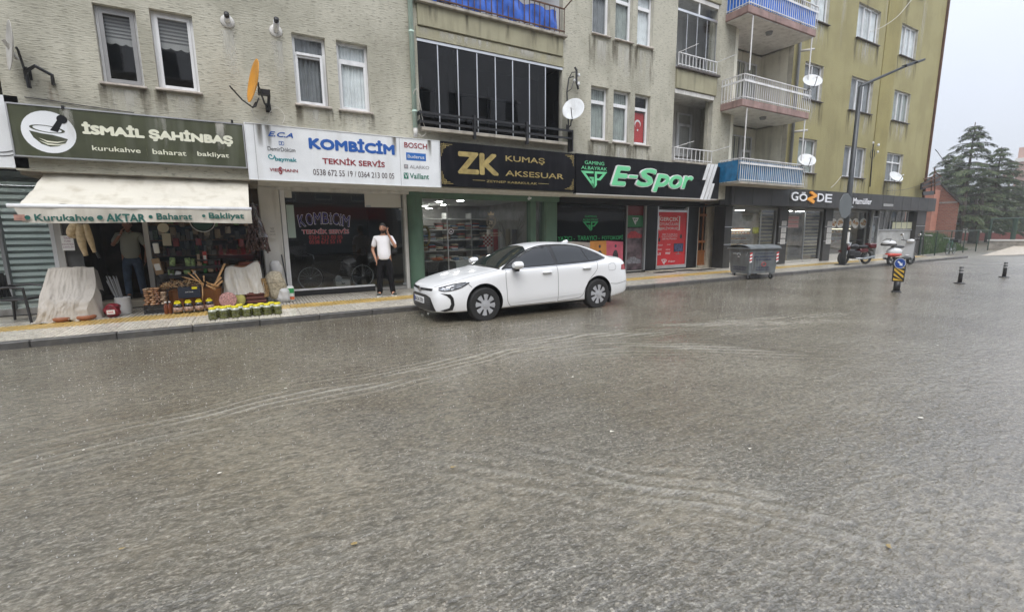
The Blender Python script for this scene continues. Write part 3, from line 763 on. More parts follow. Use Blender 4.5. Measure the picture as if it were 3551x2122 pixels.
# glazing leaves of the loggia
zg0 = loggias[0][3]+.7; zg1 = loggias[1][3]-.55
lgz = thing('balcony_glazing','clear glazing leaves folded along the recessed balcony beside the white balconies','balcony glazing',(LG[0]+1,YW,zg0))
MB().box(LG[0],LG[1],YW-.0,YW+.05,zg1,zg1+.07,ALU).build('rail',lgz); MB().box(LG[0],LG[1],YW-.0,YW+.05,zg0,zg0+.03,ALU).build('rail',lgz)
MB().box(LG[0],LG[1],YW-.0,YW+.05,zg1+.48,zg1+.53,WHITE).box(LG[0]+1.0,LG[0]+1.05,YW,YW+.05,zg1+.07,zg1+.48,WHITE).build('frame',lgz)
for i in range(4):
    x0 = LG[0]+.02+i*.49; x1 = x0+.46
    o = MB().quad((x0,YW+.03,zg0+.03),(x1,YW+.03,zg0+.03),(x1,YW+.03,zg1),(x0,YW+.03,zg1),GLASS).build('pane',lgz)
    MB().box(x1,x1+.02,YW+.02,YW+.045,zg0+.03,zg1,ALU).build('seam_strip',o)
MB().quad((LG[0]+.03,YW+.03,zg1+.07),(LG[1]-.05,YW+.03,zg1+.07),(LG[1]-.05,YW+.03,zg1+.48),(LG[0]+.03,YW+.03,zg1+.48),GLASS).build('pane',lgz)

# drain pipe --------------------------------------------------------------------
DP = mat('pale_green_pipe',(.48,.62,.54),.45,var=.1,dirt=.4)
xp,_ = U(*z3(1562,600),YW-.08)
dpz = U(*z3(1590,1175),YW-.08)[1]
dp = thing('drain_pipe','pale green drain pipe running down the wall left of the dark balcony glazing','drain pipe',(xp,YW-.08,dpz))
MB().tube([(xp,YW-.08,TOP),(xp,YW-.08,dpz+.2)],.055,12,DP).build('pipe',dp, True)
MB().tube([(xp,YW-.08,dpz+.2),(xp,YW-.08,dpz)],.05,12,PLASTER_W).build('pipe_end',dp, True)
for z in (dpz+.55,dpz+2.3,dpz+3.0,dpz+4.8):MB().tube([(xp,YW-.08,z),(xp,YW-.08,z+.05)],.064,12,DP).build('pipe_collar',dp, True)
MB().tube([(xp+.04,YW-.08,dpz+3.05),(xp+.17,YW-.08,dpz+3.2)],.04,10,DP).build('branch_pipe',dp, True)
# kombi flue pipes
for (px,py,lab,ln) in ((1950,190,'short white wall flue with a dark cap, left one of the two',.16),(2344,225,'longer white wall flue with a black tip, right one of the two',.3)):
    X,Z = U(*z1(px,py),YW) if px<2200 else U(*z3(388,270),YW)
    f = thing('flue_pipe',lab,'flue pipe',(X,YW,Z),group=None)
    MB().lathe([(.0,0),(.125,0),(.115,.02),(.07,.03)],n=16,mat=PLASTER_W,M=Matrix.Rotation(R_(90),4,'X'),o=(X,YW-.0,Z)).build('wall_collar',f, True)
    MB().tube([(X,YW,Z),(X,YW-ln,Z+ln*.25)],.055,14,WHITE).build('pipe',f, True)
    MB().tube([(X,YW-ln,Z+ln*.25),(X,YW-ln-.07,Z+ln*.25+.018)],.047,14,BLACKP).build('cap',f, True)

# ---------------------------------------------------------------- ground floor of the grey building
def U6(p): return U(*z6(*p),YS)[0]
GREENM = mat('green_painted_column',(.085,.16,.11),.5,var=.12,dirt=.3)
BLACKC = mat('black_composite_panel',(.010,.011,.013),.35,var=.3,spec=.25)
MARB = mat('beige_marble',(.5,.45,.36),.5,var=.15,vs=5,dirt=.4)
colL = (.22,.66)
xs_green0 = (3.82,4.42)
xzk1,xgp = U6((1092,500)),U6((1140,500)); xg1a,xg1b = U6((1216,500)),U6((1330,500))
U8 = lambda x,y=800:U(*z8(x,y),YS)[0]
xe_gl1 = U8(508); xe_d0,xe_d1 = U8(515),U8(688); xb0,xb1 = U8(703),U8(808); xpo0,xpo1 = U8(812),U8(1125); xb2,xb3 = U8(1132),U8(1232); xw0,xw1 = U8(1245),U8(1402)
mb = MB()
def gcol(x0,x1,y0,y1,m,nm='column',bev=.02):
    b = MB(); b.bbox(x0,x1,y0,y1,PAV-.02,SOF,m,bev); return b.build(nm,grey)
gcol(colL[0],colL[1],12.4,13.0,PLASTER_W)
gcol(3.70,3.80,12.5,12.8,PLASTER_W,'door_post',.01)
# round-fronted green column
b = MB(); prof = [(3.81,12.9),(3.81,12.5)]+[(4.02-.21*math.cos(a),12.5-.16*math.sin(a)) for a in [R_(t) for t in range(15,180,15)]]+[(4.23,12.5),(4.23,12.9)]
b.prism([(x,y,PAV-.02) for x,y in prof],(0,0,SOF-PAV+.015),GREENM); b.build('column',grey,'auto',label='green painted column with a rounded front')
o = gcol(xg1a,xg1b,12.5,12.9,GREENM,bev=.05); o['label'] = 'green painted column between the textile and gaming shops'
gcol(xzk1,xgp,12.5,12.75,GREENM,'door_post',.01)
b = MB(); b.box(3.9,xg1b,12.42,12.7,SOF-.16,SOF-.002,GREENM); b.build('lintel',grey)
b = MB(); b.box(.5,3.82,12.35,12.75,SOF-.08,SOF-.002,PLASTER_W); b.build('lintel',grey)
gcol(xb0,xb1,12.5,12.8,BLACKC,'shop_pier',.005); gcol(xb2,xb3,12.5,12.8,BLACKC,'shop_pier',.005)
gcol(xw1+.03,XG1+.9,12.5,12.9,MARB,'pier',.01)
b = MB(); b.box(xg1b+.002,xw0,12.3,12.7,SOF-.2,SOF-.002,BLACKC); b.build('lintel',grey)
# shop back volumes: floors, walls, ceilings
def shop_room(x0,x1,depth,wallm,floorm,ceilm,y0=YS+.25):
    b = MB(); b.box(x0,x1,YS+.0,y0+depth,PAV-.02,PAV+.04,floorm)
    b.box(x0,x0+.03,y0,y0+depth,PAV+.04,SOF,wallm); b.box(x1-.03,x1,y0,y0+depth,PAV+.04,SOF,wallm)
    b.box(x0,x1,y0+depth,y0+depth+.05,PAV,SOF,wallm); b.box(x0+.03,x1-.03,YS+.15,y0+depth,SOF-.06,SOF-.004,ceilm)
    return b.build('shop_room',grey)
CEILW = mat('white_ceiling',(.55,.55,.53),.8); FLOORG = mat('grey_floor_tile',(.2,.2,.19),.35,var=.1)
ROOMW = mat('shop_wall',(.3,.29,.27),.8,var=.2); ROOMB = mat('dark_brown_wall',(.05,.035,.025),.8,var=.5,vs=3)
shop_room(-3.38,.22,2.6,ROOMB,ROOMB,ROOMB); shop_room(.66,3.82,4.5,mat('kombi_wall',(.07,.07,.065),.8),mat('kombi_floor',(.06,.06,.055),.5),mat('kombi_ceiling',(.07,.07,.065),.8))
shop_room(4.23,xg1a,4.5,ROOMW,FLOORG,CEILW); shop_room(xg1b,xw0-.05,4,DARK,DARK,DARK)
# KOMBICIM front: plinth, strip, panes, white panel
sf = MB(); sf.box(.72,2.82,12.55,12.72,PAV,.225,BLACKP); sf.box(.72,2.82,12.53,12.7,.227,.265,WHITE); 
sf.box(2.82,3.7,12.5,12.8,PAV,.17,CONC)
sf.box(.68,.78,12.5,12.7,.27,SOF-.08,WHITE)
sfo = sf.build('shop_front',grey)
for (a,b_,m_) in ((.78,2.70,GLASS_SHOP),(2.71,3.69,GLASS_SHOP)):
    MB().box(a,b_,12.6,12.61,.27 if b_<3 else .18,SOF-.09,m_).build('pane',sfo)
MB().box(2.69,3.66,12.585,12.595,2.33,2.71,mat('white_board',(.6,.59,.54),.6)).build('white_panel',sfo)
for (x,z) in ((2.72,2.33),(3.6,2.26),(3.62,.2)):MB().box(x,x+.12,12.575,12.63,z,z+.05,STEEL).build('glass_fitting',sfo)
MB().quad((.80,12.59,1.55),(.97,12.59,1.55),(.97,12.59,2.35),(.80,12.59,2.35),mat('pale_green_sheet',(.4,.5,.46),.6)).build('window_sheet',sfo)
MB().quad((.79,12.59,2.52),(.95,12.59,2.52),(.95,12.59,2.68),(.79,12.59,2.68),mat('white_board',(.6,.59,.54),.6)).build('window_sheet',sfo)
# window lettering
NAVY = mat('navy_vinyl',(.03,.03,.16),.5); VRED = mat('red_vinyl',(.42,.06,.06),.5); VWHITE = mat('white_vinyl',(.62,.6,.66),.5)
word = 'KOMBİCİM'; cx = 1.66; 
xa,xb_ = U(*z4(553,500),12.59)[0],U(*z4(1073,500),12.59)[0]; zbm = U(*z4(570,560),12.59)[1]; ztp = U(*z4(800,415),12.59)[1]
wch = {'K':1,'O':1.05,'M':1.15,'B':1,'İ':.4,'C':.95}; tot = sum(wch[c] for c in word); x = xa
for ch in word:
    w_ = (xb_-xa)/tot*wch[ch]; u = ((x+w_/2)-(xa+xb_)/2)/((xb_-xa)/2); lift = (1-u*u)*.09; tilt = u*.16
    M = Matrix.Translation((x+w_/2,0,zbm+lift))@Matrix.Rotation(tilt,4,'Y')@Matrix.Translation((-(x+w_/2),0,-(zbm+lift)))
    hh = (ztp-zbm)-.075
    text(sfo,ch,x+.004,x+w_-.004,zbm+lift-.012,zbm+lift+hh+.012,12.594,VWHITE,bold=.03,ext=.001,M=M,name='window_letter')
    text(sfo,ch,x+.014,x+w_-.014,zbm+lift,zbm+lift+hh,12.591,NAVY,bold=.01,ext=.001,M=M,name='window_letter')
    x+=w_
def line4(s,tl,br,m,y=12.592,bold=.01,halo=True):
    a = U(*z4(*tl),y); b = U(*z4(*br),y)
    if halo:text(sfo,s,a[0]-.01,b[0]+.01,b[1]-.008,a[1]+.008,y+.002,VWHITE,bold=.06,ext=.001,name='window_lettering') if a[1]-b[1]>.12 else None
    text(sfo,s,a[0],b[0],b[1],a[1],y-.001,m,bold=bold,ext=.001,name='window_lettering')
line4('TEKNİK SERVİS',(583,572),(1068,622),VRED,bold=.02)
line4('0364 213 00 05',(655,643),(1003,678),VRED); line4('0538 672 55 19',(660,690),(990,725),VRED)

# textile shop front
b = MB(); b.box(4.23,xzk1,12.62,12.75,PAV,.2,GREENM); b.box(xgp,xg1a,12.62,12.75,PAV,.2,GREENM); zk = b.build('shop_front',grey)
xs = U6((385,500)); b = MB().box(4.23,xs-.01,12.66,12.67,.2,SOF-.17,GLASS_SHOP); b.build('pane',zk); MB().box(xs-.01,xs+.012,12.64,12.69,.2,SOF-.17,ALU).build('glazing_bar',zk)
MB().box(xs+.012,xzk1,12.66,12.67,.2,SOF-.17,GLASS_SHOP).build('pane',zk); MB().box(xgp,xg1a,12.66,12.67,.2,SOF-.17,GLASS_SHOP).build('pane',zk)
GOLDV = mat('pale_gold_vinyl',(.42,.37,.28),.5)
a = U(*z6(725,480),12.65); b_ = U(*z6(800,590),12.65); cx = (a[0]+b_[0])/2
em = MB()
def outline(mb,pts,y,wd,m):
    n = len(pts)
    for i in range(n):
        p,q = Vector(pts[i]),Vector(pts[(i+1)%n]); d = (q-p).normalized(); s = Vector((-d.y,d.x))*wd/2
        mb.quad((p.x-s.x,y,p.y-s.y),(q.x-s.x,y,q.y-s.y),(q.x+s.x,y,q.y+s.y),(p.x+s.x,y,p.y+s.y),m)
w2_,h_ = (b_[0]-a[0])/2,a[1]-b_[1]; zc_ = b_[1]
shield = [(cx-w2_,zc_+h_*.85),(cx-w2_,zc_+h_*.4),(cx,zc_),(cx+w2_,zc_+h_*.4),(cx+w2_,zc_+h_*.85),(cx,zc_+h_)]
outline(em,shield,12.655,.012,GOLDV); outline(em,[(cx+(x-cx)*.8,zc_+h_*.5+(z-zc_-h_*.5)*.8) for x,z in shield],12.655,.006,GOLDV)
em.poly([(cx-.1,12.655,zc_+h_+.03),(cx+.1,12.655,zc_+h_+.03),(cx+.12,12.655,zc_+h_+.14),(cx+.06,12.655,zc_+h_+.08),(cx,12.655,zc_+h_+.16),(cx-.06,12.655,zc_+h_+.08),(cx-.12,12.655,zc_+h_+.14)],GOLDV)
em.build('window_emblem',zk); text(zk,'ZK',cx-.08,cx+.08,zc_+h_*.38,zc_+h_*.66,12.655,GOLDV,bold=.02,ext=.001,name='window_lettering')
text(zk,'KUMAŞ AKSESUAR',cx-.4,cx+.4,zc_-.16,zc_-.10,12.655,GOLDV,ext=.001,name='window_lettering'); text(zk,'ZEYNEP KABAKULAK',cx-.34,cx+.34,zc_-.22,zc_-.185,12.655,GOLDV,ext=.001,name='window_lettering')
# round sticker on the glass
sx_,sz_ = U(*z6(413,610),12.65); em = MB(); em.lathe([(.085,0),(.085,.002)],o=(sx_,12.655,sz_),n=20,mat=VWHITE,M=Matrix.Rotation(R_(90),4,'X')); em.lathe([(.06,0),(.06,.0035)],o=(sx_,12.655,sz_),n=20,mat=BLACKP,M=Matrix.Rotation(R_(90),4,'X')); em.lathe([(.03,0),(.03,.005)],o=(sx_,12.655,sz_-.01),n=14,mat=VWHITE,M=Matrix.Rotation(R_(90),4,'X')); em.build('window_sticker',zk)

# gaming shop front
b = MB(); b.box(xg1b,xb0,12.6,12.75,PAV,.17,mat('pale_step',(.5,.48,.44),.6,dirt=.4)); b.box(xb0-.02,xb3,12.3,12.499,PAV,.13,MARB)
b.box(xe_gl1-.015,xe_gl1+.03,12.55,12.65,.17,SOF-.2,GREYP); b.box(xe_d1-.02,xe_d1+.05,12.5,12.66,.17,SOF-.2,GREYP)
es_ = b.build('shop_front',grey)
MB().box(xg1b,xe_gl1-.015,12.6,12.61,.17,SOF-.2,glass_mat('gaming_glass',(.5,.5,.5),1.5,0,.9)).build('pane',es_)
MB().box(xe_gl1+.03,xe_d1-.02,12.6,12.61,.17,SOF-.2,MATS['gaming_glass']).build('door_pane',es_)
GRN = mat('green_vinyl',(.03,.42,.14),.5); GRNL = mat('mint_green_acrylic',(.16,.6,.30),.35)
def L6(par,s,tl,br,y,m,zf=z6,**k):
    a = U(*zf(*tl),y); b = U(*zf(*br),y); return text(par,s,a[0],b[0],b[1],a[1],y,m,ext=k.pop('ext',.001),name=k.pop('name','window_lettering'),**k)
L6(es_,'YAZICI -',(1343,655),(1492,690),12.594,GRN); L6(es_,'TARAYICI -',(1518,650),(1708,685),12.594,GRN); L6(es_,'FOTOKOPİ',(1730,640),(1910,680),12.594,GRN)
L6(es_,'GAMING',(1580,470),(1682,490),12.594,GRN); L6(es_,'ALBAYRAK',(1562,498),(1697,520),12.594,GRN)
def gp_logo(parent,A,B,C,y,m,d=.002,name='logo'):
    """two triangles cut like a G and a P"""
    A,B,C = Vector(A),Vector(B),Vector(C); mb = MB()
    P = lambda s,t:A+(B-A)*s+(C-(A+B)/2)*t*1.0 if False else A*(1-s-t/2)+B*(s-t/2)+C*t
    def strip(pts):mb.prism([(q.x,y,q.y) for q in pts],(0,-d,0),m)
    e = .085
    strip([P(0,0),P(.93,0),P(.87,.14),P(.13,.14)][0:1]+[P(.47,0),P(.47,.13),P(.14,.13)])
    strip([P(0,0),P(.14,.13),P(.42,.74),P(.47,.94)]) if False else strip([P(.0,0),P(.16,.13),P(.47,.76),P(.485,.98)])
    strip([P(.485,.98),P(.47,.98),P(.40,.72),P(.40,.42),P(.485,.42)]); strip([P(.3,.34),P(.485,.34),P(.485,.45),P(.36,.45)])
    strip([P(.52,0),P(1,0),P(.93,.13),P(.52,.13)]); strip([P(.52,.13),P(.6,.13),P(.6,.8),P(.515,.98)]); strip([P(.84,.13),P(.96,.08),P(.74,.52),P(.6,.52),P(.6,.4),P(.68,.4)])
    return mb.build(name,parent)
def P6(p,y,zf=z6):a = U(*zf(*p),y); return (a[0],a[1])
gp_logo(es_,P6((1562,525),12.59),P6((1698,525),12.59),P6((1632,608),12.59),12.594,GRN,name='window_logo')
# poster strip along the bottom of the window: plain panels with armoured figures
za0,za1 = .17,U(*z8(300,995),12.6)[1]
cols = [((.6,.58,.55),'white_poster'),((.55,.5,.46),'pale_poster'),((.65,.28,.06),'orange_poster'),((.62,.12,.18),'pink_poster')]
xa = xg1b+.05; xe = xe_gl1-.03; wd = (xe-xa)/4.4
for i,(c,nm) in enumerate(cols):
    m_ = mat(nm,c,.5,var=.15,vs=4); x0 = xa+i*wd*1.08
    pts = [(x0-.05,za0),(x0+wd*1.05,za0),(x0+wd*.85+.12,za1-.05*i%.1),(x0-.22+.12,za1)]
    pts = [(min(max(p[0],xa),xe),p[1]) for p in pts]
    q = MB(); q.poly([(p[0],12.598-.001*i,p[1]) for p in pts],m_); po = q.build('window_poster',es_)
    q = MB(); cx = x0+wd*.5; fm = mat('poster_figure',(.06,.055,.07),.6,var=.5,vs=20)
    for (dx,dz,rx,rz_) in ((0,.62,.05,.06),(0,.42,.11,.17),(-.09,.38,.035,.14),(.1,.36,.035,.14),(-.05,.14,.045,.16),(.06,.14,.045,.16)):
        q.lathe([(.01,0),(1,0),(1,.003)],o=(cx+dx,12.594-.001*i,za0+dz*(za1-za0)/.75),n=10,mat=fm,M=Matrix.Rotation(R_(90),4,'X')@Matrix.Diagonal((rx,rz_,1,1)))
    if i:q.build('poster_figure',es_)
text(es_,'aksiyon',xa+.03,xa+.45,za1-.16,za1-.06,12.595,VRED,shear=.3,ext=.001,name='window_lettering')
# door posters
q = MB(); q.quad((xe_gl1+.05,12.597,1.78),(xe_d1-.03,12.597,1.78),(xe_d1-.03,12.597,2.2),(xe_gl1+.05,12.597,2.2),mat('green_poster',(.01,.13,.04),.5)); po = q.build('window_poster',es_)
gp_logo(es_,(xe_gl1+.3,2.12),(xe_gl1+.62,2.12),(xe_gl1+.46,1.86),12.594,VWHITE)
q = MB(); q.quad((xe_gl1+.05,12.597,.2),(xe_d1-.03,12.597,.2),(xe_d1-.03,12.597,1.75),(xe_gl1+.05,12.597,1.75),mat('game_poster',(.1,.07,.08),.4,var=.8,vs=4)); po = q.build('window_poster',es_)
q = MB(); q.quad((xe_gl1+.05,12.597,2.22),(xe_d1-.03,12.597,2.22),(xe_d1-.03,12.597,SOF-.21),(xe_gl1+.05,12.597,SOF-.21),mat('dark_red_poster',(.12,.01,.012),.4)); po = q.build('window_poster',es_)
for (z_,r1) in ((1.5,.2),(.55,.28)): # two sports cars printed on the poster
    q = MB(); cxx = (xe_gl1+xe_d1)/2; q.poly([(cxx-.36,12.594,z_-.12),(cxx+.36,12.594,z_-.12),(cxx+.38,12.594,z_),(cxx+.15,12.594,z_+.06),(cxx+.02,12.594,z_+.14),(cxx-.2,12.594,z_+.12),(cxx-.36,12.594,z_)],mat('poster_car_%d'%int(z_*10),(.35,.03,.04) if z_>1 else (.2,.2,.22),.3,var=.4,vs=12)); q.build('poster_figure',es_)
# red poster window
zp1 = U(*z8(960,700),12.5)[1]; zp0 = .3
b = MB(); 
b.box(xpo0,xpo0+.05,12.5,12.6,.17,SOF-.2,ALU); b.box(xpo1-.05,xpo1,12.5,12.6,.17,SOF-.2,ALU); b.box(xpo0+.05,xpo1-.05,12.5,12.6,.17,zp0,ALU); b.box(xpo0+.05,xpo1-.05,12.5,12.6,zp1,zp1+.08,ALU)
pw = b.build('poster_window',grey)
RP = mat('red_poster',(.62,.02,.03),.4,var=.12,vs=1.5)
MB().box(xpo0+.05,xpo1-.05,12.54,12.55,zp0,zp1,RP).build('poster',pw)
MB().box(xpo0+.05,xpo1-.05,12.55,12.56,zp1+.08,SOF-.2,GLASS_SHOP).build('pane',pw)
PT = lambda s,tl,br,m=None,**k:L6(pw,s,tl,br,12.537,m or mat('poster_white',(.75,.73,.73),.5),zf=z8,**k)
PT('GERÇEK',(858,752),(1043,800),bold=.02); PT('OYUNCULARI',(855,808),(1043,838),bold=.01); PT('BEKLİYORUZ',(850,848),(1040,880),bold=.02)
for (tl,br) in (((845,740),(849,880)),((1055,742),(1059,885)),((845,740),(870,744)),((1035,742),(1059,746)),((842,885),(870,889)),((1035,884),(1057,888))):
    a = U(*z8(*tl),12.537); b_ = U(*z8(*br),12.537); MB().box(a[0],b_[0],12.536,12.539,b_[1],a[1],MATS['poster_white']).build('poster_mark',pw)
PT('4060 Ti Grafik Kartı',(880,920),(1035,935)); PT('ve Asus Gaming Mouse',(872,942),(1035,957)); PT('360 Hz Monitör',(880,965),(1030,982),bold=.02)
PT('ASUS',(795,1120),(865,1142),bold=.03,shear=.1); PT('msi',(912,1105),(962,1132),bold=.03,shear=.2); PT('SPEED',(825,1035),(885,1046)); PT('CORSAIR',(930,1028),(965,1040)); PT('XDRIVE',(812,1078),(875,1092),shear=.2); PT('MONSTER',(918,1080),(962,1092)); PT('E-Spor',(942,1198),(1012,1216),bold=.02,shear=.3); PT('GAMING',(875,1178),(920,1186)); 
gp_logo(pw,P6((868,1190),12.54,z8),P6((928,1192),12.54,z8),P6((897,1242),12.54,z8),12.537,MATS['poster_white'],name='poster_logo')
a = U(*z8(1000,1022),12.537); b_ = U(*z8(1092,1105),12.537)
q = MB(); q.box(a[0],b_[0],12.532,12.539,b_[1],a[1],BLACKP); q.box(a[0]+.02,b_[0]-.02,12.530,12.532,b_[1]+.02,a[1]-.02,mat('poster_screen',(.05,.07,.16),.4,var=.8,vs=12)); q.box((a[0]+b_[0])/2-.02,(a[0]+b_[0])/2+.02,12.533,12.539,b_[1]-.08,b_[1],GREYP); q.box((a[0]+b_[0])/2-.14,(a[0]+b_[0])/2+.14,12.533,12.539,b_[1]-.1,b_[1]-.08,GREYP); q.build('poster_monitor',pw)
for (px,py,r) in ((830,940,.11),(850,985,.08),(1072,950,.09)):
    x,z = U(*z8(px,py),12.537); MB().lathe([(r*.8,0),(r,.001),(r*.7,.004)],o=(x,12.536,z),n=9,mat=BLACKP,M=Matrix.Rotation(R_(90),4,'X'),sx=.7).build('poster_headset',pw)
# small camera by the poster window
x,z = U(*z8(1115,670),12.2); o = thing('security_camera','white bullet camera on the black pier beside the red poster','security camera',(x,12.2,z)); MB().tube([(x-.12,12.1,z-.02),(x+.06,12.15,z+.02)],.04,10,GREYP).build('camera_body',o, True); MB().tube([(x+.04,12.15,z),(x+.16,12.25,z)],.025,8,GREYP).build('camera_arm',o)
# wooden street door
WOODD = mat('varnished_wood',(.30,.115,.035),.4,var=.3,vs=4,stretch=(6,6,.6),rnd=.1)
dr = thing('street_door','brown varnished wooden street door with narrow panes between the gaming shop and bakery','door',((xw0+xw1)/2,12.6,PAV))
z0d,z1d = .2,SOF-.02; zm_,zk1,zk0 = U(*z8(1330,735),12.6)[1],U(*z8(1330,985),12.6)[1],U(*z8(1320,1115),12.6)[1]
b = MB(); 
for x in (xw0,xw1-.07):b.bbox(x,x+.07,12.56,12.66,z0d,z1d,WOODD,.008)
for z in (z0d,zk0,zk1-.12,zm_-.04,z1d-.08):b.bbox(xw0+.07,xw1-.07,12.57,12.65,z,z+.1,WOODD,.008)
b.build('door_frame',dr)
step = (xw1-xw0-.14)/3
for (za,zb_) in ((zk0+.1,zk1-.12),(zk1-.02,zm_-.04),(zm_+.06,z1d-.08)):
    for i in range(3):
        x = xw0+.07+i*step
        p = MB().box(x+.03,x+step-.03,12.61,12.62,za,zb_,mat('door_dark_glass',(.03,.02,.015),.15)).build('pane',dr)
    for i in range(1,3):MB().bbox(xw0+.07+i*step-.03,xw0+.07+i*step+.03,12.58,12.64,za,zb_,WOODD,.006).build('glazing_bar',dr)
for i in range(8):
    x = xw0+.07+i*(xw1-xw0-.14)/8; MB().bbox(x+.004,x+(xw1-xw0-.14)/8-.004,12.59,12.63,z0d+.1,zk0,WOODD,.006).build('board',dr)
MB().box(xw0,xw1,12.45,12.8,PAV,.2,MARB).build('threshold',dr)
MB().box(xw0-.07,xw0,12.54,12.8,PAV,SOF,mat('white_pipe_paint',(.55,.58,.54),.5)).build('jamb',grey)
# left neighbour: striped blind shop + dark bay
left = thing('apartment_building','pale building at the left edge with dark glazed bays over a striped-blind shop','building',(-8,12.6,0))
mb = MB()
mb.box(-16,XG0-.12,YW+.25,22,SOF+.62,TOP,PL_CREAM); mb.box(-16,XG0-.02,YW+.26,YS+.3,SOF,SOF+.6,BLACKC); mb.box(-16,-4.2,15,22,0,SOF,CONC)
mb.build('wall',left)
mb = MB(); mb.box(-9,XG0-.22,YW+.05,YW+.15,SOF+1.75,TOP,mat('bay_dark_glass',(.015,.02,.022),.08)); mb.build('glazed_bay',left)
mb = MB(); mb.box(XG0-.14,XG0-.02,YW-.02,YW+.2,SOF+1.5,TOP,PLASTER_W); mb.box(-9,XG0-.02,YW-.04,YW+.24,SOF+1.48,SOF+1.6,PLASTER_W); mb.build('bay_edge',left)
r = thing('balcony_railing','steel railing bars on the dark bay at the left edge','railing',(-4,YW-.1,SOF+1.6))
for z in (SOF+1.8,SOF+2.1,SOF+2.42):MB().tube([(-7,YW-.06,z),(XG0-.1,YW-.06,z)],.025,8,ALU).build('rail_bar',r)
for x in (-6,-5.2,-4.4,-3.75):MB().tube([(x,YW-.06,SOF+1.6),(x,YW-.06,SOF+2.42)],.025,8,ALU).build('rail_post',r)
# blinds shop front
xl0,xl1 = -9.0,-3.40
mb = MB(); mb.box(xl0,xl1,12.6,12.8,PAV,.22,CONC); mb.box(xl1-.1,xl1,12.54,12.75,.22,SOF,WHITE); mb.box(-4.22,-4.17,12.5,12.62,.22,SOF,GREYP); lf = mb.build('shop_front',left)
MB().box(xl0,xl1-.1,12.6,12.61,.22,SOF,GLASS_SHOP).build('pane',lf)
BW = mat('blind_white',(.80,.86,.85),.6,es=0); BG = mat('blind_grey',(.30,.34,.33),.6)
nb = 20; hh = (SOF-.25)/nb
for i in range(nb):
    MB().box(xl0,xl1-.1,12.63,12.633,.24+i*hh,.24+i*hh+hh*.55,BW).build('blind_slat',lf)
    MB().box(xl0,xl1-.1,12.645,12.65,.24+i*hh+hh*.55,.24+(i+1)*hh,BG).build('blind_band',lf)
MB().box(xl0,xl1-.1,14.6,14.65,.2,SOF,mat('room_back',(.7,.74,.73),.9)).box(xl0,xl1-.1,12.7,14.6,SOF-.05,SOF,MATS['room_back']).box(xl0,xl1-.1,12.7,14.6,.15,.2,MATS['room_back']).box(xl1-.1,xl1-.06,12.7,14.6,.2,SOF,MATS['room_back']).build('shop_room',left)
for m_ in (BW,BG): # the blinds are cloth: light from the lit shop comes through
    n_ = m_.node_tree; b_ = n_.nodes['Principled BSDF']; tl = n_.nodes.new('ShaderNodeBsdfTranslucent'); tl.inputs[0].default_value = (.85,.88,.87,1) if m_ is BW else (.3,.32,.31,1); mx = n_.nodes.new('ShaderNodeMixShader'); mx.inputs[0].default_value = .5
    n_.links.new(b_.outputs[0],mx.inputs[1]); n_.links.new(tl.outputs[0],mx.inputs[2]); n_.links.new(mx.outputs[0],n_.nodes['Material Output'].inputs[0])
MB().box(-6.5,-3.9,13.3,13.9,SOF-.08,SOF-.052,mat('lit_ceiling_panel',(1,1,1),.5,emis=(1,1,1),es=5)).build('light_panel',left)

# stains running down from the sills, each a thin film of dirt or lime with its own outline
def stain_mat(name,col,amt,sc=9):
    m = bpy.data.materials.new(name); m.use_nodes = True; n = m.node_tree; L = n.links; b = n.nodes['Principled BSDF']; b.inputs['Base Color'].default_value = (*col,1); b.inputs['Roughness'].default_value = .8
    o = n.nodes['Material Output']; t = n.nodes.new('ShaderNodeBsdfTransparent'); mx = n.nodes.new('ShaderNodeMixShader'); tcn = n.nodes.new('ShaderNodeTexCoord')
    sp = n.nodes.new('ShaderNodeSeparateXYZ'); L.new(tcn.outputs['Generated'],sp.inputs[0])
    ns = n.nodes.new('ShaderNodeTexNoise'); ns.inputs['Scale'].default_value = sc; ns.inputs['Detail'].default_value = 5; mp = n.nodes.new('ShaderNodeMapping'); mp.inputs['Scale'].default_value = (1,1,.12); L.new(tcn.outputs['Object'],mp.inputs[0]); L.new(mp.outputs[0],ns.inputs['Vector'])
    def M(op,a,b_):
        q = n.nodes.new('ShaderNodeMath'); q.operation = op; q.use_clamp = True
        for i,x in enumerate((a,b_)):
            if isinstance(x,(int,float)):q.inputs[i].default_value = x
            else:L.new(x,q.inputs[i])
        return q.outputs[0]
    r = n.nodes.new('ShaderNodeMapRange'); r.inputs[1].default_value = .40; r.inputs[2].default_value = .64; L.new(ns.outputs['Fac'],r.inputs[0])
    ex = M('MULTIPLY',M('MULTIPLY',sp.outputs['X'],M('SUBTRACT',1.0,sp.outputs['X'])),4.0)
    f = M('MULTIPLY',M('MULTIPLY',r.outputs[0],M('POWER',sp.outputs['Z'],.8)),M('MULTIPLY',M('POWER',ex,.5),amt))
    L.new(f,mx.inputs[0]); L.new(t.outputs[0],mx.inputs[1]); L.new(b.outputs[0],mx.inputs[2]); L.new(mx.outputs[0],o.inputs['Surface']); return m
ST_D = stain_mat('dark_run_stain',(.10,.085,.055),.85); ST_W = stain_mat('lime_run_stain',(.62,.61,.55),.75,6); ST_R = stain_mat('rust_run_stain',(.22,.09,.03),.8,14)
stn = 0
def stain(x0,x1,z0,z1,m,par=None,y=None):
    global stn
    stn+=1; y = (YW if y is None else y)-.004-.0006*(stn%5); MB().quad((x0,y,z0),(x1,y,z0),(x1,y,z1),(x0,y,z1),m).build('wall_stain',par or grey)
rs_ = random.Random(11)
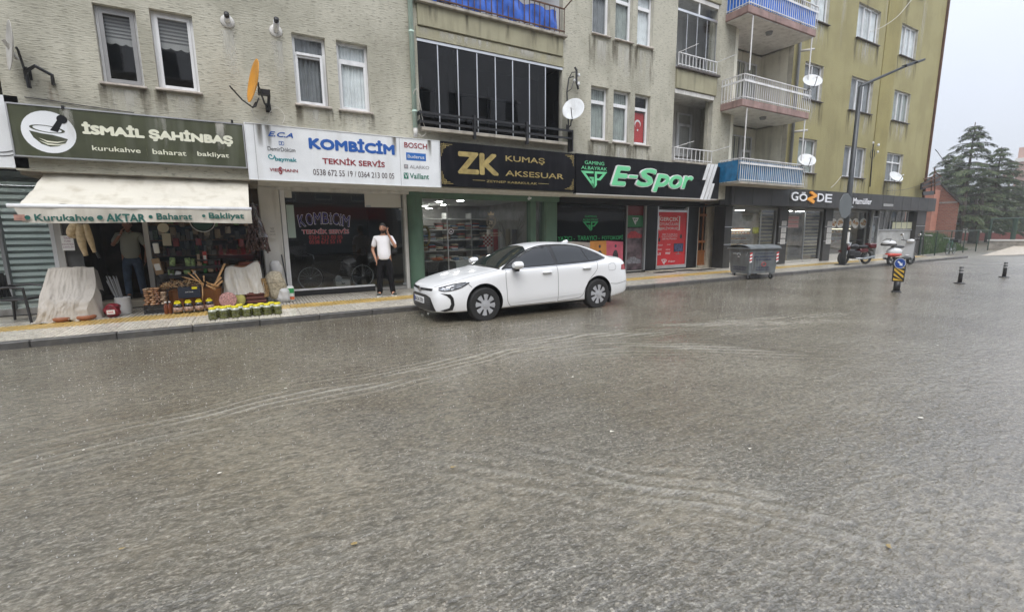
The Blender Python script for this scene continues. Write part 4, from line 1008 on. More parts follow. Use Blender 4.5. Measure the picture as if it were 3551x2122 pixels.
for k in (0,1):
    for (a,b_,c,d) in low:
        z = c+STO*k-.05
        stain(a-.12,a+.14,z-.75-.3*rs_.random(),z,ST_D); stain(b_-.12,b_+.14,z-.6-.6*rs_.random(),z,ST_D)
        stain(a+.1,b_-.05,z-.9-.3*rs_.random(),z-.1,ST_W)
for (a,b_,c,d) in (w1,w2,w3,w4):
    stain(a-.08,a+.12,c-.5,c-.03,ST_D); stain(b_-.1,b_+.1,c-.45-.3*rs_.random(),c-.03,ST_D)
    if c<w3[2]+.1:stain(a+.1,b_-.1,c-.5,c-.08,ST_W)
x_,z_ = U(*z1(440,690),YW); stain(x_-.06,x_+.07,z_-.42,z_+.02,ST_R)
for p in ((1950,240),(2344,260)):
    x_,z_ = U(*(z1(*p) if p[0]<2200 else z3(388,330)),YW); stain(x_-.12,x_+.12,z_-1.1,z_-.05,ST_W)
for x_ in (bal[0]+.4,bal[0]+1.3,bal[0]+2.4,bal[0]+3.2,bal[1]-.3):stain(x_-.12,x_+.12,bal[3]+.3,zled-.08,ST_D,y=YW-.072)
stain(bal[0],bal[1],bal[3]+.0,bal[3]+.22,ST_W,y=YW-.032)
# ---------------------------------------------------------------- mustard building
YY = 11.2; YX1 = 32.9; ST2 = 2.93
yel = thing('apartment_building','mustard yellow apartment building with stacked white balconies over the bakery','building',(24,12.6,0))
rows = []
def yrect(tl,br): return rect(z9,tl,br,YY)
c1 = [20.22,21.62]; c2 = [23.97,26.0]; c3 = [28.18,29.98]
zrow = [(4.03,5.43),(6.96,8.40),(9.98,11.42),(12.9,14.35)]
holes = []
for k,(a,b_) in enumerate(zrow):
    for cc in (c1,c2,c3):holes.append((cc[0],cc[1],a,b_))
BX0,BX1 = 15.62,19.35 # balcony recess
lb = [3.22+ST2*k-(.0 if k else .0) for k in range(5)]
balh = [(BX0+.18,BX1,3.3,5.93),(BX0+.18,BX1,6.18,8.86),(BX0+.18,BX1,9.11,11.79),(BX0+.18,BX1,12.04,14.7)]
mb = MB()
wall(mb,BX0,YX1,2.7,TOP,YY,holes+balh,PL_YEL,.2,REVEAL)
mb.quad((YX1,YY,2.7),(YX1,22,2.7),(YX1,22,TOP),(YX1,YY,TOP),PL_YEL); mb.quad((BX0,22,0),(YX1,22,0),(YX1,22,TOP),(BX0,22,TOP),CONC); mb.quad((BX0,YY,TOP),(YX1,YY,TOP),(YX1,22,TOP),(BX0,22,TOP),CONC)
mb.box(BX0,YX1,YY+.01,13,2.69,2.75,CONC)
mb.build('wall',yel)
# shallow pilaster strips of the facade, slightly darker
for (a,b_) in ((26.6,27.9),):MB().box(a,b_,YY-.035,YY-.001,2.75,TOP,plaster('mustard_render_dark',(.25,.215,.08),(.30,.26,.1),.3)).build('pilaster',yel)
MB().box(YX1-.02,YX1+.09,YY-.09,YY-.002,2.75,TOP,RUST).build('corner_downpipe',yel)
mb = MB()
for k in range(4):mb.box(BX0+.1,YX1-.1,YY+1.5,21.5,3.0+ST2*k,3.12+ST2*k,DARK2)
for x in (19.6,22.6,27.2,32.7):mb.box(x-.05,x+.05,YY+.3,16,2.8,TOP-.1,DARK2)
mb.box(BX0+.1,YX1-.1,16,16.1,2.8,TOP-.1,DARK2)
mb.build('room_partition',yel)
for k,(a,b_) in enumerate(zrow):
    window(yel,c1[0],c1[1],a,b_,YY+.1,'v2',WHITE,[CURT_G,CURT_D,CURT,CURT][k],sillm=SILLD)
    window(yel,c2[0],c2[1],a,b_,YY+.1,'v3',WHITE,[CURT_D,CURT_D,CURT,CURT][k],sillm=SILLD)
    window(yel,c3[0],c3[1],a,b_,YY+.1,'grid' if k==0 else 'v3',WHITE,[CURT_D,CURT_G,CURT,CURT][k],sillm=SILLD)
# recessed balconies
PINK = mat('faded_red_slab_edge',(.31,.205,.185),.7,var=.25,vs=3,dirt=.5)
UNDER = mat('balcony_underside',(.72,.71,.68),.8,var=.1,dirt=.3)
BALC = [(.0,3.25),(1,6.05),(2,8.98),(3,11.9)]
FX0,FX1,FY = 14.93,19.05,10.25
for k,(a,b_,c,d) in enumerate(balh):
    mb = MB()
    mb.box(a-.05,b_+.6,YY+1.35,YY+1.42,c-.3,d+.05,PL_CREAM); mb.box(a-.05,a,YY+.2,YY+1.4,c-.3,d+.05,PL_CREAM); mb.box(b_,b_+.05,YY+.2,YY+1.4,c-.3,d+.05,PL_CREAM)
    mb.box(a,b_,YY+.2,YY+1.4,d,d+.05,UNDER); mb.box(a,b_,YY+.2,YY+1.4,c-.06,c-.001,CONC)
    mb.build('balcony_room',yel)
    mb = MB(); mb.bbox(BX0,BX0+.2,YY-.03,YY+.2,c-.2,d+.1,PL_CREAM,.01); mb.build('balcony_pier',yel)
    wo = window(yel,a+1.2,a+2.45,c+.75,c+2.25,YY+1.28,'v2',WHITE,CURT_D,sill=False); wd = window(yel,a+2.47,a+3.2,c+.02,c+2.25,YY+1.28,'transom',WHITE,CURT_D,sill=False,name='balcony_door')
    if k:
        mb = MB(); b_z = BALC[k][1]
        mb.bbox(FX0,FX1,FY,YY+.2,b_z-.24,b_z-.0,PINK,.02); mb.box(FX0+.05,FX1-.05,FY+.05,YY+.3,b_z-.265,b_z-.242,UNDER); mb.build('balcony_slab',yel)
        mb = MB(); mb.tube([(17.0,10.8,b_z-.25),(17.0,10.8,b_z-.36)],[.13,.1],12,GREYP); mb.build('ceiling_lamp',yel)
        MB().tube([(FX0+.35,FY+.06,b_z-.26),(FX0+.35,FY+.06,(4.1 if k==1 else b_z-1.98))],.022,6,WRAIL).build('balcony_prop',yel)
        MB().tube([(FX1-.15,FY+.06,b_z-.26),(FX1-.15,FY+.06,(4.1 if k==1 else b_z-1.98))],.022,6,WRAIL).build('balcony_prop',yel)
r1 = bar_rail('white bar railing of the lowest balcony, lined with blue sheet, over the bakery fascia',FX0+.12,FX1+.05,3.42-.1,.80,FY,34,WRAIL,side=YY,mid=.62)
r2 = bar_rail('white bar railing of the middle balcony, not lined',FX0,FX1,6.05,.80,FY+.0,34,WRAIL,side=YY,mid=.58)
r3 = bar_rail('white bar railing of the upper balcony, lined with bright blue sheet',FX0,FX1,8.98,.80,FY+.0,34,WRAIL,side=YY,mid=.58)
for (z0,h,m_,lab) in ((3.34,.7,mat('teal_blue_sheet',(.01,.13,.28),.4,var=.3,vs=5,bump=.6,bs=8),'dark teal blue sheet behind the lowest balcony railing'),(9.02,.62,mat('bright_blue_sheet',(.02,.16,.62),.4,var=.25,vs=5,bump=.6,bs=8),'bright blue sheet behind the upper balcony railing')):
    q = MB(); q.surf(lambda u,v:(FX0+.08+(FX1-FX0-.1)*u,FY+.04+.012*math.sin(u*90)+.01*math.sin(u*31+v*5),z0+v*h),90,5,m_); q.surf(lambda u,v:(FX0+.05+.01*math.sin(u*20),FY+.05+(YY-FY-.1)*u,z0+v*h),14,4,m_)
    tag(q.build('tarpaulin', None, True,fix=False),lab,'tarpaulin')
MB().box(FX0+.1,FX1+.1,FY-.03,YY+.2,3.25,3.32,LEDGE).build('balcony_ledge',yel)
# pipes between balconies and windows
MB().tube([(19.55,YY-.1,3.4),(19.55,YY-.1,TOP)],.06,10,GREYP).build('downpipe',yel, True)
for z in (5.55,8.6):MB().tube([(19.55,YY-.14,z),(19.95,YY-.45,z+.04)],.045,10,PLASTER_W).build('waste_pipe',yel, True)

# ground floor of the mustard building: bakery
YB = 11.9
DKP = mat('dark_grey_panel',(.036,.036,.036),.45,spec=.3,var=.25,vs=2.5,dirt=.3)
def UB(x,y=400,Y=YB): return U(*zb(x,y),Y)[0]
fas = thing('shop_sign','long dark grey panelled fascia of the bakery with white and orange raised letters','shop sign',(24,11.2,2.6))
FZ0,FZ1 = 2.58,3.30
joints = [15.9]+[U(*zb(x,300),11.0)[0] for x in (262,490,695,890,1085,1290,1500,1620,1760,1895,2010,2110,2200,2285,2385)]+[34.2]
joints = sorted(joints)
for a,b_ in zip(joints[:-1],joints[1:]):
    MB().bbox(a+.006,b_-.006,10.98,11.08,FZ0,FZ1+random.uniform(-.004,.004),DKP,.004).build('panel',fas)
MB().bbox(15.32,15.895,11.0,11.1,FZ0,FZ1,DKP,.004,M=Matrix.Translation((15.9,11.05,0))@Matrix.Rotation(R_(-14),4,'Z')@Matrix.Translation((-15.9,-11.05,0))).build('panel',fas)
MB().box(15.5,34.15,11.09,YY+.05,FZ0,FZ1,BLACKC).box(34.12,34.2,11.08,13,FZ0,FZ1,DKP).box(15.5,34.12,11.1,12.3,FZ0-.01,FZ0+.03,BLACKC).build('backing',fas)
LW = mat('white_letter',(.85,.86,.9),.35); LO = mat('orange_letter',(.85,.36,.03),.35); LSIDE = mat('letter_edge',(.3,.3,.32),.4)
def LB(s,tl,br,m,y=10.97,ext=.05,**k):
    a = U(*zb(*tl),y); b_ = U(*zb(*br),y); return text(fas,s,a[0],b_[0],b_[1],a[1],y,m,ext=ext,side=LSIDE,name='letter',**k)
LB('G',(905,203),(972,303),LW,bold=.03); LB('Ö',(993,205),(1070,308),LW,bold=.03)
LB('D',(1187,220),(1250,313),LW,bold=.03); LB('E',(1270,227),(1335,321),LW,bold=.03)
a = U(*zb(1085,197),10.97); b_ = U(*zb(1170,335),10.97); x0,z1_,x1,z0 = a[0],a[1],b_[0],b_[1]
W_,H_ = x1-x0,z1_-z0
q = MB(); q.prism([(x0+W_*u,10.97,z0+H_*v) for u,v in ((.3,1),(.42,1),(1,.72),(1,.6),(.5,.38),(.8,.25),(.68,.0),(.0,.3),(.05,.42),(.62,.66),(.25,.84))],(0,-.06,0),LO); q.build('letter',fas)
LB('Unlu',(1462,262),(1548,325),LW,ext=.03,bold=.02); LB('Mamüller',(1575,268),(1768,343),LW,ext=.03,bold=.02)
a = U(*zb(1908,333),10.97); b_ = U(*zb(2006,362),10.97); MB().box(a[0],b_[0],10.96,10.975,b_[1],a[1],mat('small_plate',(.45,.45,.45),.5)).build('name_plate',fas)
text(fas,'APARTMANI',a[0]+.05,b_[0]-.05,b_[1]+.03,a[1]-.04,10.957,BLACKM,name='lettering')
# piers
for (x0,x1,y) in ((UB(180),UB(255),YB),(UB(765),UB(862),YB),(UB(1262),UB(1342),YB),(UB(1742,400,YB),UB(1800,400,YB),YB),(UB(2235,430,11.35),UB(2332,430,11.35),11.3)):
    p = MB().bbox(x0,x1,y-.12,y+.4,PAV-.02,FZ0+.02,DKP,.006).build('pier',yel)
    for z in (1.05,1.75):MB().box(x0-.004,x1+.004,y-.126,y-.118,z,z+.02,ALU).build('joint_strip',p)
# rooms
def yroom(x0,x1,y,depth,wm,fm_,cm_,nm='shop_room'):
    b = MB(); b.box(x0,x1,y+.02,y+depth,PAV-.02,PAV+.05,fm_); b.box(x0,x1,y+depth,y+depth+.05,PAV,2.9,wm); b.box(x0-.03,x0,y+.4,y+depth,PAV,2.9,wm); b.box(x1,x1+.03,y+.4,y+depth,PAV,2.9,wm); b.box(x0,x1,y+.05,y+depth,FZ0-.02,FZ0+.04,cm_); return b.build(nm,yel)
BAKW = mat('bakery_wall',(.40,.37,.33),.7,var=.3,vs=2); BAKC = mat('bakery_ceiling',(.5,.5,.5),.8)
yroom(UB(255),UB(1742),YB,3.4,BAKW,FLOORG,BAKC)
yroom(UB(1742)+.9,UB(2235,430,11.35),11.35,3.4,mat('end_shop_wall',(.1,.095,.09),.8),FLOORG,BAKC)
STRIPE = mat('ochre_blind',(.30,.26,.17),.7); STRIPD = mat('dark_blind_band',(.03,.03,.03),.7)
def front(x0,x1,y,z0,splits=(),nm='shop_front'):
    f = MB().box(x0,x1,y,y+.12,PAV,z0,mat('pale_shop_base',(.42,.41,.38),.5,dirt=.4)).box(x0,x0+.05,y-.01,y+.06,z0,FZ0,GREYP).box(x1-.05,x1,y-.01,y+.06,z0,FZ0,GREYP).box(x0+.05,x1-.05,y-.01,y+.06,FZ0-.1,FZ0,GREYP).build(nm,yel)
    xs_ = [x0+.05]+list(splits)+[x1-.05]
    for a,b_ in zip(xs_[:-1],xs_[1:]):
        MB().box(a+.012,b_-.012,y+.02,y+.03,z0,FZ0-.1,GLASS_SHOP).build('pane',f)
    for s in splits:MB().box(s-.02,s+.02,y+.0,y+.05,z0,FZ0-.1,GREYP).build('glazing_bar',f)
    return f
f1 = front(UB(255),UB(765),YB,.3,(UB(600),)); f2 = front(UB(862),UB(1262),YB,.22,(UB(1078),)); f3 = front(UB(1342),UB(1742),YB,.4)
def stripes(f,x0,x1,y,n,zlo=.4):
    hh = (FZ0-.12-zlo)/n
    for i in range(n):
        MB().box(x0,x1,y,y+.006,zlo+i*hh,zlo+i*hh+hh*.45,STRIPE).build('blind_slat',f)
    MB().box(x0,x1,y+.01,y+.015,zlo,FZ0-.12,STRIPD).build('blind_backing',f)
stripes(f1,UB(600)+.05,UB(765)-.08,YB+.12,13); stripes(f2,UB(1078)+.1,UB(1262)-.08,YB+.12,13)
# notices on the piers
PAPER = mat('paper',(.7,.7,.68),.7); INK = mat('ink',(.05,.05,.06),.7); PINKP = mat('pink_paper',(.55,.33,.33),.7)
for (px,tops) in ((812,(518,590,650,713)),(1305,(520,588,648,710))):
    for i,ty_ in enumerate(tops):
        a = U(*zb(px-6*i,ty_),YB-.125); b_ = U(*zb(px+46-6*i,ty_+52),YB-.125)
        o = MB().quad((a[0],YB-.132,b_[1]),(b_[0],YB-.132,b_[1]),(b_[0],YB-.132,a[1]),(a[0],YB-.132,a[1]),PAPER).build('notice')
        tag(o,('white notice number %s from the top on the %s bakery pier'%(['one','two','three','four'][i],'pier left of the pink notice' if px<900 else 'pier right of the bakery door')).replace('number one from the top','topmost').replace('on the pier','on the').replace('bakery pier','').replace('on the  ','on the '),'notice','white notices taped to the bakery piers')
        o['label'] = ('topmost','second','third','lowest')[i]+' white notice taped to the dark pier '+('between the first and second bakery windows' if px<900 else 'between the second and third bakery windows')
        for j in range(4):MB().box(a[0]+.04,b_[0]-.04,YB-.134,YB-.1325,a[1]-.05-.05*j,a[1]-.035-.05*j,INK).build('printed_line',o)
a = U(*zb(862,462),YB); b_ = U(*zb(995,590),YB)
pn = thing('notice','large pink notice with three printed bands inside the bakery window','notice',((a[0]+b_[0])/2,YB,b_[1]))
MB().quad((a[0],YB+.018,b_[1]),(b_[0],YB+.018,b_[1]),(b_[0],YB+.018,a[1]),(a[0],YB+.018,a[1]),mat('clear_film',(.3,.24,.23),.4)).build('sheet',pn)
for i,s in enumerate(('EKMEK PASTA','TATLI BÖREK','SİPARİŞ ALINIR')):
    hz = (a[1]-b_[1])/3; z = a[1]-(i+1)*hz+.02
    MB().quad((a[0]+.05,YB+.014,z),(b_[0]-.05,YB+.014,z),(b_[0]-.05,YB+.014,z+hz-.05),(a[0]+.05,YB+.014,z+hz-.05),PINKP).build('band',pn)
    text(pn,s,a[0]+.12,b_[0]-.12,z+.04,z+hz-.1,YB+.012,mat('dark_red_ink',(.3,.03,.04),.6),ext=.001)
# food pictures on the third window: oval photos
FOOD = [(1370,490,595),(1442,485,592),(1532,487,593),(1607,487,593),(1690,487,592)]
for i,(px,t0,t1) in enumerate(FOOD):
    a = U(*zb(px-30,t0),YB); b_ = U(*zb(px+30,t1),YB); cx,cz = (a[0]+b_[0])/2,(a[1]+b_[1])/2; rx,rz_ = (b_[0]-a[0])/2,(a[1]-b_[1])/2
    q = MB(); q.lathe([(1,0),(1,.003)],o=(cx,YB+.016,cz),n=22,mat=PAPER,M=Matrix.Rotation(R_(90),4,'X')@Matrix.Diagonal((rx,rz_,1,1))); o = q.build('food_picture',f3)
    q = MB()
    for j in range(14):
        an = random.random()*6.28; rr = random.random()**.5*.72; q.lathe([(1,0),(1,.0015)],o=(cx+rx*rr*math.cos(an),YB+.0125-.0002*j,cz+rz_*rr*math.sin(an)*.8+.05*rz_),n=7,mat=mat('food_print_%d'%(j%4),[(.45,.2,.07),(.5,.33,.15),(.3,.12,.06),(.55,.45,.3)][j%4],.6),M=Matrix.Rotation(R_(90),4,'X')@Matrix.Diagonal((rx*.26,rz_*.18,1,1)))
    q.build('printed_food',f3)
# lamps: lit ceiling lamps of bakery and textile shop
def ceiling_light(x,y,z,lab,grp,r=.14,st=9,warm=(1,.97,.92)):
    t = thing('ceiling_light',lab,'ceiling light',(x,y,z),group=grp)
    MB().lathe([(r*1.12,0),(r*1.12,-.02),(r,-.025)],o=(x,y,z),n=18,mat=WHITE).build('rim',t)
    MB().lathe([(r,0),(r*.5,-.004)],o=(x,y,z-.026),n=18,mat=mat('lit_lamp_%d'%int(st),(1,1,1),.5,emis=warm,es=st)).build('diffuser',t)
for i,(px,py) in enumerate(((298,368),(360,396),(512,372),(957,383),(1006,411),(875,405))):
    z = FZ0-.03; d = ray(*zb(px,py)); t = (z-EYE)/d.z; x,y = d.x*t,d.y*t
    y = min(max(y,YB+.4),15.0); x = d.x/d.y*y; z = min(EYE+d.z/d.y*y,FZ0-.03)
    ceiling_light(x,y,z,['leftmost lit ceiling lamp in the first bakery window','lit lamp below and right of the leftmost in the first bakery window','lit ceiling lamp near the right of the first bakery window','upper lit lamp behind the pink notice window','lower right lit lamp in the pink notice window','small lit lamp at the left of the pink notice window'][i],'ceiling lamps of the bakery',r=.2,st=22)
# bright vertical lamp strip on a cooler, pastry cases
cool = thing('display_cooler','glass pastry cooler with a bright vertical light strip in the bakery doorway','display cooler',(UB(1000)+.6,YB+1.2,PAV))
x0c,x1c = UB(880)+.35,UB(1062)+.45
MB().box(x0c,x1c,YB+.9,YB+1.5,PAV+.05,.95,mat('birch_panel',(.5,.42,.3),.5,var=.1)).build('cabinet',cool)
MB().box(x0c,x1c,YB+.95,YB+.96,.95,2.0,GLASS).build('pane',cool); MB().box(x0c,x1c,YB+1.5,YB+1.52,.95,2.0,mat('cooler_back',(.2,.19,.16),.4)).build('back_panel',cool)
MB().box(x0c,x1c,YB+.96,YB+1.5,2.0,2.06,ALU).build('top',cool)
x,zt_ = U(*zb(1062,555),YB+.95); _,zb_2 = U(*zb(1050,770),YB+.95); MB().box(x-.05,x+.05,YB+.88,YB+.93,zb_2,zt_,mat('lit_strip',(1,1,1),.5,emis=(1,.95,.82),es=9)).build('light_strip',cool)
BREAD = [mat('bread_%d'%i,c,.7,var=.25,vs=12) for i,c in enumerate([(.35,.17,.06),(.42,.26,.1),(.25,.1,.04),(.5,.38,.2)])]
for n_,(x0,x1,lab) in enumerate(((UB(262)+.2,UB(600)+.2,'pastry counter full of baked goods in the first bakery window'),(UB(1350)+.2,UB(1700)+.2,'pastry counter in the window with the oval food pictures'))):
    cs = thing('pastry_counter',lab,'display counter',((x0+x1)/2,YB+.8,PAV))
    MB().box(x0,x1,YB+.6,YB+1.3,PAV+.05,.75,mat('counter_panel',(.25,.2,.15),.5)).build('cabinet',cs)
    for z in (.95,1.2,1.42):
        MB().box(x0,x1,YB+.6,YB+1.2,z,z+.02,ALU).build('shelf',cs)
        q = MB()
        for i in range(34):
            q.ball((random.uniform(x0+.08,x1-.08),YB+random.uniform(.62,.9),z+.06),.09,.07,.045,7,BREAD[random.randrange(4)])
        o = q.build('pastries',cs, True); tag(o,kind='stuff')
    MB().box(x0,x1,YB+.62,YB+.66,1.62,1.66,mat('lit_case_%d'%n_,(1,1,1),.5,emis=(1,.85,.6),es=3.5 if n_==0 else 1.5)).build('light_strip',cs)
    for i in range(9):
        MB().box(x0+.1+i*(x1-x0-.3)/9,x0+.1+i*(x1-x0-.3)/9+.12,YB+.58,YB+.585,1.50,1.56,PAPER).build('price_card',cs)
# menu boards and wall shelves inside bakery
for i,(px,py,c) in enumerate(((345,625,(.5,.15,.06)),(440,490,(.2,.2,.17)),(555,620,(.35,.36,.05)),(620,618,(.45,.17,.05)))):
    x,z = U(*zb(px,py),YB+2.6); o = MB().box(x-.45,x+.45,YB+2.6,YB+2.63,z-.16,z+.16,mat('menu_board_%d'%i,c,.6,var=.5,vs=6)).build('menu_board'); tag(o,['orange red menu board at the left inside the bakery','grey board on the upper wall inside the bakery','yellow green menu board inside the bakery','orange menu board beside the yellow green one in the bakery'][i],'menu board')
# end shop: barred window, white board below
xe0,xe1 = UB(1862,430,11.35),UB(2235,430,11.35)
b = MB(); b.box(xe0,xe1,11.35,11.4,1.52,1.6,GREYP); b.box(xe0,xe0+.06,11.33,11.42,PAV,FZ0,GREYP); b.box(xe0-.65,xe0-.6,11.33,11.42,PAV,FZ0,GREYP); b.box(xe0-.6,xe0,11.35,11.4,2.2,2.26,GREYP); b.box(xe0,xe1,11.35,11.42,PAV,.3,MATS['pale_shop_base'])
ef = b.build('shop_front',yel)
MB().box(xe0+.06,xe1,11.38,11.39,1.6,FZ0,GLASS_SHOP).build('pane',ef); MB().box(xe0-.6,xe0,11.38,11.39,.25,2.2,GLASS_SHOP).build('door_pane',ef)
MB().box(xe0+.06,xe1,11.40,11.41,.3,1.52,mat('milky_film',(.33,.34,.34),.3,var=.3,vs=2)).build('window_film',ef)
MB().box(xe0+1.7,xe1-.02,11.37,11.375,1.62,1.98,mat('yellowish_sheet',(.4,.4,.28),.6)).build('window_sheet',ef)
for i in range(1,6):MB().box(xe0+i*(xe1-xe0)/6-.015,xe0+i*(xe1-xe0)/6+.015,11.35,11.38,1.6,FZ0,GREYP).build('window_bar',ef)
# shoe-print shaped white sticker on the pier
x,z = U(*zb(1795,635),YB-.13); MB().lathe([(1,0),(1,.003)],o=(x,YB-.14,z+.14),n=14,mat=PAPER,M=Matrix.Rotation(R_(90),4,'X')@Matrix.Diagonal((.13,.2,1,1))).lathe([(1,0),(1,.003)],o=(x-.02,YB-.142,z-.16),n=14,mat=PAPER,M=Matrix.Rotation(R_(90),4,'X')@Matrix.Diagonal((.1,.17,1,1))).build('pier_sticker',yel)

# ================================================================ SIGNS OF THE GREY BUILDING
YSG = 10.95
def sign_box(name,lab,tl,tr,br,bl,zf,front,edge=None,y=YSG,depth=.14,edge_w=.03,z0=None,z1=None):
    a = U(*zf[0](*tl),y); b_ = U(*zf[1](*br),y); c = U(*zf[1](*tr),y); d = U(*zf[0](*bl),y)
    x0 = (a[0]+d[0])/2; x1 = (b_[0]+c[0])/2; zt_ = (a[1]+c[1])/2; zbt = (b_[1]+d[1])/2
    s = thing(name,lab,'shop sign',((x0+x1)/2,y+depth,zbt))
    MB().box(x0+edge_w,x1-edge_w,y,y+depth,zbt+edge_w,zt_-edge_w,front).build('panel',s)
    if edge:
        q = MB(); q.box(x0,x0+edge_w,y-.012,y+depth,zbt,zt_,edge).box(x1-edge_w,x1,y-.012,y+depth,zbt,zt_,edge).box(x0+edge_w,x1-edge_w,y-.012,y+depth,zt_-edge_w,zt_,edge).box(x0+edge_w,x1-edge_w,y-.012,y+depth,zbt,zbt+edge_w,edge); q.build('frame',s)
    return s,x0,x1,zbt,zt_
def LT(par,s,zf,tl,br,m,y=YSG-.002,zf2=None,**k):
    a = U(*zf(*tl),y); b_ = U(*(zf2 or zf)(*br),y); return text(par,s,a[0],b_[0],b_[1],a[1],y,m,**k)
OLIVE = mat('olive_sign_face',(.042,.048,.02),.6,var=.3,vs=2.5,dirt=.5,ds=1.5,dcol=(.16,.17,.13))
IVORY = mat('ivory_vinyl',(.72,.72,.58),.5,var=.06)
s1,*_ = sign_box('shop_sign','olive green shop sign with a white mortar emblem above the cream awning',(40,893),(2085,1050),(2122,1440),(122,1348),(z1,z1),OLIVE,ALU,edge_w=.022)
LT(s1,'İSMAİL ŞAHİNBAŞ',z1,(693,1042),(2003,1262),IVORY,bold=.065)
LT(s1,'kurukahve',z1,(787,1248),(1208,1316),IVORY,bold=.02); LT(s1,'baharat',z1,(1305,1278),(1600,1340),IVORY,bold=.02); LT(s1,'bakliyat',z1,(1690,1300),(1967,1366),IVORY,bold=.02)
for (tl,br) in (((1256,1265),(1266,1338)),((1648,1290),(1656,1358))):
    a = U(*z1(*tl),YSG); b_ = U(*z1(*br),YSG); MB().box(a[0],b_[0],YSG-.004,YSG-.001,b_[1],a[1],mat('khaki_vinyl',(.45,.4,.16),.5)).build('divider',s1)
a = U(*z1(225,1110),YSG); b_ = U(*z1(612,1160),YSG); cxx = (a[0]+b_[0])/2; rr = (b_[0]-a[0])/2; czz = U(*z1(415,1135),YSG)[1]
rr = .345
RX = Matrix.Rotation(R_(90),4,'X')
def disc(par,cx,cz,rx,rz_,y,m,nm='emblem',n=32,rot=0):
    return MB().lathe([(1,0),(1,.002)],o=(cx,y,cz),n=n,mat=m,M=RX@Matrix.Rotation(rot,4,'Z')@Matrix.Diagonal((rx,rz_,1,1))).build(nm,par)
disc(s1,cxx,czz,rr,rr,YSG-.001,mat('white_emblem',(.78,.8,.82),.5))
q = MB(); OD = OLIVE; y = YSG-.004
q.poly([(cxx+rr*u,y,czz+rr*v) for u,v in ((-.72,.02),(-.3,-.08),(.1,-.12),(.4,-.2),(.66,-.28),(.55,-.48),(.25,-.66),(-.05,-.7),(-.35,-.58),(-.6,-.3))],OD)
q.build('emblem_bowl',s1)
q = MB(); y = YSG-.0055
for (off,c) in ((0,IVORY),(-.12,IVORY)):
    q.poly([(cxx+rr*u,y,czz+rr*(v+off)) for u,v in ((-.42,-.3),(-.1,-.42),(.25,-.44),(.62,-.36),(.25,-.5),(-.12,-.49))],c)
q.build('emblem_stripe',s1)
q = MB(); n = 30
for i in range(n):
    a0,a1 = 6.283*i/n,6.283*(i+1)/n
    pt = lambda a,k:(cxx+rr*(-.05+.64*math.cos(a)*k),y,czz+rr*(.14-.06*math.cos(a)+.17*math.sin(a)*k))
    k2 = .82
    q.quad(pt(a0,1),pt(a1,1),(pt(a1,k2)),(pt(a0,k2)),OD)
q.build('emblem_rim',s1)
q = MB(); q.poly([(cxx+rr*u,YSG-.007,czz+rr*v) for u,v in ((.05,.1),(.38,.62),(.55,.5),(.32,.02))],BLACKC); q.build('emblem_pestle',s1); disc(s1,cxx+rr*.55,czz+rr*.66,rr*.2,rr*.2,YSG-.008,BLACKC,'emblem_pestle')
for (px,py) in ((540,925),(1990,1045)):
    x,z = U(*z1(px,py),YSG); MB().box(x-.02,x+.02,YSG-.02,YSG+.06,z-.03,z+.03,BLACKM).build('bracket',s1)

WSIGN = mat('white_sign_face',(.74,.76,.77),.4,var=.05,vs=3,dirt=.22,ds=1.5,dcol=(.4,.38,.33))
s2,*_ = sign_box('shop_sign','white heating service sign with blue and dark red lettering, second sign from the left',(108,1043),(1730,1195),(1943,132),(-140,1515),(z3,z3),WSIGN,WSIGN,edge_w=.02) if False else sign_box('shop_sign','white heating service sign with blue and dark red lettering, second sign from the left',(843,423),(1527,490),(1527,650),(866,624),(lambda x,y:(x,y), lambda x,y:(x,y)),WSIGN,WHITE,edge_w=.012)
for px in (215,1450):x_ = U(*z3(px,1300),YSG)[0]; MB().box(x_-.004,x_+.004,YSG-.003,YSG-.0005,2.76,3.86,mat('sign_joint',(.3,.3,.3),.7)).build('panel_joint',s2)
for px in (255,330,1400,1700):x_ = U(*z3(px,1300),YSG)[0]; stain(x_-.05,x_+.07,3.2+random.random()*.3,3.86,ST_D,s2,YSG)
for x_ in (-2.6,-1.3,-.35):stain(x_-.08,x_+.1,3.2,3.8,ST_W,s1,YSG+.003)
BLU = mat('blue_vinyl',(.01,.09,.36),.5); DRED = mat('dark_red_vinyl',(.25,.02,.03),.5); BLK = mat('black_vinyl',(.03,.03,.035),.5); TEAL = mat('teal_vinyl',(.01,.24,.27),.5); GREY_V = mat('grey_vinyl',(.25,.25,.26),.5); DGRN = mat('dark_green_vinyl',(.01,.16,.1),.5)
LT(s2,'KOMBİCİM',z3,(662,1152),(1408,1333),BLU,bold=.065)
LT(s2,'TEKNİK SERVİS',z3,(783,1340),(1323,1438),DRED,bold=.03); LT(s2,'0538 672 55 19 / 0364 213 00 05',z3,(705,1447),(1535,65),BLK,zf2=z4) if False else None
a = U(*z3(705,1450),YSG); b_ = U(*z4(1535,62),YSG); text(s2,'0538 672 55 19 / 0364 213 00 05',a[0],b_[0],b_[1],a[1],YSG-.002,mat('brown_black_vinyl',(.06,.035,.035),.5),bold=.005)
LT(s2,'E.C.A',z3,(318,1125),(535,1187),BLU,shear=.35,bold=.04); LT(s2,'D',z3,(412,1212),(438,1248),BLU,bold=.01); LT(s2,'D',z3,(434,1213),(460,1250),BLU,bold=.01)
LT(s2,'DemirDöküm',z3,(315,1257),(555,1309),BLK,bold=.02); LT(s2,'baymak',z3,(378,1345),(567,1402),TEAL,bold=.03); LT(s2,'VIESSMANN',z3,(333,1442),(577,1482),DRED,bold=.03)
q = MB(); cx0,cz0 = U(*z3(345,1350),YSG-.003); 
pts = [(cx0+.055*math.cos(t)*(.3+t/7),cz0+.02+.055*math.sin(t)*(.3+t/7)) for t in [i*.35 for i in range(20)]]
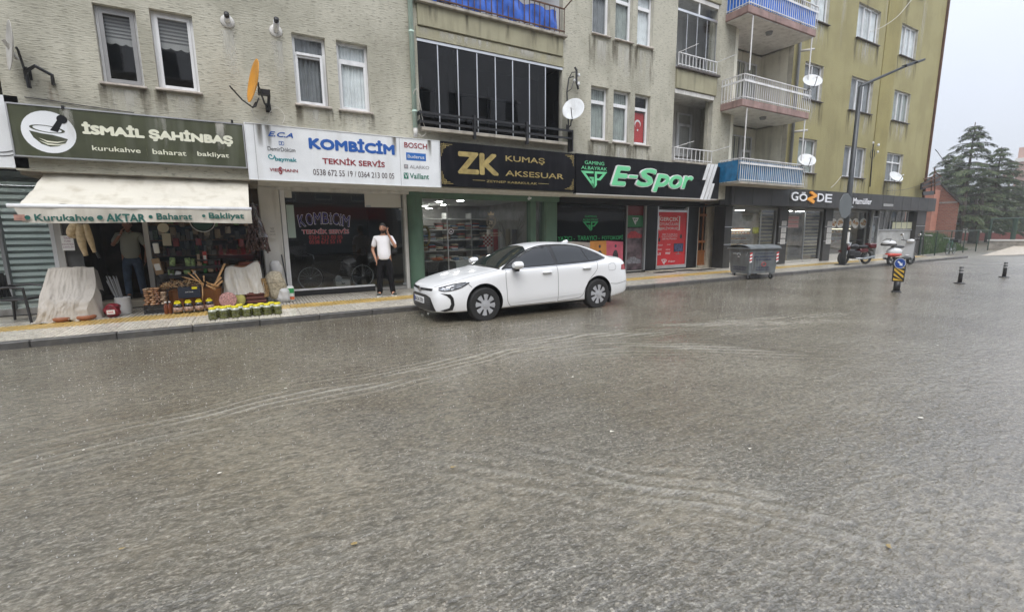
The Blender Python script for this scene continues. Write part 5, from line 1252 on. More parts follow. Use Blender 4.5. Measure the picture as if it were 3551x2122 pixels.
for p,r in zip(pts[:-1],pts[1:]):
    d = Vector((r[0]-p[0],r[1]-p[1])).normalized()*.0; n_ = Vector((-(r[1]-p[1]),r[0]-p[0])).normalized()*.011
    q.quad((p[0]-n_.x,YSG-.003,p[1]-n_.y),(r[0]-n_.x,YSG-.003,r[1]-n_.y),(r[0]+n_.x,YSG-.003,r[1]+n_.y),(p[0]+n_.x,YSG-.003,p[1]+n_.y),TEAL)
q.build('squirrel_mark',s2); x,z = U(*z3(427,1460),YSG); text(s2,'S',x-.03,x+.03,z-.085,z+.065,YSG-.004,DRED,bold=.03)
LT(s2,'BOSCH',z3,(1487,1220),(1685,1283),DRED,bold=.02)
a = U(*z3(1503,1308),YSG); b_ = U(*z3(1675,1385),YSG); MB().box(a[0],b_[0],YSG-.004,YSG-.001,b_[1],a[1],mat('blue_label',(.02,.13,.42),.5)).build('label_panel',s2)
LT(s2,'Buderus',z3,(1517,1327),(1660,1366),WHITE,y=YSG-.006,bold=.02)
a = U(*z3(1485,1410),YSG); b_ = U(*z3(1522,1448),YSG); MB().box(a[0],b_[0],YSG-.004,YSG-.001,b_[1],a[1],GREY_V).build('label_panel',s2); disc(s2,(a[0]+b_[0])/2,(a[1]+b_[1])/2,.022,.022,YSG-.005,WHITE,'label_mark'); disc(s2,(a[0]+b_[0])/2,(a[1]+b_[1])/2,.012,.012,YSG-.008,DRED,'label_mark')
LT(s2,'ALARKO',z3,(1535,1417),(1702,1455),GREY_V)
a = U(*z4(1632,-2),YSG); b_ = U(*z4(1682,62),YSG); MB().box(a[0],b_[0],YSG-.004,YSG-.001,b_[1],a[1],DGRN).build('label_panel',s2); text(s2,'V',a[0]+.012,b_[0]-.012,b_[1]+.015,a[1]-.015,YSG-.006,WHITE)
LT(s2,'Vaillant',z4,(1694,2),(1893,68),DGRN,bold=.02)

BSIGN = mat('black_gloss_sign',(.004,.004,.006),.3,spec=.2,var=.3,vs=2,dirt=.2,ds=3,dcol=(.05,.05,.055))
idf = lambda x,y:(x,y)
s3,x30,x31,z30,z31 = sign_box('shop_sign','black shop sign with large gold letters and corner ornaments under the dark glazed balcony',(1524,487),(1994,535),(1994,668),(1524,642),(idf,idf),BSIGN, None,edge_w=0)
GOLD = mat('gold_vinyl',(.40,.31,.12),.35,metal=.3,var=.25,vs=8)
a = U(*z5(490,1390),YSG); b_ = U(*z6(830,127),YSG); text(s3,'ZK',a[0],b_[0],b_[1],a[1],YSG-.004,GOLD,bold=.06)
a = U(*z5(935,1427),YSG); b_ = U(*z6(1228,36),YSG); text(s3,'KUMAŞ',a[0],b_[0],b_[1],a[1],YSG-.004,GOLD,bold=.015)
LT(s3,'AKSESUAR',z6,(887,78),(1393,157),GOLD,bold=.015); LT(s3,'ZEYNEP KABAKULAK',z6,(722,163),(1163,205),GOLD,bold=.005)
for (p,r) in (((602,163),(710,168)),((1173,192),(1265,199))):
    a = U(*z6(*p),YSG); b_ = U(*z6(*r),YSG); z = (a[1]+b_[1])/2; MB().box(a[0],b_[0],YSG-.003,YSG-.001,z-.006,z+.006,GOLD).build('gold_rule',s3)
for (cx,sx_) in ((x30+.05,1),(x31-.06,-1)):
    for (cz,sz_) in ((z30+.06,1),(z31-.06,-1)):
        q = MB(); B = lambda u0,u1,v0,v1:q.box(min(cx+sx_*u0,cx+sx_*u1),max(cx+sx_*u0,cx+sx_*u1),YSG-.003,YSG-.001,min(cz+sz_*v0,cz+sz_*v1),max(cz+sz_*v0,cz+sz_*v1),GOLD)
        t = .012
        B(0,t,0,.30); B(t,.30,0,t); B(.035,.035+t,.035,.22); B(.035+t,.22,.035,.035+t); B(.07,.07+t,-.02,.13); B(-.02,.0,.07,.07+t); B(.07+t,.13,.08,.08+t); B(.11,.11+t,.02,.08)
        q.build('corner_ornament',s3)
s4,x40,x41,z40,z41 = sign_box('shop_sign','black gaming shop sign with mint green raised letters and white slanted stripes',(1997,535),(2497,577),(2491,689),(1997,673),(idf,idf),BSIGN, None,y=YSG+.02,edge_w=0)
MB().box(x40,x41-.1,YSG,YSG+.16,z40-.035,z40-.002,mat('pale_trim',(.45,.43,.4),.5)).build('lower_trim',s4)
y = YSG+.018
LT(s4,'GAMING',z8,(83,170),(282,222),GRNL,y=y,bold=.01); LT(s4,'ALBAYRAK',z8,(47,223),(312,277),GRNL,y=y,bold=.01)
gp_logo(s4,P6((42,274),y,z8),P6((312,290),y,z8),P6((178,456),y,z8),y,GRNL,d=.01)
for ch,tl,br in (('E',(362,215),(550,438)),('-',(535,316),(632,356)),('S',(618,240),(820,448)),('p',(790,300),(952,500)),('o',(955,312),(1088,465)),('r',(1085,322),(1198,467))):
    a = U(*z8(*tl),y-.07); b_ = U(*z8(*br),y-.07)
    text(s4,ch,a[0]-.015,b_[0]+.012,b_[1]-.012,a[1]+.012,y,mat('white_acrylic',(.75,.75,.75),.35),shear=.25,bold=.075,ext=.06,name='letter_shell')
    text(s4,ch,a[0]+.012,b_[0]-.012,b_[1]+.012,a[1]-.012,y-.061,GRNL,shear=.25,bold=.055,ext=.008,name='letter')
for pts in (((1350,203),(1378,205),(1325,370),(1297,370)),((1387,208),(1415,210),(1298,573),(1270,572)),((1425,208),(1452,210),(1335,575),(1308,574)),((1393,407),(1418,407),(1370,575),(1345,574))):
    P = [U(*z8(*p),y-.02) for p in pts]; MB().prism([(p[0],y,p[1]) for p in P],(0,-.03,0),WHITE).build('stripe',s4)
# sign of the left neighbour
s5 = thing('shop_sign','white sign with a curved line drawing at the far left edge behind the olive sign','shop sign',(-5,11.1,2.9))
a = U(0,330,11.1); b_ = U(103,585,11.1)
MB().box(-9,b_[0],11.1,11.3,b_[1],U(60,335,11.1)[1],WSIGN).build('panel',s5)
q = MB(); x,z = U(-20,480,11.1); q.tube([(x+.02+.32*math.cos(t),11.095,z+.22*math.sin(t)) for t in [R_(v) for v in range(-95,20,12)]],.006,5,BLK); q.tube([(x+.02+.40*math.cos(t),11.095,z+.28*math.sin(t)) for t in [R_(v) for v in range(-95,-10,12)]],.006,5,BLK); q.build('line_drawing',s5)

# ================================================================ AWNING
CANV = mat('cream_awning_canvas',(.60,.57,.49),.85,var=.07,vs=2.2,bump=.3,bs=60,dirt=.6,ds=1.6,dcol=(.34,.30,.22),stretch=(.5,1,2.5))
VAL = mat('awning_valance_canvas',(.55,.52,.45),.85,var=.08,vs=3,dirt=.5,dcol=(.28,.24,.18))
aw = thing('awning','cream canvas awning with a lettered valance over the spice shop','awning',(-1.6,11.3,2.75))
AY0,AZ0 = 11.35,2.80; AY1 = 10.42; AZ1 = 2.125
ax0,ax1 = -3.08,.04; bx0,bx1 = -3.33,.03
q = MB()
def awf(u,v):
    x = (ax0+(ax1-ax0)*u)*(1-v)+(bx0+.12+(bx1-bx0-.14)*u)*v
    return (x,AY0+(AY1-AY0)*v,AZ0+(AZ1+.03-AZ0)*v-.03*math.sin(math.pi*v)*(1+.3*math.sin(u*9))+.03*noise.noise(Vector((u*6+v*2,v*2.5,2)))+.012*noise.noise(Vector((u*22-v*9,v*7,4)))+.006*math.sin(v*22+u*2))
q.surf(awf,70,20,CANV); q.build('canopy',aw, True,fix=False)
MB().tube([(bx0-.02,AY1-.01,AZ1),(bx1+.02,AY1-.01,AZ1)],.035,12,WHITE).build('front_bar',aw, True)
q = MB(); q.surf(lambda u,v:(bx0+.06+(bx1-bx0-.05)*u+(.07*v if u<.03 else 0),AY1-.035+.012*math.sin(u*17+v*2)+.006*math.sin(u*60),AZ1-.03-(.235+.012*math.sin(u*8))*v),80,5,VAL); va = q.build('valance',aw, True,fix=False)
VGR = mat('green_awning_print',(.01,.10,.08),.7)
ya = AY1-.052
def LV(s,tl,br,**k):
    a = U(*z2(*tl),ya); b_ = U(*z2(*br),ya); text(va,s,a[0],b_[0],b_[1],a[1],ya,VGR,ext=.001,**k)
LV('Kurukahve',(248,408),(692,460),bold=.035); LV('AKTAR',(775,405),(1072,466),bold=.05); LV('Baharat',(1147,402),(1415,450),bold=.035); LV('Bakliyat',(1532,398),(1797,455),bold=.035)
for (px,py,r) in ((202,434,.036),(735,434,.04),(1107,428,.03),(1498,422,.028)):x,z = U(*z2(px,py),ya); disc(va,x,z,r,r,ya,VGR,'printed_dot',n=16)
q = MB(); x,z = U(*z2(140,433),ya); q.box(x-.06,x+.07,ya-.002,ya,z-.05,z+.045,mat('faded_red_patch',(.36,.2,.16),.8,var=.3,vs=15)); q.build('patch',va)
for x in (-2.7,-.4):MB().tube([(x,11.4,2.5),(x+.3,10.95,2.3),(x,10.5,2.12)],.018,6,GREYP).build('folding_arm',aw)
q = MB(); q.bbox(ax0-.05,ax1+.05,11.2,11.5,2.74,2.9,mat('awning_cassette',(.33,.3,.25),.7,var=.2,dirt=.5),.02); q.build('cassette',aw)
b = MB(); b.box(-3.38,.22,11.25,12.9,SOF-.06,SOF-.004,mat('dirty_soffit',(.2,.18,.15),.8,var=.3)); b.box(-3.38,.22,12.5,12.75,2.35,SOF-.06,ROOMB); b.build('soffit',grey)

for k,(a,b_) in enumerate(zrow[:3]):
    for cc in (c1,c2,c3):stain(cc[0]-.15,cc[0]+.15,a-1.1,a-.03,ST_D,yel,YY); stain(cc[1]-.15,cc[1]+.2,a-1.0,a-.03,ST_D,yel,YY); stain(cc[0]+.2,cc[1]-.2,a-1.0,a-.05,ST_W,yel,YY)
for k in range(6):x_ = 20.9+k*1.9; stain(x_-.2,x_+.2,9+rs_.random(),15.5,ST_W if k%2 else ST_D,yel,YY)
# ================================================================ CAR
PAINT = mat('white_car_paint',(.80,.81,.82),.25,coat=.6)
CARBLK = mat('car_black_trim',(.012,.012,.013),.35); SEAM = mat('panel_gap',(.12,.12,.125),.6)
TYRE = mat('tyre_rubber',(.018,.018,.018),.7); RIMM = mat('silver_wheel_cover',(.44,.45,.47),.35,.15)
LAMPG = mat('headlamp_glass',(.35,.37,.40),.08,.4,var=.5,vs=9); TAIL = mat('tail_lamp_red',(.28,.01,.012),.15,coat=.5); CHROME = mat('chrome',(.7,.7,.7),.12,1)
CARIN = mat('car_interior',(.02,.02,.022),.7)
st = [ # x, ztop, zbelt, wbelt, wmax, zbottom
 (0.00,.55,.50,.30,.34,.27),(0.03,.635,.58,.52,.58,.20),(.10,.690,.63,.645,.72,.18),(.22,.735,.675,.735,.80,.175),(.42,.795,.725,.79,.85,.17),
 (.70,.862,.785,.825,.875,.17),(.95,.905,.83,.84,.885,.17),(1.18,.94,.87,.845,.885,.17),(1.34,.968,.895,.85,.885,.17),(1.50,1.055,.905,.85,.885,.17),(1.75,1.19,.915,.85,.885,.17),
 (2.0,1.315,.925,.85,.885,.17),(2.22,1.385,.93,.85,.885,.17),(2.5,1.425,.94,.85,.885,.17),(2.85,1.435,.945,.85,.885,.17),(3.2,1.42,.955,.85,.885,.17),(3.5,1.375,.965,.85,.885,.17),
 (3.78,1.275,.975,.84,.885,.17),(4.02,1.155,.98,.825,.88,.18),(4.18,1.10,.98,.805,.87,.2),(4.38,1.095,.97,.775,.85,.23),(4.52,1.08,.95,.73,.81,.26),(4.60,1.02,.88,.64,.74,.3),(4.64,.86,.76,.48,.6,.34)]
def car_ring(s):
    x,zt_,zbl,wb,wm,zb_ = s; h = zt_-zbl; P = []
    P.append((0,zb_)); P.append((wm*.72,zb_)); P.append((wm*.965,zb_+.045)); P.append((wm,zb_+.20 if wm>.7 else zb_+.12))
    P.append((wm-.012,zb_+.2+(zbl-zb_-.2)*.45)); P.append((wb+.022,zbl-.075)); P.append((wb-.004,zbl)); 
    k = min(1,max(0,(h-.08)/.12))
    # hood-like and cabin-like tops blended
    hood = [(wb-.05,zbl+.35*h),(wb-.16,zbl+.68*h),(wb*.45,zbl+.93*h),(0,zt_)]
    w7 = wb-.045-.50*(h*.45); w8 = wb-.06-.52*(h*.88)
    cab = [(w7,zbl+.45*h),(w8,zbl+.86*h),(w8*.62,zbl+.975*h),(0,zt_)]
    for a,b_ in zip(hood,cab):P.append((a[0]*(1-k)+b_[0]*k,a[1]*(1-k)+b_[1]*k))
    return P
def car_body():
    vs = []; fs = []; N = 11*2-2
    for s in st:
        h = car_ring(s); full = [(s[0],y,z) for y,z in h]+[(s[0],-y,z) for y,z in h[-2:0:-1]]
        vs+=full
    for i in range(len(st)-1):
        for j in range(N):fs.append((i*N+j,i*N+(j+1)%N,(i+1)*N+(j+1)%N,(i+1)*N+j))
    fs.append(tuple(range(N))[::-1]); fs.append(tuple((len(st)-1)*N+j for j in range(N)))
    me = bpy.data.meshes.new('body'); me.from_pydata(vs,[],fs)
    bm = bmesh.new(); bm.from_mesh(me); bmesh.ops.recalc_face_normals(bm,faces=bm.faces)
    cl = bm.edges.layers.float.new('crease_edge')
    for e in bm.edges:
        a,b_ = e.verts[0].index,e.verts[1].index
        ja,jb = a%N,b_%N
        if ja==jb and (ja in (6,N-6)):e[cl] = .35
        if ja==jb and (ja in (2,N-2)):e[cl] = .5
    bm.to_mesh(me); bm.free()
    o = bpy.data.objects.new('tmp_body',me); COL.objects.link(o)
    m = o.modifiers.new('s','SUBSURF'); m.levels = 3; m.render_levels = 3
    dg = bpy.context.evaluated_depsgraph_get(); me2 = bpy.data.meshes.new_from_object(o.evaluated_get(dg)); bpy.data.objects.remove(o)
    return me2
cme = car_body()
_bm = bmesh.new(); _bm.from_mesh(cme); CBVH = BVHTree.FromBMesh(_bm)
# arches: cut with cylinders
WX0,WX1,WR = .955,3.655,.322
tb = bpy.data.objects.new('tmp_body',cme); COL.objects.link(tb); cme.materials.append(PAINT); 
q = MB()
for wx in (WX0,WX1):
    for sg in (-1,1):q.cyl((wx,sg*.48,.335),(wx,sg*1.2,.335),.372,n=44,mat=CARBLK)
cut = q.build('tmp_cut')
md = tb.modifiers.new('b','BOOLEAN'); md.object = cut; md.operation = 'DIFFERENCE'; md.solver = 'EXACT'
try:md.material_mode = 'TRANSFER'
except Exception: pass
dg = bpy.context.evaluated_depsgraph_get(); bodyme = bpy.data.meshes.new_from_object(tb.evaluated_get(dg))
bpy.data.objects.remove(tb); bpy.data.objects.remove(cut)
bodyme.name = 'body'; bodyme.polygons.foreach_set('use_smooth',[True]*len(bodyme.polygons)); bodyme.set_sharp_from_angle(angle=R_(40))
def clipped(poly,step):
    bm = bmesh.new(); vs = [bm.verts.new((p[0],p[1],0)) for p in poly]; bm.faces.new(vs)
    for ax in (0,1):
        lo = min(p[ax] for p in poly); hi = max(p[ax] for p in poly); k = math.floor(lo/step)*step
        while k<hi:
            n = (1,0,0) if ax==0 else (0,1,0); c = (k,0,0) if ax==0 else (0,k,0)
            bmesh.ops.bisect_plane(bm,geom=bm.verts[:]+bm.edges[:]+bm.faces[:],plane_co=c,plane_no=n); k+=step
    bmesh.ops.triangulate(bm,faces=bm.faces[:])
    bm.verts.index_update(); V = [(v.co.x,v.co.y) for v in bm.verts]; F = [[v.index for v in f.verts] for f in bm.faces]; bm.free(); return V,F
def drape(mb,poly,mode,m,off=.004,step=.07):
    V,F = clipped(poly,step); out = []
    for (a,b_) in V:
        if mode=='L':o,d = Vector((a,-3,b_)),Vector((0,1,0))
        elif mode=='R':o,d = Vector((a,3,b_)),Vector((0,-1,0))
        elif mode=='T':o,d = Vector((a,b_,4)),Vector((0,0,-1))
        elif mode=='F':o,d = Vector((-3,a,b_)),Vector((1,0,0))
        else:o,d = Vector((8,a,b_)),Vector((-1,0,0))
        h = CBVH.ray_cast(o,d)
        if h[0] is None:
            h = CBVH.find_nearest(o+d*(3 if mode in 'LR' else 3.1)); 
        n = h[1]; 
        if n.dot(d)>0:n = -n
        out.append(h[0]+n*off)
    mb.add(out,F,m)
def seam(mb,pts,mode,m=SEAM,wd=.009,off=.003):
    for p,r in zip(pts[:-1],pts[1:]):
        d = Vector((r[0]-p[0],r[1]-p[1])); 
        if d.length<1e-5: continue
        n = Vector((-d.y,d.x)).normalized()*wd/2
        drape(mb,[(p[0]-n.x,p[1]-n.y),(r[0]-n.x,r[1]-n.y),(r[0]+n.x,r[1]+n.y),(p[0]+n.x,p[1]+n.y)],mode,m,off,.08)
def sm(pts,k=5): return catmull(pts,k)
def wheel_mesh():
    q = MB(); RY = Matrix.Rotation(R_(90),4,'X')
    q.lathe([(.20,-.10),(.225,-.105),(.30,-.10),(.318,-.075),(.322,-.03),(.322,.03),(.318,.075),(.30,.10),(.225,.105),(.20,.10)],n=40,mat=TYRE,M=RY,caps=False)
    tyre = q.mesh('tyre','auto')
    q = MB(); yo = .098
    RY = RY@Matrix.Diagonal((1.14,1.14,1,1)); q.lathe([(.212,yo-.05),(.214,yo),(.203,yo+.004),(.197,yo-.008),(.198,yo-.05)],n=40,mat=RIMM,M=RY,caps=False)
    q.lathe([(.198,yo-.055),(.02,yo-.05)],n=30,mat=CARBLK,M=RY)
    q.lathe([(.198,yo-.012),(.06,yo+.004),(.02,yo+.004)],n=30,mat=RIMM,M=RY)
    for i in range(8): # dark slots between the eight broad spokes
        a = 6.283*(i+.5)/8; PP = lambda r,da,y:(1.14*r*math.cos(a+da),-y,1.14*r*math.sin(a+da)); q.add([PP(.085,-.10,yo+.006),PP(.188,-.19,yo-.004),PP(.188,.13,yo-.004),PP(.085,.12,yo+.006)],[(0,1,2,3)],CARBLK)
    for i in range(8): # eight twisted spoke blades
        a = 6.283*i/8
        def P(r,da,y): return (1.14*r*math.cos(a+da),-y,1.14*r*math.sin(a+da))
        w0,w1_,w2_ = .24,.36,.36
        q.add([P(.03,-.5,yo-.012),P(.10,-w1_,yo-.006),P(.203,-w2_+.03,yo-.004),P(.203,w2_-.10,yo-.004),P(.10,w1_-.10,yo+.004),P(.03,.5,yo-.004),P(.10,0,yo+.008),P(.203,-.03,yo+.002)],
              [(0,1,6),(1,2,7,6),(6,7,3,4),(0,6,5),(5,6,4)],RIMM)
    q.lathe([(.045,yo-.02),(.042,yo+.014),(.0,yo+.018)],n=16,mat=RIMM,M=RY)
    rim = q.mesh('rim','auto')
    return tyre,rim
TYM,RIMME = wheel_mesh()
def make_car(lab,loc,rz,paint=None,cat='car',group=None,nm='parked_car'):
    c = thing(nm,lab,cat,loc,rz,group,world=False)
    bo = bpy.data.objects.new('body',bodyme); link(bo,c)
    if paint:bo.material_slots[0].link = 'OBJECT'; bo.material_slots[0].material = paint
    PM = paint or PAINT
    # side glass
    front_q = [(1.48,.955),(1.60,1.03),(1.80,1.13),(2.02,1.225),(2.22,1.285),(2.40,1.315),(2.52,1.325),(2.56,.985)]
    rear_q = [(2.63,.99),(2.62,1.332),(2.85,1.335),(3.10,1.322),(3.32,1.285),(3.40,1.02)]
    quart = [(3.43,1.02),(3.355,1.275),(3.55,1.21),(3.72,1.14),(3.84,1.075),(3.84,1.06),(3.66,1.035)]
    surround = [(1.38,.935),(1.56,1.03),(1.78,1.145),(2.0,1.245),(2.22,1.31),(2.45,1.345),(2.75,1.358),(3.05,1.348),(3.33,1.31),(3.58,1.225),(3.76,1.15),(3.91,1.065),(3.86,1.035),(3.65,1.012),(3.0,.975),(2.2,.95)]
    for md_,sd_ in (('L','near'),('R','far')):
        q = MB(); drape(q,surround,md_,CARBLK,.009,.035); tr = q.build('window_trim',c, True,fix=False)
        q = MB(); seam(q,sm([(1.36,.93),(1.8,.94),(2.4,.955),(3.0,.972),(3.6,1.0),(3.93,1.06)],2),md_,CHROME,.008,.012); seam(q,sm([(1.36,.93),(1.56,1.04),(1.78,1.155),(2.0,1.255),(2.22,1.32),(2.45,1.355),(2.75,1.368),(3.05,1.358),(3.33,1.32),(3.58,1.235),(3.76,1.16),(3.93,1.065)],2),md_,CARBLK,.012,.011); q.build('chrome_strip',c,fix=False)
        for pl in (front_q,rear_q,quart):q = MB(); drape(q,pl,md_,SIDEGLASS,.013,.04); q.build('side_window',c, True,fix=False)
        q = MB()
        seam(q,sm([(1.42,.92),(1.40,.80),(1.415,.55),(1.43,.34),(1.50,.235)],3),md_); seam(q,[(1.50,.235),(2.55,.24)],md_)
        seam(q,sm([(2.585,.965),(2.60,.8),(2.605,.5),(2.60,.24)],3),md_)
        seam(q,[(2.60,.24),(3.15,.27)],md_); seam(q,sm([(3.15,.27),(3.24,.33),(3.30,.46),(3.40,.62),(3.52,.74),(3.62,.85),(3.64,1.0)],3),md_)
        seam(q,sm([(.62,.74),(.66,.69),(.70,.655)],3),md_); seam(q,sm([(4.00,.52),(4.2,.50),(4.5,.54)],2),md_)
        seam(q,sm([(3.96,.80),(3.96,.93),(4.14,.94),(4.15,.81),(3.96,.80)],2),md_,wd=.006)
        q.build('panel_gap',c,fix=False)
        q = MB(); drape(q,[(.13,.625),(.20,.60),(.36,.62),(.52,.665),(.66,.74),(.60,.745),(.38,.715),(.22,.685)],md_,LAMPG,.006,.04); hl = q.build('headlight',c, True,fix=False)
        q = MB(); seam(q,sm([(.13,.625),(.20,.60),(.36,.62),(.52,.665),(.66,.74)],2),md_,CARBLK,.016,.009); seam(q,sm([(.14,.65),(.38,.715),(.6,.745)],2),md_,CARBLK,.014,.009)
        drape(q,[(.19,.625),(.24,.62),(.25,.665),(.20,.66)],md_,CHROME,.010,.03); drape(q,[(.30,.635),(.35,.64),(.37,.685),(.32,.68)],md_,CHROME,.010,.03); q.build('lamp_detail',hl,fix=False)
        q = MB(); drape(q,[(4.33,.80),(4.36,.90),(4.50,.925),(4.60,.90),(4.615,.80),(4.5,.79)],md_,TAIL,.006,.04); q.build('tail_light',c, True,fix=False)
        # fog lamp surround, a hooked black shape in the bumper corner
        q = MB(); drape(q,[(.14,.565),(.30,.545),(.345,.48),(.36,.36),(.33,.26),(.20,.235),(.13,.255),(.27,.30),(.30,.37),(.29,.46),(.24,.515)],md_,CARBLK,.006,.035); fg = q.build('fog_lamp_surround',c, True,fix=False)
        sg = -1 if md_=='L' else 1
        # handles
        for hx,hz in ((2.33,.845),(3.33,.885)):
            q = MB(); yy = CBVH.ray_cast(Vector((hx,sg*3,hz)),Vector((0,-sg,0)))[0].y
            q.bbox(hx-.11,hx+.11,min(yy+sg*.012,yy+sg*.045),max(yy+sg*.012,yy+sg*.045),hz-.017,hz+.017,PM,.009); q.box(hx-.10,hx-.07,min(yy,yy+sg*.03),max(yy,yy+sg*.03),hz-.01,hz+.01,PM).box(hx+.07,hx+.10,min(yy,yy+sg*.03),max(yy,yy+sg*.03),hz-.01,hz+.01,PM)
            q.build('door_handle',c, True)
        # mirror
        q = MB(); mx_,my_,mz_ = 1.60,sg*.985,1.02
        prof = [(-.10,.055,.045),(-.05,.085,.07),(.03,.095,.075),(.065,.09,.07)]
        vs = []; n = 14
        for (dx,ry,rz_) in prof:
            for j in range(n):a = 6.283*j/n; vs.append((mx_+dx,my_+math.cos(a)*ry*1.15,mz_+math.sin(a)*rz_))
        fs = [(i*n+j,i*n+(j+1)%n,(i+1)*n+(j+1)%n,(i+1)*n+j) for i in range(3) for j in range(n)]+[tuple(range(n))]+[tuple(3*n+j for j in range(n))]
        q.add(vs,fs,PM); mo = q.build('mirror',c,'auto')
        q = MB(); q.bbox(mx_-.05,mx_+.05,min(sg*.83,sg*.93),max(sg*.83,sg*.93),.93,.975,CARBLK,.01).bbox(mx_-.045,mx_+.05,min(sg*.90,sg*.97),max(sg*.90,sg*.97),.90,.985,CARBLK,.012); q.build('mirror_foot',mo)
        q = MB(); q.box(3.98,4.02,min(sg*.66,sg*.86),max(sg*.66,sg*.86),.10,.34,CARBLK); q.build('mud_flap',c)
        # sill crease
        q = MB(); seam(q,sm([(1.55,.30),(2.2,.325),(2.9,.35),(3.2,.36)],3),md_,PM,.012,.006); q.build('sill_crease',c,fix=False)
    # windscreen + rear screen from above
    ws = [(1.37,-.66),(1.345,-.40),(1.335,0),(1.345,.40),(1.37,.66),(1.62,.655),(2.02,.555),(2.12,.30),(2.15,0),(2.12,-.30),(2.02,-.555),(1.62,-.655)]
    q = MB(); drape(q,ws,'T',GLASS_W,.006,.08); q.build('windscreen',c, True,fix=False)
    q = MB(); seam(q,sm([(1.345,-.72),(1.32,-.4),(1.305,0),(1.32,.4),(1.345,.72)],3),'T',CARBLK,.05,.004); q.build('cowl',c,fix=False)
    rs = [(3.62,-.5),(3.58,0),(3.62,.5),(4.05,.62),(4.10,.3),(4.11,0),(4.10,-.3),(4.05,-.62)]
    q = MB(); drape(q,rs,'T',GLASS_W,.006,.08); q.build('rear_window',c, True,fix=False)
    q = MB()
    for sg in (-1,1):seam(q,sm([(.10,sg*.52),(.22,sg*.62),(.5,sg*.70),(.9,sg*.735),(1.3,sg*.745)],3),'T',SEAM,.008,.003)
    q.build('hood_gap',c,fix=False)
    q = MB()
    for sg in (-1,1):seam(q,sm([(.25,sg*.30),(.7,sg*.42),(1.2,sg*.5)],3),'T',PM,.02,.006)
    q.build('hood_crease',c,fix=False)
    # nose
    q = MB(); drape(q,[(-.53,.595),(-.25,.585),(0,.57),(.25,.585),(.53,.595),(.53,.63),(.25,.622),(0,.615),(-.25,.622),(-.53,.63)],'F',CARBLK,.008,.07); q.build('upper_grille',c,fix=False)
    q = MB(); drape(q,[(-.64,.235),(-.30,.215),(.30,.215),(.64,.235),(.56,.36),(.50,.475),(.33,.51),(-.33,.51),(-.50,.475),(-.58,.36)],'F',CARBLK,.006,.06); gr_ = q.build('lower_grille',c, True,fix=False)
    q = MB()
    for z in (.26,.30,.34,.38,.42,.455):seam(q,[(-.5,z),(.5,z)],'F',GREYP,.006,.011)
    q.build('grille_slat',gr_,fix=False)
    q = MB(); q.lathe([(1,0),(1,.01),(.8,.014)],o=(-.012,0,.605),n=20,mat=CHROME,M=Matrix.Rotation(R_(-90),4,'Y')@Matrix.Diagonal((.045,.065,1,1))); q.build('badge',c)
    Y90 = Matrix.Rotation(R_(-90),4,'Z')
    q = MB(); q.bbox(-.03,-.01,-.26,.26,.345,.455,WHITE,.004).box(-.034,-.03,-.26+.0,.26,.345,.455,WHITE); q.box(-.036,-.034,.215,.258,.348,.452,mat('plate_blue',(.02,.07,.4),.5)); pl = q.build('number_plate',c)
    text(pl,'06 GA 1778',-.205,.235,.363,.437,0,BLK,bold=.02,ext=.002,M=Matrix.Translation((-.0345,0,0))@Y90,name='plate_lettering')
    q = MB(); drape(q,[(-.5,.20),(.5,.20),(.5,.225),(-.5,.225)],'F',PM,.012,.1); q.build('bumper_lip',c,fix=False)
    q = MB(); q.prism([(3.28,-.012,1.405),(3.46,-.012,1.375),(3.48,-.012,1.44),(3.44,-.012,1.46)],(0,.024,0),PM); q.build('antenna_fin',c, True)
    q = MB(); q.box(.5,4.2,-.6,.6,.14,.2,CARBLK); q.build('underbody',c)
    for wx in (WX0,WX1):
        for sg in (-1,1):
            t = bpy.data.objects.new('wheel',TYM); link(t,c); t.location = (wx,sg*.775,WR-.012); t.rotation_euler = (random.random()*3 if False else 0,0 if sg<0 else math.pi,0); t.rotation_euler = (0,random.random(),0 if sg<0 else math.pi)
            r = bpy.data.objects.new('rim',RIMME); link(r,t)
    return c
SIDEGLASS = mat('car_side_glass',(.012,.014,.016),.03,spec=.6); GLASS_W = mat('car_windscreen_glass',(.02,.026,.026),.03,spec=.6)
car = make_car('white wet sedan parked at the kerb in front of the textile shop',(2.71,8.33,-.012),0)
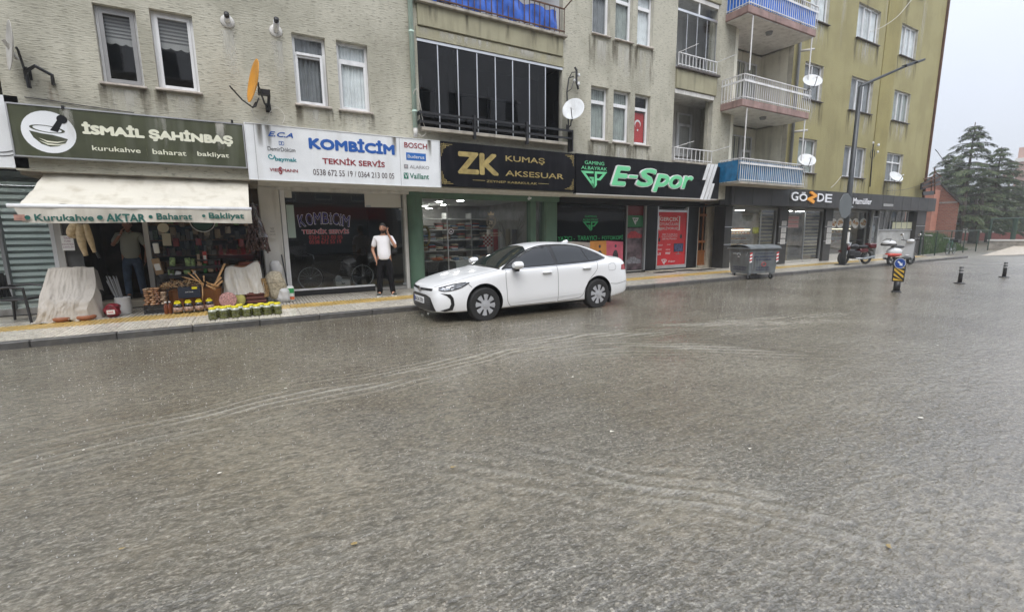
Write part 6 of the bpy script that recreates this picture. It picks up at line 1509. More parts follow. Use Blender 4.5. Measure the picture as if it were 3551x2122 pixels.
# ================================================================ FITTINGS ON THE FACADES
DISHW = mat('white_dish',(.60,.62,.63),.45,var=.06,dirt=.3); DISHO = mat('orange_dish',(.62,.27,.02),.5,var=.15,dirt=.3); DISHR = mat('weathered_dish',(.42,.41,.38),.6,var=.2,dirt=.6,dcol=(.2,.1,.05))
def dish(lab,c,r,n,m,mount=None,arm=True,grp=None,tall=1.1):
    """shallow bowl of radius r centred at c facing n; foot on the wall at mount"""
    d = thing('satellite_dish',lab,'satellite dish',mount or c,group=grp)
    n = Vector(n).normalized(); Q = n.to_track_quat('Z','Y').to_matrix().to_4x4(); M = Matrix.Translation(Vector(c))@Q@Matrix.Diagonal((1,tall,1,1))
    prof = [(.01,0),(r*.3,r*.012),(r*.6,r*.05),(r*.85,r*.10),(r,r*.14),(r*1.02,r*.135),(r*1.0,r*.11),(r*.6,r*.02),(.01,-r*.03)]
    q = MB(); vs = []; k = 36
    for (rr,z) in prof:
        for j in range(k):a = 6.283*j/k; vs.append(M@Vector((rr*math.cos(a),rr*math.sin(a),z)))
    q.add(vs,[(i*k+j,i*k+(j+1)%k,(i+1)*k+(j+1)%k,(i+1)*k+j) for i in range(len(prof)-1) for j in range(k)],m); q.build('bowl',d, True)
    tip = M@Vector((0,-r*.62,r*1.05)); low_ = M@Vector((0,-r*1.0,-.02))
    if arm:
        MB().tube([M@Vector((0,0,-.05)),low_,(low_+tip)/2+Vector((0,0,-.03)),tip],.012,6,BLACKM).build('feed_arm',d)
        MB().tube([tip,tip+(Vector(c)-tip).normalized()*.1],[.03,.022],8,WHITE).build('receiver',d)
    if mount:
        back = M@Vector((0,0,-.04)); mt = Vector(mount)
        MB().tube([back,(back.x,back.y+.06,back.z-.03),(back.x*.4+mt.x*.6,mt.y-.14,mt.z+.05),(mt.x,mt.y,mt.z)],.018,7,BLACKM).box(mt.x-.05,mt.x+.05,mt.y-.012,mt.y,mt.z-.09,mt.z+.09,BLACKM).build('wall_bracket',d)
    return d
def at(p,Y):x,z = U(*p,Y); return (x,Y,z)
dish('weathered rusty-rimmed satellite dish at the far left wall edge, seen almost edge on',at(z1(108,400),10.75),.30,(-.96,-.43,.10),DISHR,at(z1(240,640),YW),tall=1.25,arm=False)
q = MB(); m0 = Vector(at(z1(240,700),YW)); q.tube([m0,m0+Vector((.02,-.12,.12)),m0+Vector((.16,-.16,.22)),m0+Vector((.34,-.1,.12)),m0+Vector((.32,-.02,-.02))],.03,8,BLACKM); q.tube([m0+Vector((.02,-.05,-.12)),m0+Vector((.02,-.1,.2))],.03,8,BLACKM); q.tube([m0+Vector((-.05,-.1,.3)),m0+Vector((-.15,-.22,.55))],.025,8,DISHR); o = q.build('dish_bracket'); tag(o,'black curved pipe bracket on the wall under the weathered left dish','bracket')
dish('orange satellite dish seen edge on above the joint of the olive and white signs',at(z3(215,705),10.55),.40,(-.96,-.2,.2),DISHO,at(z3(322,930),YW),tall=1.0,arm=False)
o = MB().tube([at(z3(215,880),10.55),at(z3(190,925),10.4),at(z3(100,860),10.2),at(z3(0,750),10.0),at(z3(-8,738),9.98)],.014,7,BLACKM).tube([at(z3(240,845),10.6),at(z3(215,915),10.48),at(z3(190,922),10.4)],.014,7,BLACKM).build('dish_feed_arm'); tag(o,'thin black feed arm reaching left from the orange dish','dish arm')
bp_ = at(z3(285,798),YW-.2)
o = MB().tube([at(z3(320,800),YW-.15),at(z3(328,830),YW-.12),at(z3(322,950),YW-.02)],.03,8,BLACKM).box(bp_[0]-.11,bp_[0]+.11,YW-.28,YW-.14,bp_[2]-.05,bp_[2]+.05,BLACKM).build('dish_bracket'); tag(o,'black mounting box and post behind the orange dish','bracket')
dish('white satellite dish on a black post right of the dark balcony glazing',at(z5(1560,1010),10.7),.30,(-.62,-.58,.42),DISHW,at(z5(1505,1180),YW-.12),tall=1.15)
dish('white dish with dark print at the right end of the middle white balcony',at(z9(722,645),10.2),.33,(-.5,-.62,.6),DISHW,at(z9(660,720),10.3),tall=1.0)
dish('white dish at the right end of the lowest blue-lined balcony',at(z9(678,1272),10.2),.31,(-.5,-.62,.6),DISHW,at(z9(615,1320),10.3),tall=1.0)
dish('white dish in front of the lowest right window of the mustard building',at(z9(1382,1403),10.8),.34,(-.3,-.75,.6),DISHW,at(z9(1372,1440),YY),tall=.92)
# insulator posts
def ins_post(lab,zf,pts,ring,Y,pot,r=.018):
    t = thing('wire_bracket',lab,'wire bracket',at(zf(*pts[0]),Y))
    MB().tube([at(zf(*p),Y) for p in pts],r,7,BLACKM).build('post',t)
    if ring:
        c = at(zf(*ring[0]),Y-.05); MB().tube([(c[0]+ring[1]*math.cos(a),c[1],c[2]+ring[1]*math.sin(a)) for a in [R_(v) for v in range(0,361,24)]],.012,6,BLACKM).build('cable_coil',t)
    for (p,rr) in pot:
        c = at(zf(*p),Y-.06); MB().lathe([(.01,-rr),(rr*.7,-rr*.6),(rr,0),(rr*.6,rr*.5),(rr*.8,rr*.9),(.01,rr)],o=c,n=10,mat=WHITE).build('insulator',t, True)
    return t
ins_post('old black wire bracket with white insulators above the white dish right of the dark glazing',z5,[(1525,1395),(1512,1100),(1500,850),(1518,720),(1560,705)], None,YW-.1,[((1610,695),.045),((1605,775),.055),((1568,740),.035)],.02)
o = MB().tube([at(z5(1572,620),YW-.15),at(z5(1588,650),YW-.15),at(z5(1588,760),YW-.15),at(z5(1605,825),YW-.15)],.03,7,BLACKM).tube([at(z5(1500,850),YW-.1),at(z5(1540,820),YW-.2),at(z5(1565,740),YW-.15)],.012,6,BLACKM).tube([at(z5(1520,720),YW-.1),at(z5(1545,670),YW-.2),at(z5(1600,665),YW-.15)],.012,6,BLACKM).build('twisted_bracket'); tag(o,'twisted black iron arm beside the insulator bracket right of the dark glazing','wire bracket')
ins_post('black wire post with a coiled cable ring between the right windows of the mustard building',z9,[(1180,1480),(1190,1350),(1200,1210),(1208,1130)],((1200,1222),.22),YY-.1,[((1245,1150),.07),((1240,1205),.06),((1205,1132),.05)],.025)
def cable(lab,pts,r=.006,m=None,name='cable'):
    o = MB().tube(catmull(pts,6),r,5,m or CABLE).build(name, None, True); return tag(o,lab,'cable')
cable('thin dark cable sagging along the wall above the olive sign',[at(z1(210,835),YW-.02),at(z1(420,862),YW-.02),at(z1(700,905),YW-.02),at(z1(1150,970),YW-.02)],.008,BLACKM)
cable('pale looping cable below the orange dish',[at(z3(175,930),11.0),at(z3(220,1020),11.05),at(z3(310,1055),11.05),at(z3(340,960),11.05),at(z3(400,925),11.05),at(z3(462,1000),11.05),at(z3(440,1065),11.0)],.006)
cable('pale cable hanging loose beside the green drain pipe',[at(z5(85,870),10.95),at(z5(120,820),10.93),at(z5(150,950),10.95),at(z5(175,1110),10.95),at(z5(205,1210),10.95),at(z5(170,1255),10.95),at(z5(135,1230),10.95)],.008)
cable('long pale cable swinging down across the upper mustard wall',[at(z9(1510,0),11.0),at(z9(1400,130),10.9),at(z9(1280,215),10.9),at(z9(1180,255),11.0)],.012)
cable('pale cable sagging from the lower mustard window to the bakery fascia',[at(z9(950,1400),11.1),at(z9(910,1450),11.05),at(z9(870,1488),11.05)],.012)
cable('dark cable sagging to the right corner above the bakery fascia',[at(zt(60,712),11.1),at(zt(180,705),11.05),at(zt(250,690),11.05),at(zt(325,668),11.1)],.012,BLACKM)
cable('overhead wire crossing the sky in front of the cedars',[(33.2,11,5.9),(44,13,5.9),(62,13,6.9),(95,12,9.2)],.018,BLACKM,'overhead_wire')
# electricity box
x,z = U(*z8(1490,1045),12.2); eb = thing('meter_box','small grey meter box on the pier between wooden door and bakery','meter box',(x,12.25,z)); MB().bbox(x-.2,x+.16,12.1,12.35,z-.16,z+.16,GREYP,.01).build('box',eb); MB().box(x-.05,x+.13,12.08,12.1,z-.13,z+.13,PAPER).build('cover',eb)
q = MB(); x,z = U(*z8(1465,715),12.3); q.bbox(x-.26,x+.26,12.15,12.4,z-.03,z+.03,MARB,.01); q.build('stone_shelf',grey)
for (px,py) in ((1473,768),(1466,855)):x,z = U(*z8(px,py),12.34); MB().box(x-.05,x+.05,12.32,12.34,z-.09,z+.09,BLACKP).build('intercom',grey)
x,z = U(*z8(1460,1265),12.1); o = MB().bbox(x-.12,x+.12,12.0,12.25,PAV,PAV+.07,mat('blue_plastic',(.03,.2,.35),.4),.01).build('plastic_tub'); tag(o,'small blue plastic tub on the pavement under the meter box','tub')
for (px,py,lab) in ((905,1318,'black door mat before the door left of the red poster'),(1110,1300,'long black door mat under the red poster window'),(1325,1292,'dark mat before the brown wooden street door')):
    gx,gy = G(*z8(px,py),PAV); gy = min(gy,12.2); gx = U(*z8(px,py),gy)[0]; o = MB().bbox(gx-.45,gx+.45,gy-.16,gy+.16,PAV+.003,PAV+.018,RUBBER,.005).build('door_mat'); tag(o,lab,'door mat')
# white security spot lamps by the soffit
for (px,py,zf,lab) in ((135,98,z4,'small white spot lamp under the white sign near the round column'),(1850,175,z4,'small white spot lamp at the green column top'),(1100,325,z6,'small white spot lamp at the right end of the textile window')):
    p = at(zf(px,py),12.0); o = MB().tube([(p[0]-.07,p[1]-.05,p[2]-.01),(p[0]+.05,p[1]+.03,p[2]+.02)],[.04,.03],8,WHITE).tube([(p[0],p[1],p[2]),(p[0]+.03,p[1]+.1,p[2]+.08)],.012,6,WHITE).build('spot_lamp'); tag(o,lab,'spot lamp')

# ================================================================ STREET FURNITURE
LPM = mat('dark_lamp_post',(.05,.055,.06),.45,.3,var=.15)
lx,ly = 22.05,9.95
lp = thing('street_lamp','tall dark street lamp with a long slanting arm in front of the mustard building','street lamp',(lx,ly,PAV))
tz = U(2978,300,ly)[1]; tipd = U(3195,210,9.2)
MB().tube([(lx,ly,PAV),(lx,ly,2.2),(lx,ly,tz)],[.125,.105,.075],12,LPM).build('pole',lp, True)
MB().box(lx-.2,lx+.2,ly-.2,ly+.2,PAV,PAV+.04,LPM).build('base_plate',lp)
hx,hz = U(*z9(1470,525),9.0); ex,ez = U(*z9(1595,480),8.85)
MB().tube([(lx,ly,tz-.05),(lx+.05,ly-.02,tz+.05),(hx,9.05,hz)],[.07,.06,.045],10,LPM).build('arm',lp, True)
d = Vector((ex-hx,-.15,ez-hz)).normalized(); L_ = Vector((ex-hx,-.15,ez-hz)).length; Q = d.to_track_quat('X','Z').to_matrix().to_4x4(); M = Matrix.Translation((hx,9.05,hz))@Q
MB().bbox(-.05,L_*.55,-.09,.09,-.04,.07,LPM,.02,M).bbox(L_*.5,L_,-.17,.17,-.03,.05,LPM,.02,M).build('lamp_head',lp)
MB().box(L_*.55,L_*.95,-.13,.13,-.04,-.031,GREYP,M).build('lens',lp)
MB().box(lx-.05,lx+.06,ly-.15,ly-.11,1.02,1.5,PAPER).build('sticker',lp)
# round sign seen from the back
sx_,sz_ = U(*zb(1508,355),9.75); rs_ = thing('road_sign','grey back of a round road sign fixed to the street lamp post','road sign',(sx_,9.78,sz_)); MB().lathe([(.52,0),(.53,.01),(.52,.02)],o=(sx_,9.80,sz_),n=9,mat=mat('sign_back',(.13,.145,.15),.5,.3),M=RX).build('sign_plate',rs_,label=None); MB().box(sx_-.04,lx+.1,9.80,9.88,sz_-.05,sz_+.0,STEEL).build('clamp',rs_)

# ---------------------------------------------------------------- dumpster
DMP = mat('galvanised_container',(.155,.17,.178),.5,.15,var=.2,vs=3,dirt=.5,dcol=(.07,.06,.05)); INKN = mat('navy_stencil',(.02,.03,.09),.6)
dw,dd_,dh = 1.28,1.0,1.02
dm = thing('waste_container','grey wheeled metal waste container standing over the kerb beside the bakery','waste container',(14.75,9.35,0),R_(-13),world=False)
# local: body spans x[-.75,.75], y[-.5,.5]
dm.scale = (.92,.92,.9)
LX,LYd = .66,.5
q = MB(); b0,b1 = .88,1.0
q.add([(-LX*b0,-LYd*b0,.22),(LX*b0,-LYd*b0,.22),(LX*b0,LYd*b0,.22),(-LX*b0,LYd*b0,.22),(-LX,-LYd,1.12),(LX,-LYd,1.12),(LX,LYd,1.12),(-LX,LYd,1.12)],[(0,3,2,1),(0,1,5,4),(1,2,6,5),(2,3,7,6),(3,0,4,7)],DMP)
bd = q.build('body',dm)
for i in range(9):
    x = -LX*.8+i*LX*.2; kz = lambda z:b0+(b1-b0)*(z-.22)/.9
    q = MB(); q.prism([(x*kz(.35)-.018,-LYd*kz(.35)-.012,.35),(x*kz(.35)+.018,-LYd*kz(.35)-.012,.35),(x*kz(.95)+.018,-LYd*kz(.8)-.012,.8),(x*kz(.95)-.018,-LYd*kz(.8)-.012,.8)],(0,.02,0),DMP) if i<4 else None
    if i<4:q.build('rib',bd)
q = MB(); q.bbox(-LX-.05,LX+.05,-LYd-.05,LYd+.05,1.10,1.16,DMP,.012).build('rim',dm)
q = MB(); q.surf(lambda u,v:((-LX-.03)+(2*LX+.06)*u,(-LYd-.04)+(2*LYd+.08)*v,1.165+.10*math.sin(math.pi*v)**.6+.01*math.sin(u*20)),12,12,DMP); q.build('lid',dm,'auto')
for (x,y) in ((-.5,-.36),(.5,-.36),(-.5,.36),(.5,.36)):
    q = MB(); q.box(x-.05,x+.05,y-.04,y+.04,.17,.23,STEEL).box(x-.045,x-.03,y-.03,y+.03,.07,.18,STEEL).box(x+.03,x+.045,y-.03,y+.03,.07,.18,STEEL); cs_ = q.build('caster',dm)
    MB().cyl((x-.022,y,.085),(x+.022,y,.085),.085,n=14,mat=RUBBER).cyl((x-.025,y,.085),(x+.025,y,.085),.04,n=10,mat=STEEL).build('wheel',cs_)
for s in (-1,1):
    q = MB(); q.tube([(s*(LX+.06),-.1,.95),(s*(LX+.16),-.1,.95),(s*(LX+.16),.1,.95),(s*(LX+.06),.1,.95)],.018,7,STEEL); q.tube([(s*LX*.97,-.34,.88),(s*LX*1.0,-.4,1.0)],.02,6,STEEL); q.build('lifting_handle',dm)
REDS = mat('red_reflector',(.55,.03,.03),.5)
for (x,nm) in ((-LX*.90,0),(LX*.90,1)):
    q = MB()
    for k in range(6):
        z = .62+k*.06; q.prism([(x-.05,-LYd-.002,z),(x+.05,-LYd-.002,z+.03),(x+.05,-LYd-.002,z+.09),(x-.05,-LYd-.002,z+.06)],(0,-.003 if k%2 else -.0031,0),REDS if k%2 else WHITE)
    q.build('reflector_strip',dm)
def dtext(s,x0,x1,z0,z1,side='front',m=INKN,**k):
    ky = b0+(b1-b0)*(.5*(z0+z1)-.22)/.9
    if side=='front':text(bd,s,x0,x1,z0,z1,-LYd*ky-.012,m,name='stencil',**k)
    else:text(bd,s,x0,x1,z0,z1,0,m,name='stencil',M=Matrix.Translation((-LX*ky-.012,0,0))@Matrix.Rotation(R_(-90),4,'Z'),**k)
dtext('ÇORUM BELEDİYESİ',-.42,.42,.93,.99); dtext('ATIKLARINI SADECE',-.46,.46,.81,.87); dtext('BURAYA BIRAK',-.34,.34,.70,.76); dtext('TEMİZLİK',-.3,.3,.42,.48); dtext('MÜDÜRLÜĞÜ',-.3,.3,.33,.39)
dtext('HALK',-.3,-.05,.42,.48,'side'); dtext('KÖRFEZ',.0,.35,.42,.48,'side'); dtext('TEMİZLİĞİ',-.3,.3,.33,.39,'side')
q = MB(); q.tube([(-.0+.1*math.cos(a),-LYd*.97-.012,.56+.07*math.sin(a)) for a in [R_(v) for v in range(0,361,40)]],.008,5,REDS); q.build('stencil_mark',dm)
q = MB()
for k in range(3):
    a = k*2.094; q.prism([(-LX*.985-.014,.0+.1*math.cos(a),.9+.1*math.sin(a)),(-LX*.985-.014,.0+.1*math.cos(a+1.3),.9+.1*math.sin(a+1.3)),(-LX*.985-.014,.0+.06*math.cos(a+1.0),.9+.06*math.sin(a+1.0)),(-LX*.985-.014,.06*math.cos(a),.9+.06*math.sin(a))],(-.003,0,0),WHITE)
q.build('recycling_mark',dm)

# ---------------------------------------------------------------- traffic bollards
YELR = mat('yellow_reflective',(.62,.40,.05),.4); BLU2 = mat('road_sign_blue',(.02,.07,.30),.4)
bx_,by_ = 14.36,5.17
sp = thing('traffic_bollard','keep-right bollard with a blue arrow disc and black and yellow stripes standing in the road','traffic bollard',(bx_,by_,0),R_(-62),world=False)
MB().lathe([(.17,0),(.17,.02),(.13,.04),(.125,.04)],n=18,mat=BLACKP).build('foot',sp, True)
MB().cyl((0,0,.03),(0,0,.36),.115,.11,n=16,mat=BLACKP).build('stem',sp, True)
hw = .185
q = MB(); pts = [(-hw,.36),(hw,.36)]+[(hw*1.05,.92)]+[(hw*1.05*math.cos(a),.98+hw*1.05*math.sin(a)) for a in [R_(v) for v in range(0,181,15)]]+[(-hw*1.05,.92)]
q.prism([(x,.03,z) for x,z in pts],(0,-.09,0),BLACKP); q.build('shield',sp)
q = MB(); q.quad((-hw+.03,-.063,.40),(hw-.03,-.063,.40),(hw-.03,-.063,.85),(-hw+.03,-.063,.85),YELR); q.build('yellow_field',sp)
q = MB()
for k in range(-2,4):
    z0 = .40+k*.17; P = [(-hw+.03,z0+.26),(hw-.03,z0),(hw-.03,z0+.085),(-hw+.03,z0+.345)]
    # clip to the field
    V = [(x,min(max(z,.40),.85)) for x,z in P]
    if max(v[1] for v in V)-min(v[1] for v in V)>.01:q.poly([(x,-.0645,z) for x,z in V],BLACKP)
q.build('black_stripe',sp)
q = MB(); q.lathe([(.175,0),(.175,.004)],o=(0,-.064,.99),n=28,mat=WHITE,M=RX); q.lathe([(.162,0),(.162,.006)],o=(0,-.064,.99),n=28,mat=BLU2,M=RX); q.build('disc',sp)
q = MB(); A = Matrix.Translation((0,0,.99))@Matrix.Rotation(R_(45),4,'Y'); P = [(-.10,-.025),(.03,-.025),(.03,-.065),(.115,0),(.03,.065),(.03,.025),(-.10,.025)]
q.add([A@Vector((x,-.0715,z)) for x,z in P],[tuple(range(7))],WHITE); q.build('arrow',sp); sp.scale = (.64,.7,.745)
def flex_bollard(x,y,lab):
    t = thing('flexible_bollard',lab,'bollard',(x,y,0),group=None,world=False)
    MB().lathe([(.15,0),(.15,.02),(.06,.045),(.055,.045)],n=16,mat=BLACKP).build('foot',t, True)
    MB().cyl((0,0,.03),(0,0,.56),.058,.052,n=14,mat=BLACKP).build('post',t, True)
    for z in (.36,.46):MB().cyl((0,0,z),(0,0,z+.045),.060,.059,n=14,mat=mat('worn_reflective_band',(.4,.4,.4),.5),caps=False).build('reflective_band',t, True)
    t.scale = (.86,.86,.88); return t
f1_ = flex_bollard(18.0,5.0,'black flexible bollard with white bands, nearer of the two right of the striped one'); f2_ = copy_tree(f1_,loc=(21.35,4.88,0),label='black flexible bollard with white bands, farthest right near the frame edge',group=None)

# ---------------------------------------------------------------- motorcycle and scooter
def wheel2(q,x,r,w_,mt=RUBBER,mr=STEEL,y=0,z=None,spokes=10):
    z = r if z is None else z
    n = 24
    vs = [];
    for i in range(n):
        a = 6.283*i/n
        for j in range(8):
            b_ = 6.283*j/8; rr = r-w_/2+w_/2*math.cos(b_); vs.append((x+rr*math.cos(a),y+w_/2*math.sin(b_),z+rr*math.sin(a)))
    q.add(vs,[(i*8+j,((i+1)%n)*8+j,((i+1)%n)*8+(j+1)%8,i*8+(j+1)%8) for i in range(n) for j in range(8)],mt)
def hub(x,r,mr=STEEL,z=None,y=0,spokes=10,t=.006):
    q = MB(); z = r if z is None else z
    q.tube([(x+(r-.07)*math.cos(a),y,z+(r-.07)*math.sin(a)) for a in [6.283*i/20 for i in range(21)]],.014,6,mr,caps=False)
    for i in range(spokes):a = 6.283*i/spokes; q.tube([(x,y,z),(x+(r-.07)*math.cos(a),y,z+(r-.07)*math.sin(a))],t,5,mr)
    q.cyl((x,y-.06,z),(x,y+.06,z),.045,n=10,mat=mr); return q
REDP = mat('dark_red_paint',(.085,.008,.010),.25,coat=.5); WPAINT = mat('white_scooter_paint',(.70,.71,.72),.25,coat=.5); REDB = mat('bright_red_paint',(.55,.05,.03),.3,coat=.4)
mo = thing('motorcycle','dark red and black motorcycle parked on the pavement behind the lamp post','motorcycle',(22.75,9.8,PAV),R_(-16),world=False)
for x in (-.62,.62):
    q = MB(); wheel2(q,x,.30,.10); w_o = q.build('wheel',mo, True); hub(x,.30).build('rim',w_o)
MB().tube([(-.62,-.07,.30),(-.50,-.07,.62),(-.36,-.06,.95)],.024,7,STEEL).tube([(-.62,.07,.30),(-.50,.07,.62),(-.36,.06,.95)],.024,7,STEEL).build('fork',mo)
q = MB(); q.surf(lambda u,v:(-.62+.36*math.cos(2.4-u*1.7),-.07+.14*v,.32+.36*math.sin(2.4-u*1.7)),8,2,REDP); q.build('front_fender',mo, True)
q = MB(); q.surf(lambda u,v:(.55+.40*math.cos(2.5-u*1.9),-.09+.18*v,.33+.40*math.sin(2.5-u*1.9)),8,2,BLACKP); q.build('rear_fender',mo, True)
q = MB(); q.ball((-.12,0,.78),.26,.14,.12,14,BLACKM); q.build('tank',mo, True)
q = MB(); q.ball((.35,0,.77),.34,.13,.07,14,BLACKP); q.build('seat',mo, True)
q = MB(); q.bbox(-.25,.2,-.13,.13,.25,.58,BLACKM,.05).tube([(-.4,0,.85),(-.3,0,.3),(.3,0,.28),(.62,0,.3)],.03,7,BLACKM); q.build('engine',mo)
q = MB(); q.bbox(.15,.60,-.12,.12,.50,.68,REDP,.04); q.build('side_panel',mo)
q = MB(); q.tube([(-.1,-.14,.28),(.3,-.17,.25),(.85,-.18,.34)],[.025,.04,.05],8,STEEL); q.build('exhaust',mo, True)
q = MB(); q.tube([(-.20,-.38,1.06),(-.30,-.2,1.06),(-.36,0,1.0),(-.30,.2,1.06),(-.20,.38,1.06)],.017,7,BLACKM); q.build('handlebar',mo)
q = MB(); q.ball((-.47,0,.90),.08,.10,.10,12,CHROME); q.build('headlight',mo, True)
for s in (-1,1):MB().tube([(-.28,s*.25,1.07),(-.24,s*.33,1.2)],.007,5,BLACKM).build('mirror_stem',mo)
q = MB(); q.bbox(.62,.98,-.16,.16,.68,.9,REDP,.04); q.build('rear_box',mo)
q = MB(); q.bbox(-.56,-.42,-.14,.14,.62,.82,REDP,.04).bbox(-.52,-.2,-.2,.2,.40,.66,BLACKP,.05); q.build('leg_shield',mo)
MB().tube([(.05,-.12,.25),(.1,-.26,.0)],.012,6,STEEL).build('side_stand',mo)
sc = thing('scooter','white and red scooter with a top box, parked behind the striped bollard','scooter',(25.05,9.0,.02),R_(-14),world=False)
# local: front towards +x ; seen from behind-left
for x in (-.58,.60):
    q = MB(); wheel2(q,x,.24,.11); w_o = q.build('wheel',sc, True); hub(x,.24,spokes=6,t=.014).build('rim',w_o)
q = MB(); q.ball((-.45,0,.60),.42,.20,.20,16,WPAINT); q.build('tail_body',sc, True)
q = MB(); q.ball((-.50,0,.47),.44,.215,.11,16,REDB); q.build('red_side_panel',sc, True)
q = MB(); q.ball((-.28,0,.80),.38,.15,.07,14,BLACKP); q.build('seat',sc, True)
q = MB(); q.surf(lambda u,v:(.36+.10*u*1.2-.02*abs(v-.5),(-.24+.48*v)*(1-.25*u),.30+.72*u),8,8,WPAINT); q.surf(lambda u,v:(.42+.12*u+.10*math.sin(math.pi*v),(-.24+.48*v)*(1-.25*u),.30+.74*u),8,8,WPAINT); q.build('leg_shield',sc, True)
q = MB(); q.bbox(-.1,.42,-.19,.19,.26,.34,BLACKP,.03); q.build('footboard',sc)
q = MB(); q.surf(lambda u,v:(.60+.30*math.cos(2.6-u*2.0),-.08+.16*v,.25+.30*math.sin(2.6-u*2.0)),8,3,WPAINT); q.tube([(.6,-.07,.25),(.5,-.05,.95)],.025,7,STEEL); q.build('front_fender',sc, True)
q = MB(); q.ball((.48,0,1.05),.13,.17,.09,12,WPAINT); q.build('handlebar_cowl',sc, True)
q = MB(); q.tube([(.42,-.36,1.10),(.47,-.15,1.07),(.47,.15,1.07),(.42,.36,1.10)],.018,7,BLACKP); q.build('handlebar',sc)
for s in (-1,1):
    q = MB(); q.tube([(.45,s*.26,1.1),(.42,s*.33,1.28)],.008,5,BLACKM); ms = q.build('mirror_stem',sc); q = MB(); q.ball((.41,s*.35,1.33),.02,.075,.05,10,CHROME); q.build('mirror',ms, True)
q = MB(); q.bbox(-1.05,-.62,-.24,.24,.86,.97,BLACKP,.05); q.build('top_box_base',sc); q = MB(); q.ball((-.83,0,.98),.25,.26,.12,16,WPAINT); q.build('top_box_lid',sc, True)
q = MB(); q.tube([(-1.0,-.15,1.08),(-.85,-.1,1.16),(-.85,.1,1.16),(-1.0,.15,1.08)],.012,6,BLACKM); q.build('luggage_rail',sc)
q = MB(); q.bbox(-.98,-.965,-.1,.1,.36,.48,PAPER,.003); q.build('number_plate',sc)
q = MB(); q.tube([(-.2,.16,.25),(-.75,.2,.3)],[.03,.05],8,STEEL); q.build('exhaust',sc, True)
# ================================================================ PEOPLE
SKIN = mat('skin',(.42,.22,.14),.55,sss=.08,var=.05); SKIN2 = mat('ruddy_skin',(.36,.18,.12),.55,sss=.08)
HAIRD = mat('dark_hair',(.015,.012,.01),.7,bump=.5,bs=120); HAIRG = mat('grey_hair',(.22,.2,.18),.7,bump=.5,bs=120)
TEE = mat('white_cotton',(.78,.77,.79),.85,bump=.35,bs=9,var=.03); POLO = mat('grey_green_cotton',(.36,.37,.31),.85,bump=.35,bs=9)
PANT = mat('black_denim',(.008,.008,.010),.9,spec=.15,bump=.3,bs=12); JEAN = mat('blue_denim',(.05,.08,.13),.85,var=.35,vs=6,bump=.3,bs=12)
SHOE = mat('dark_shoe',(.03,.035,.028),.6); SOLE = mat('white_sole',(.65,.65,.62),.6)
def skin_mesh(name,J,E,parent,m,levels=2,root=0,hem=None):
    """J: list of (x,y,z,rx,ry) joints, E: edges; grown with a skin modifier"""
    me = bpy.data.meshes.new(name); me.from_pydata([j[:3] for j in J],E,[]); o = bpy.data.objects.new(name,me); COL.objects.link(o)
    md = o.modifiers.new('skin','SKIN'); md.use_smooth_shade = True
    for i,j in enumerate(J):
        sv = me.skin_vertices[0].data[i]; sv.radius = (j[3],j[4] if len(j)>4 else j[3]); sv.use_root = (i==root)
    s = o.modifiers.new('sub','SUBSURF'); s.levels = levels; s.render_levels = levels
    dg = bpy.context.evaluated_depsgraph_get(); me2 = bpy.data.meshes.new_from_object(o.evaluated_get(dg)); bpy.data.objects.remove(o)
    if hem is not None:
        for v in me2.vertices:
            if v.co.z<hem:v.co.z = hem-.004*(hem-v.co.z)
    me2.name = name; me2.materials.clear(); me2.materials.append(m); me2.polygons.foreach_set('use_smooth',[True]*len(me2.polygons)); me2.polygons.foreach_set('material_index',[0]*len(me2.polygons))
    b = bpy.data.objects.new(name,me2); link(b,parent); return b
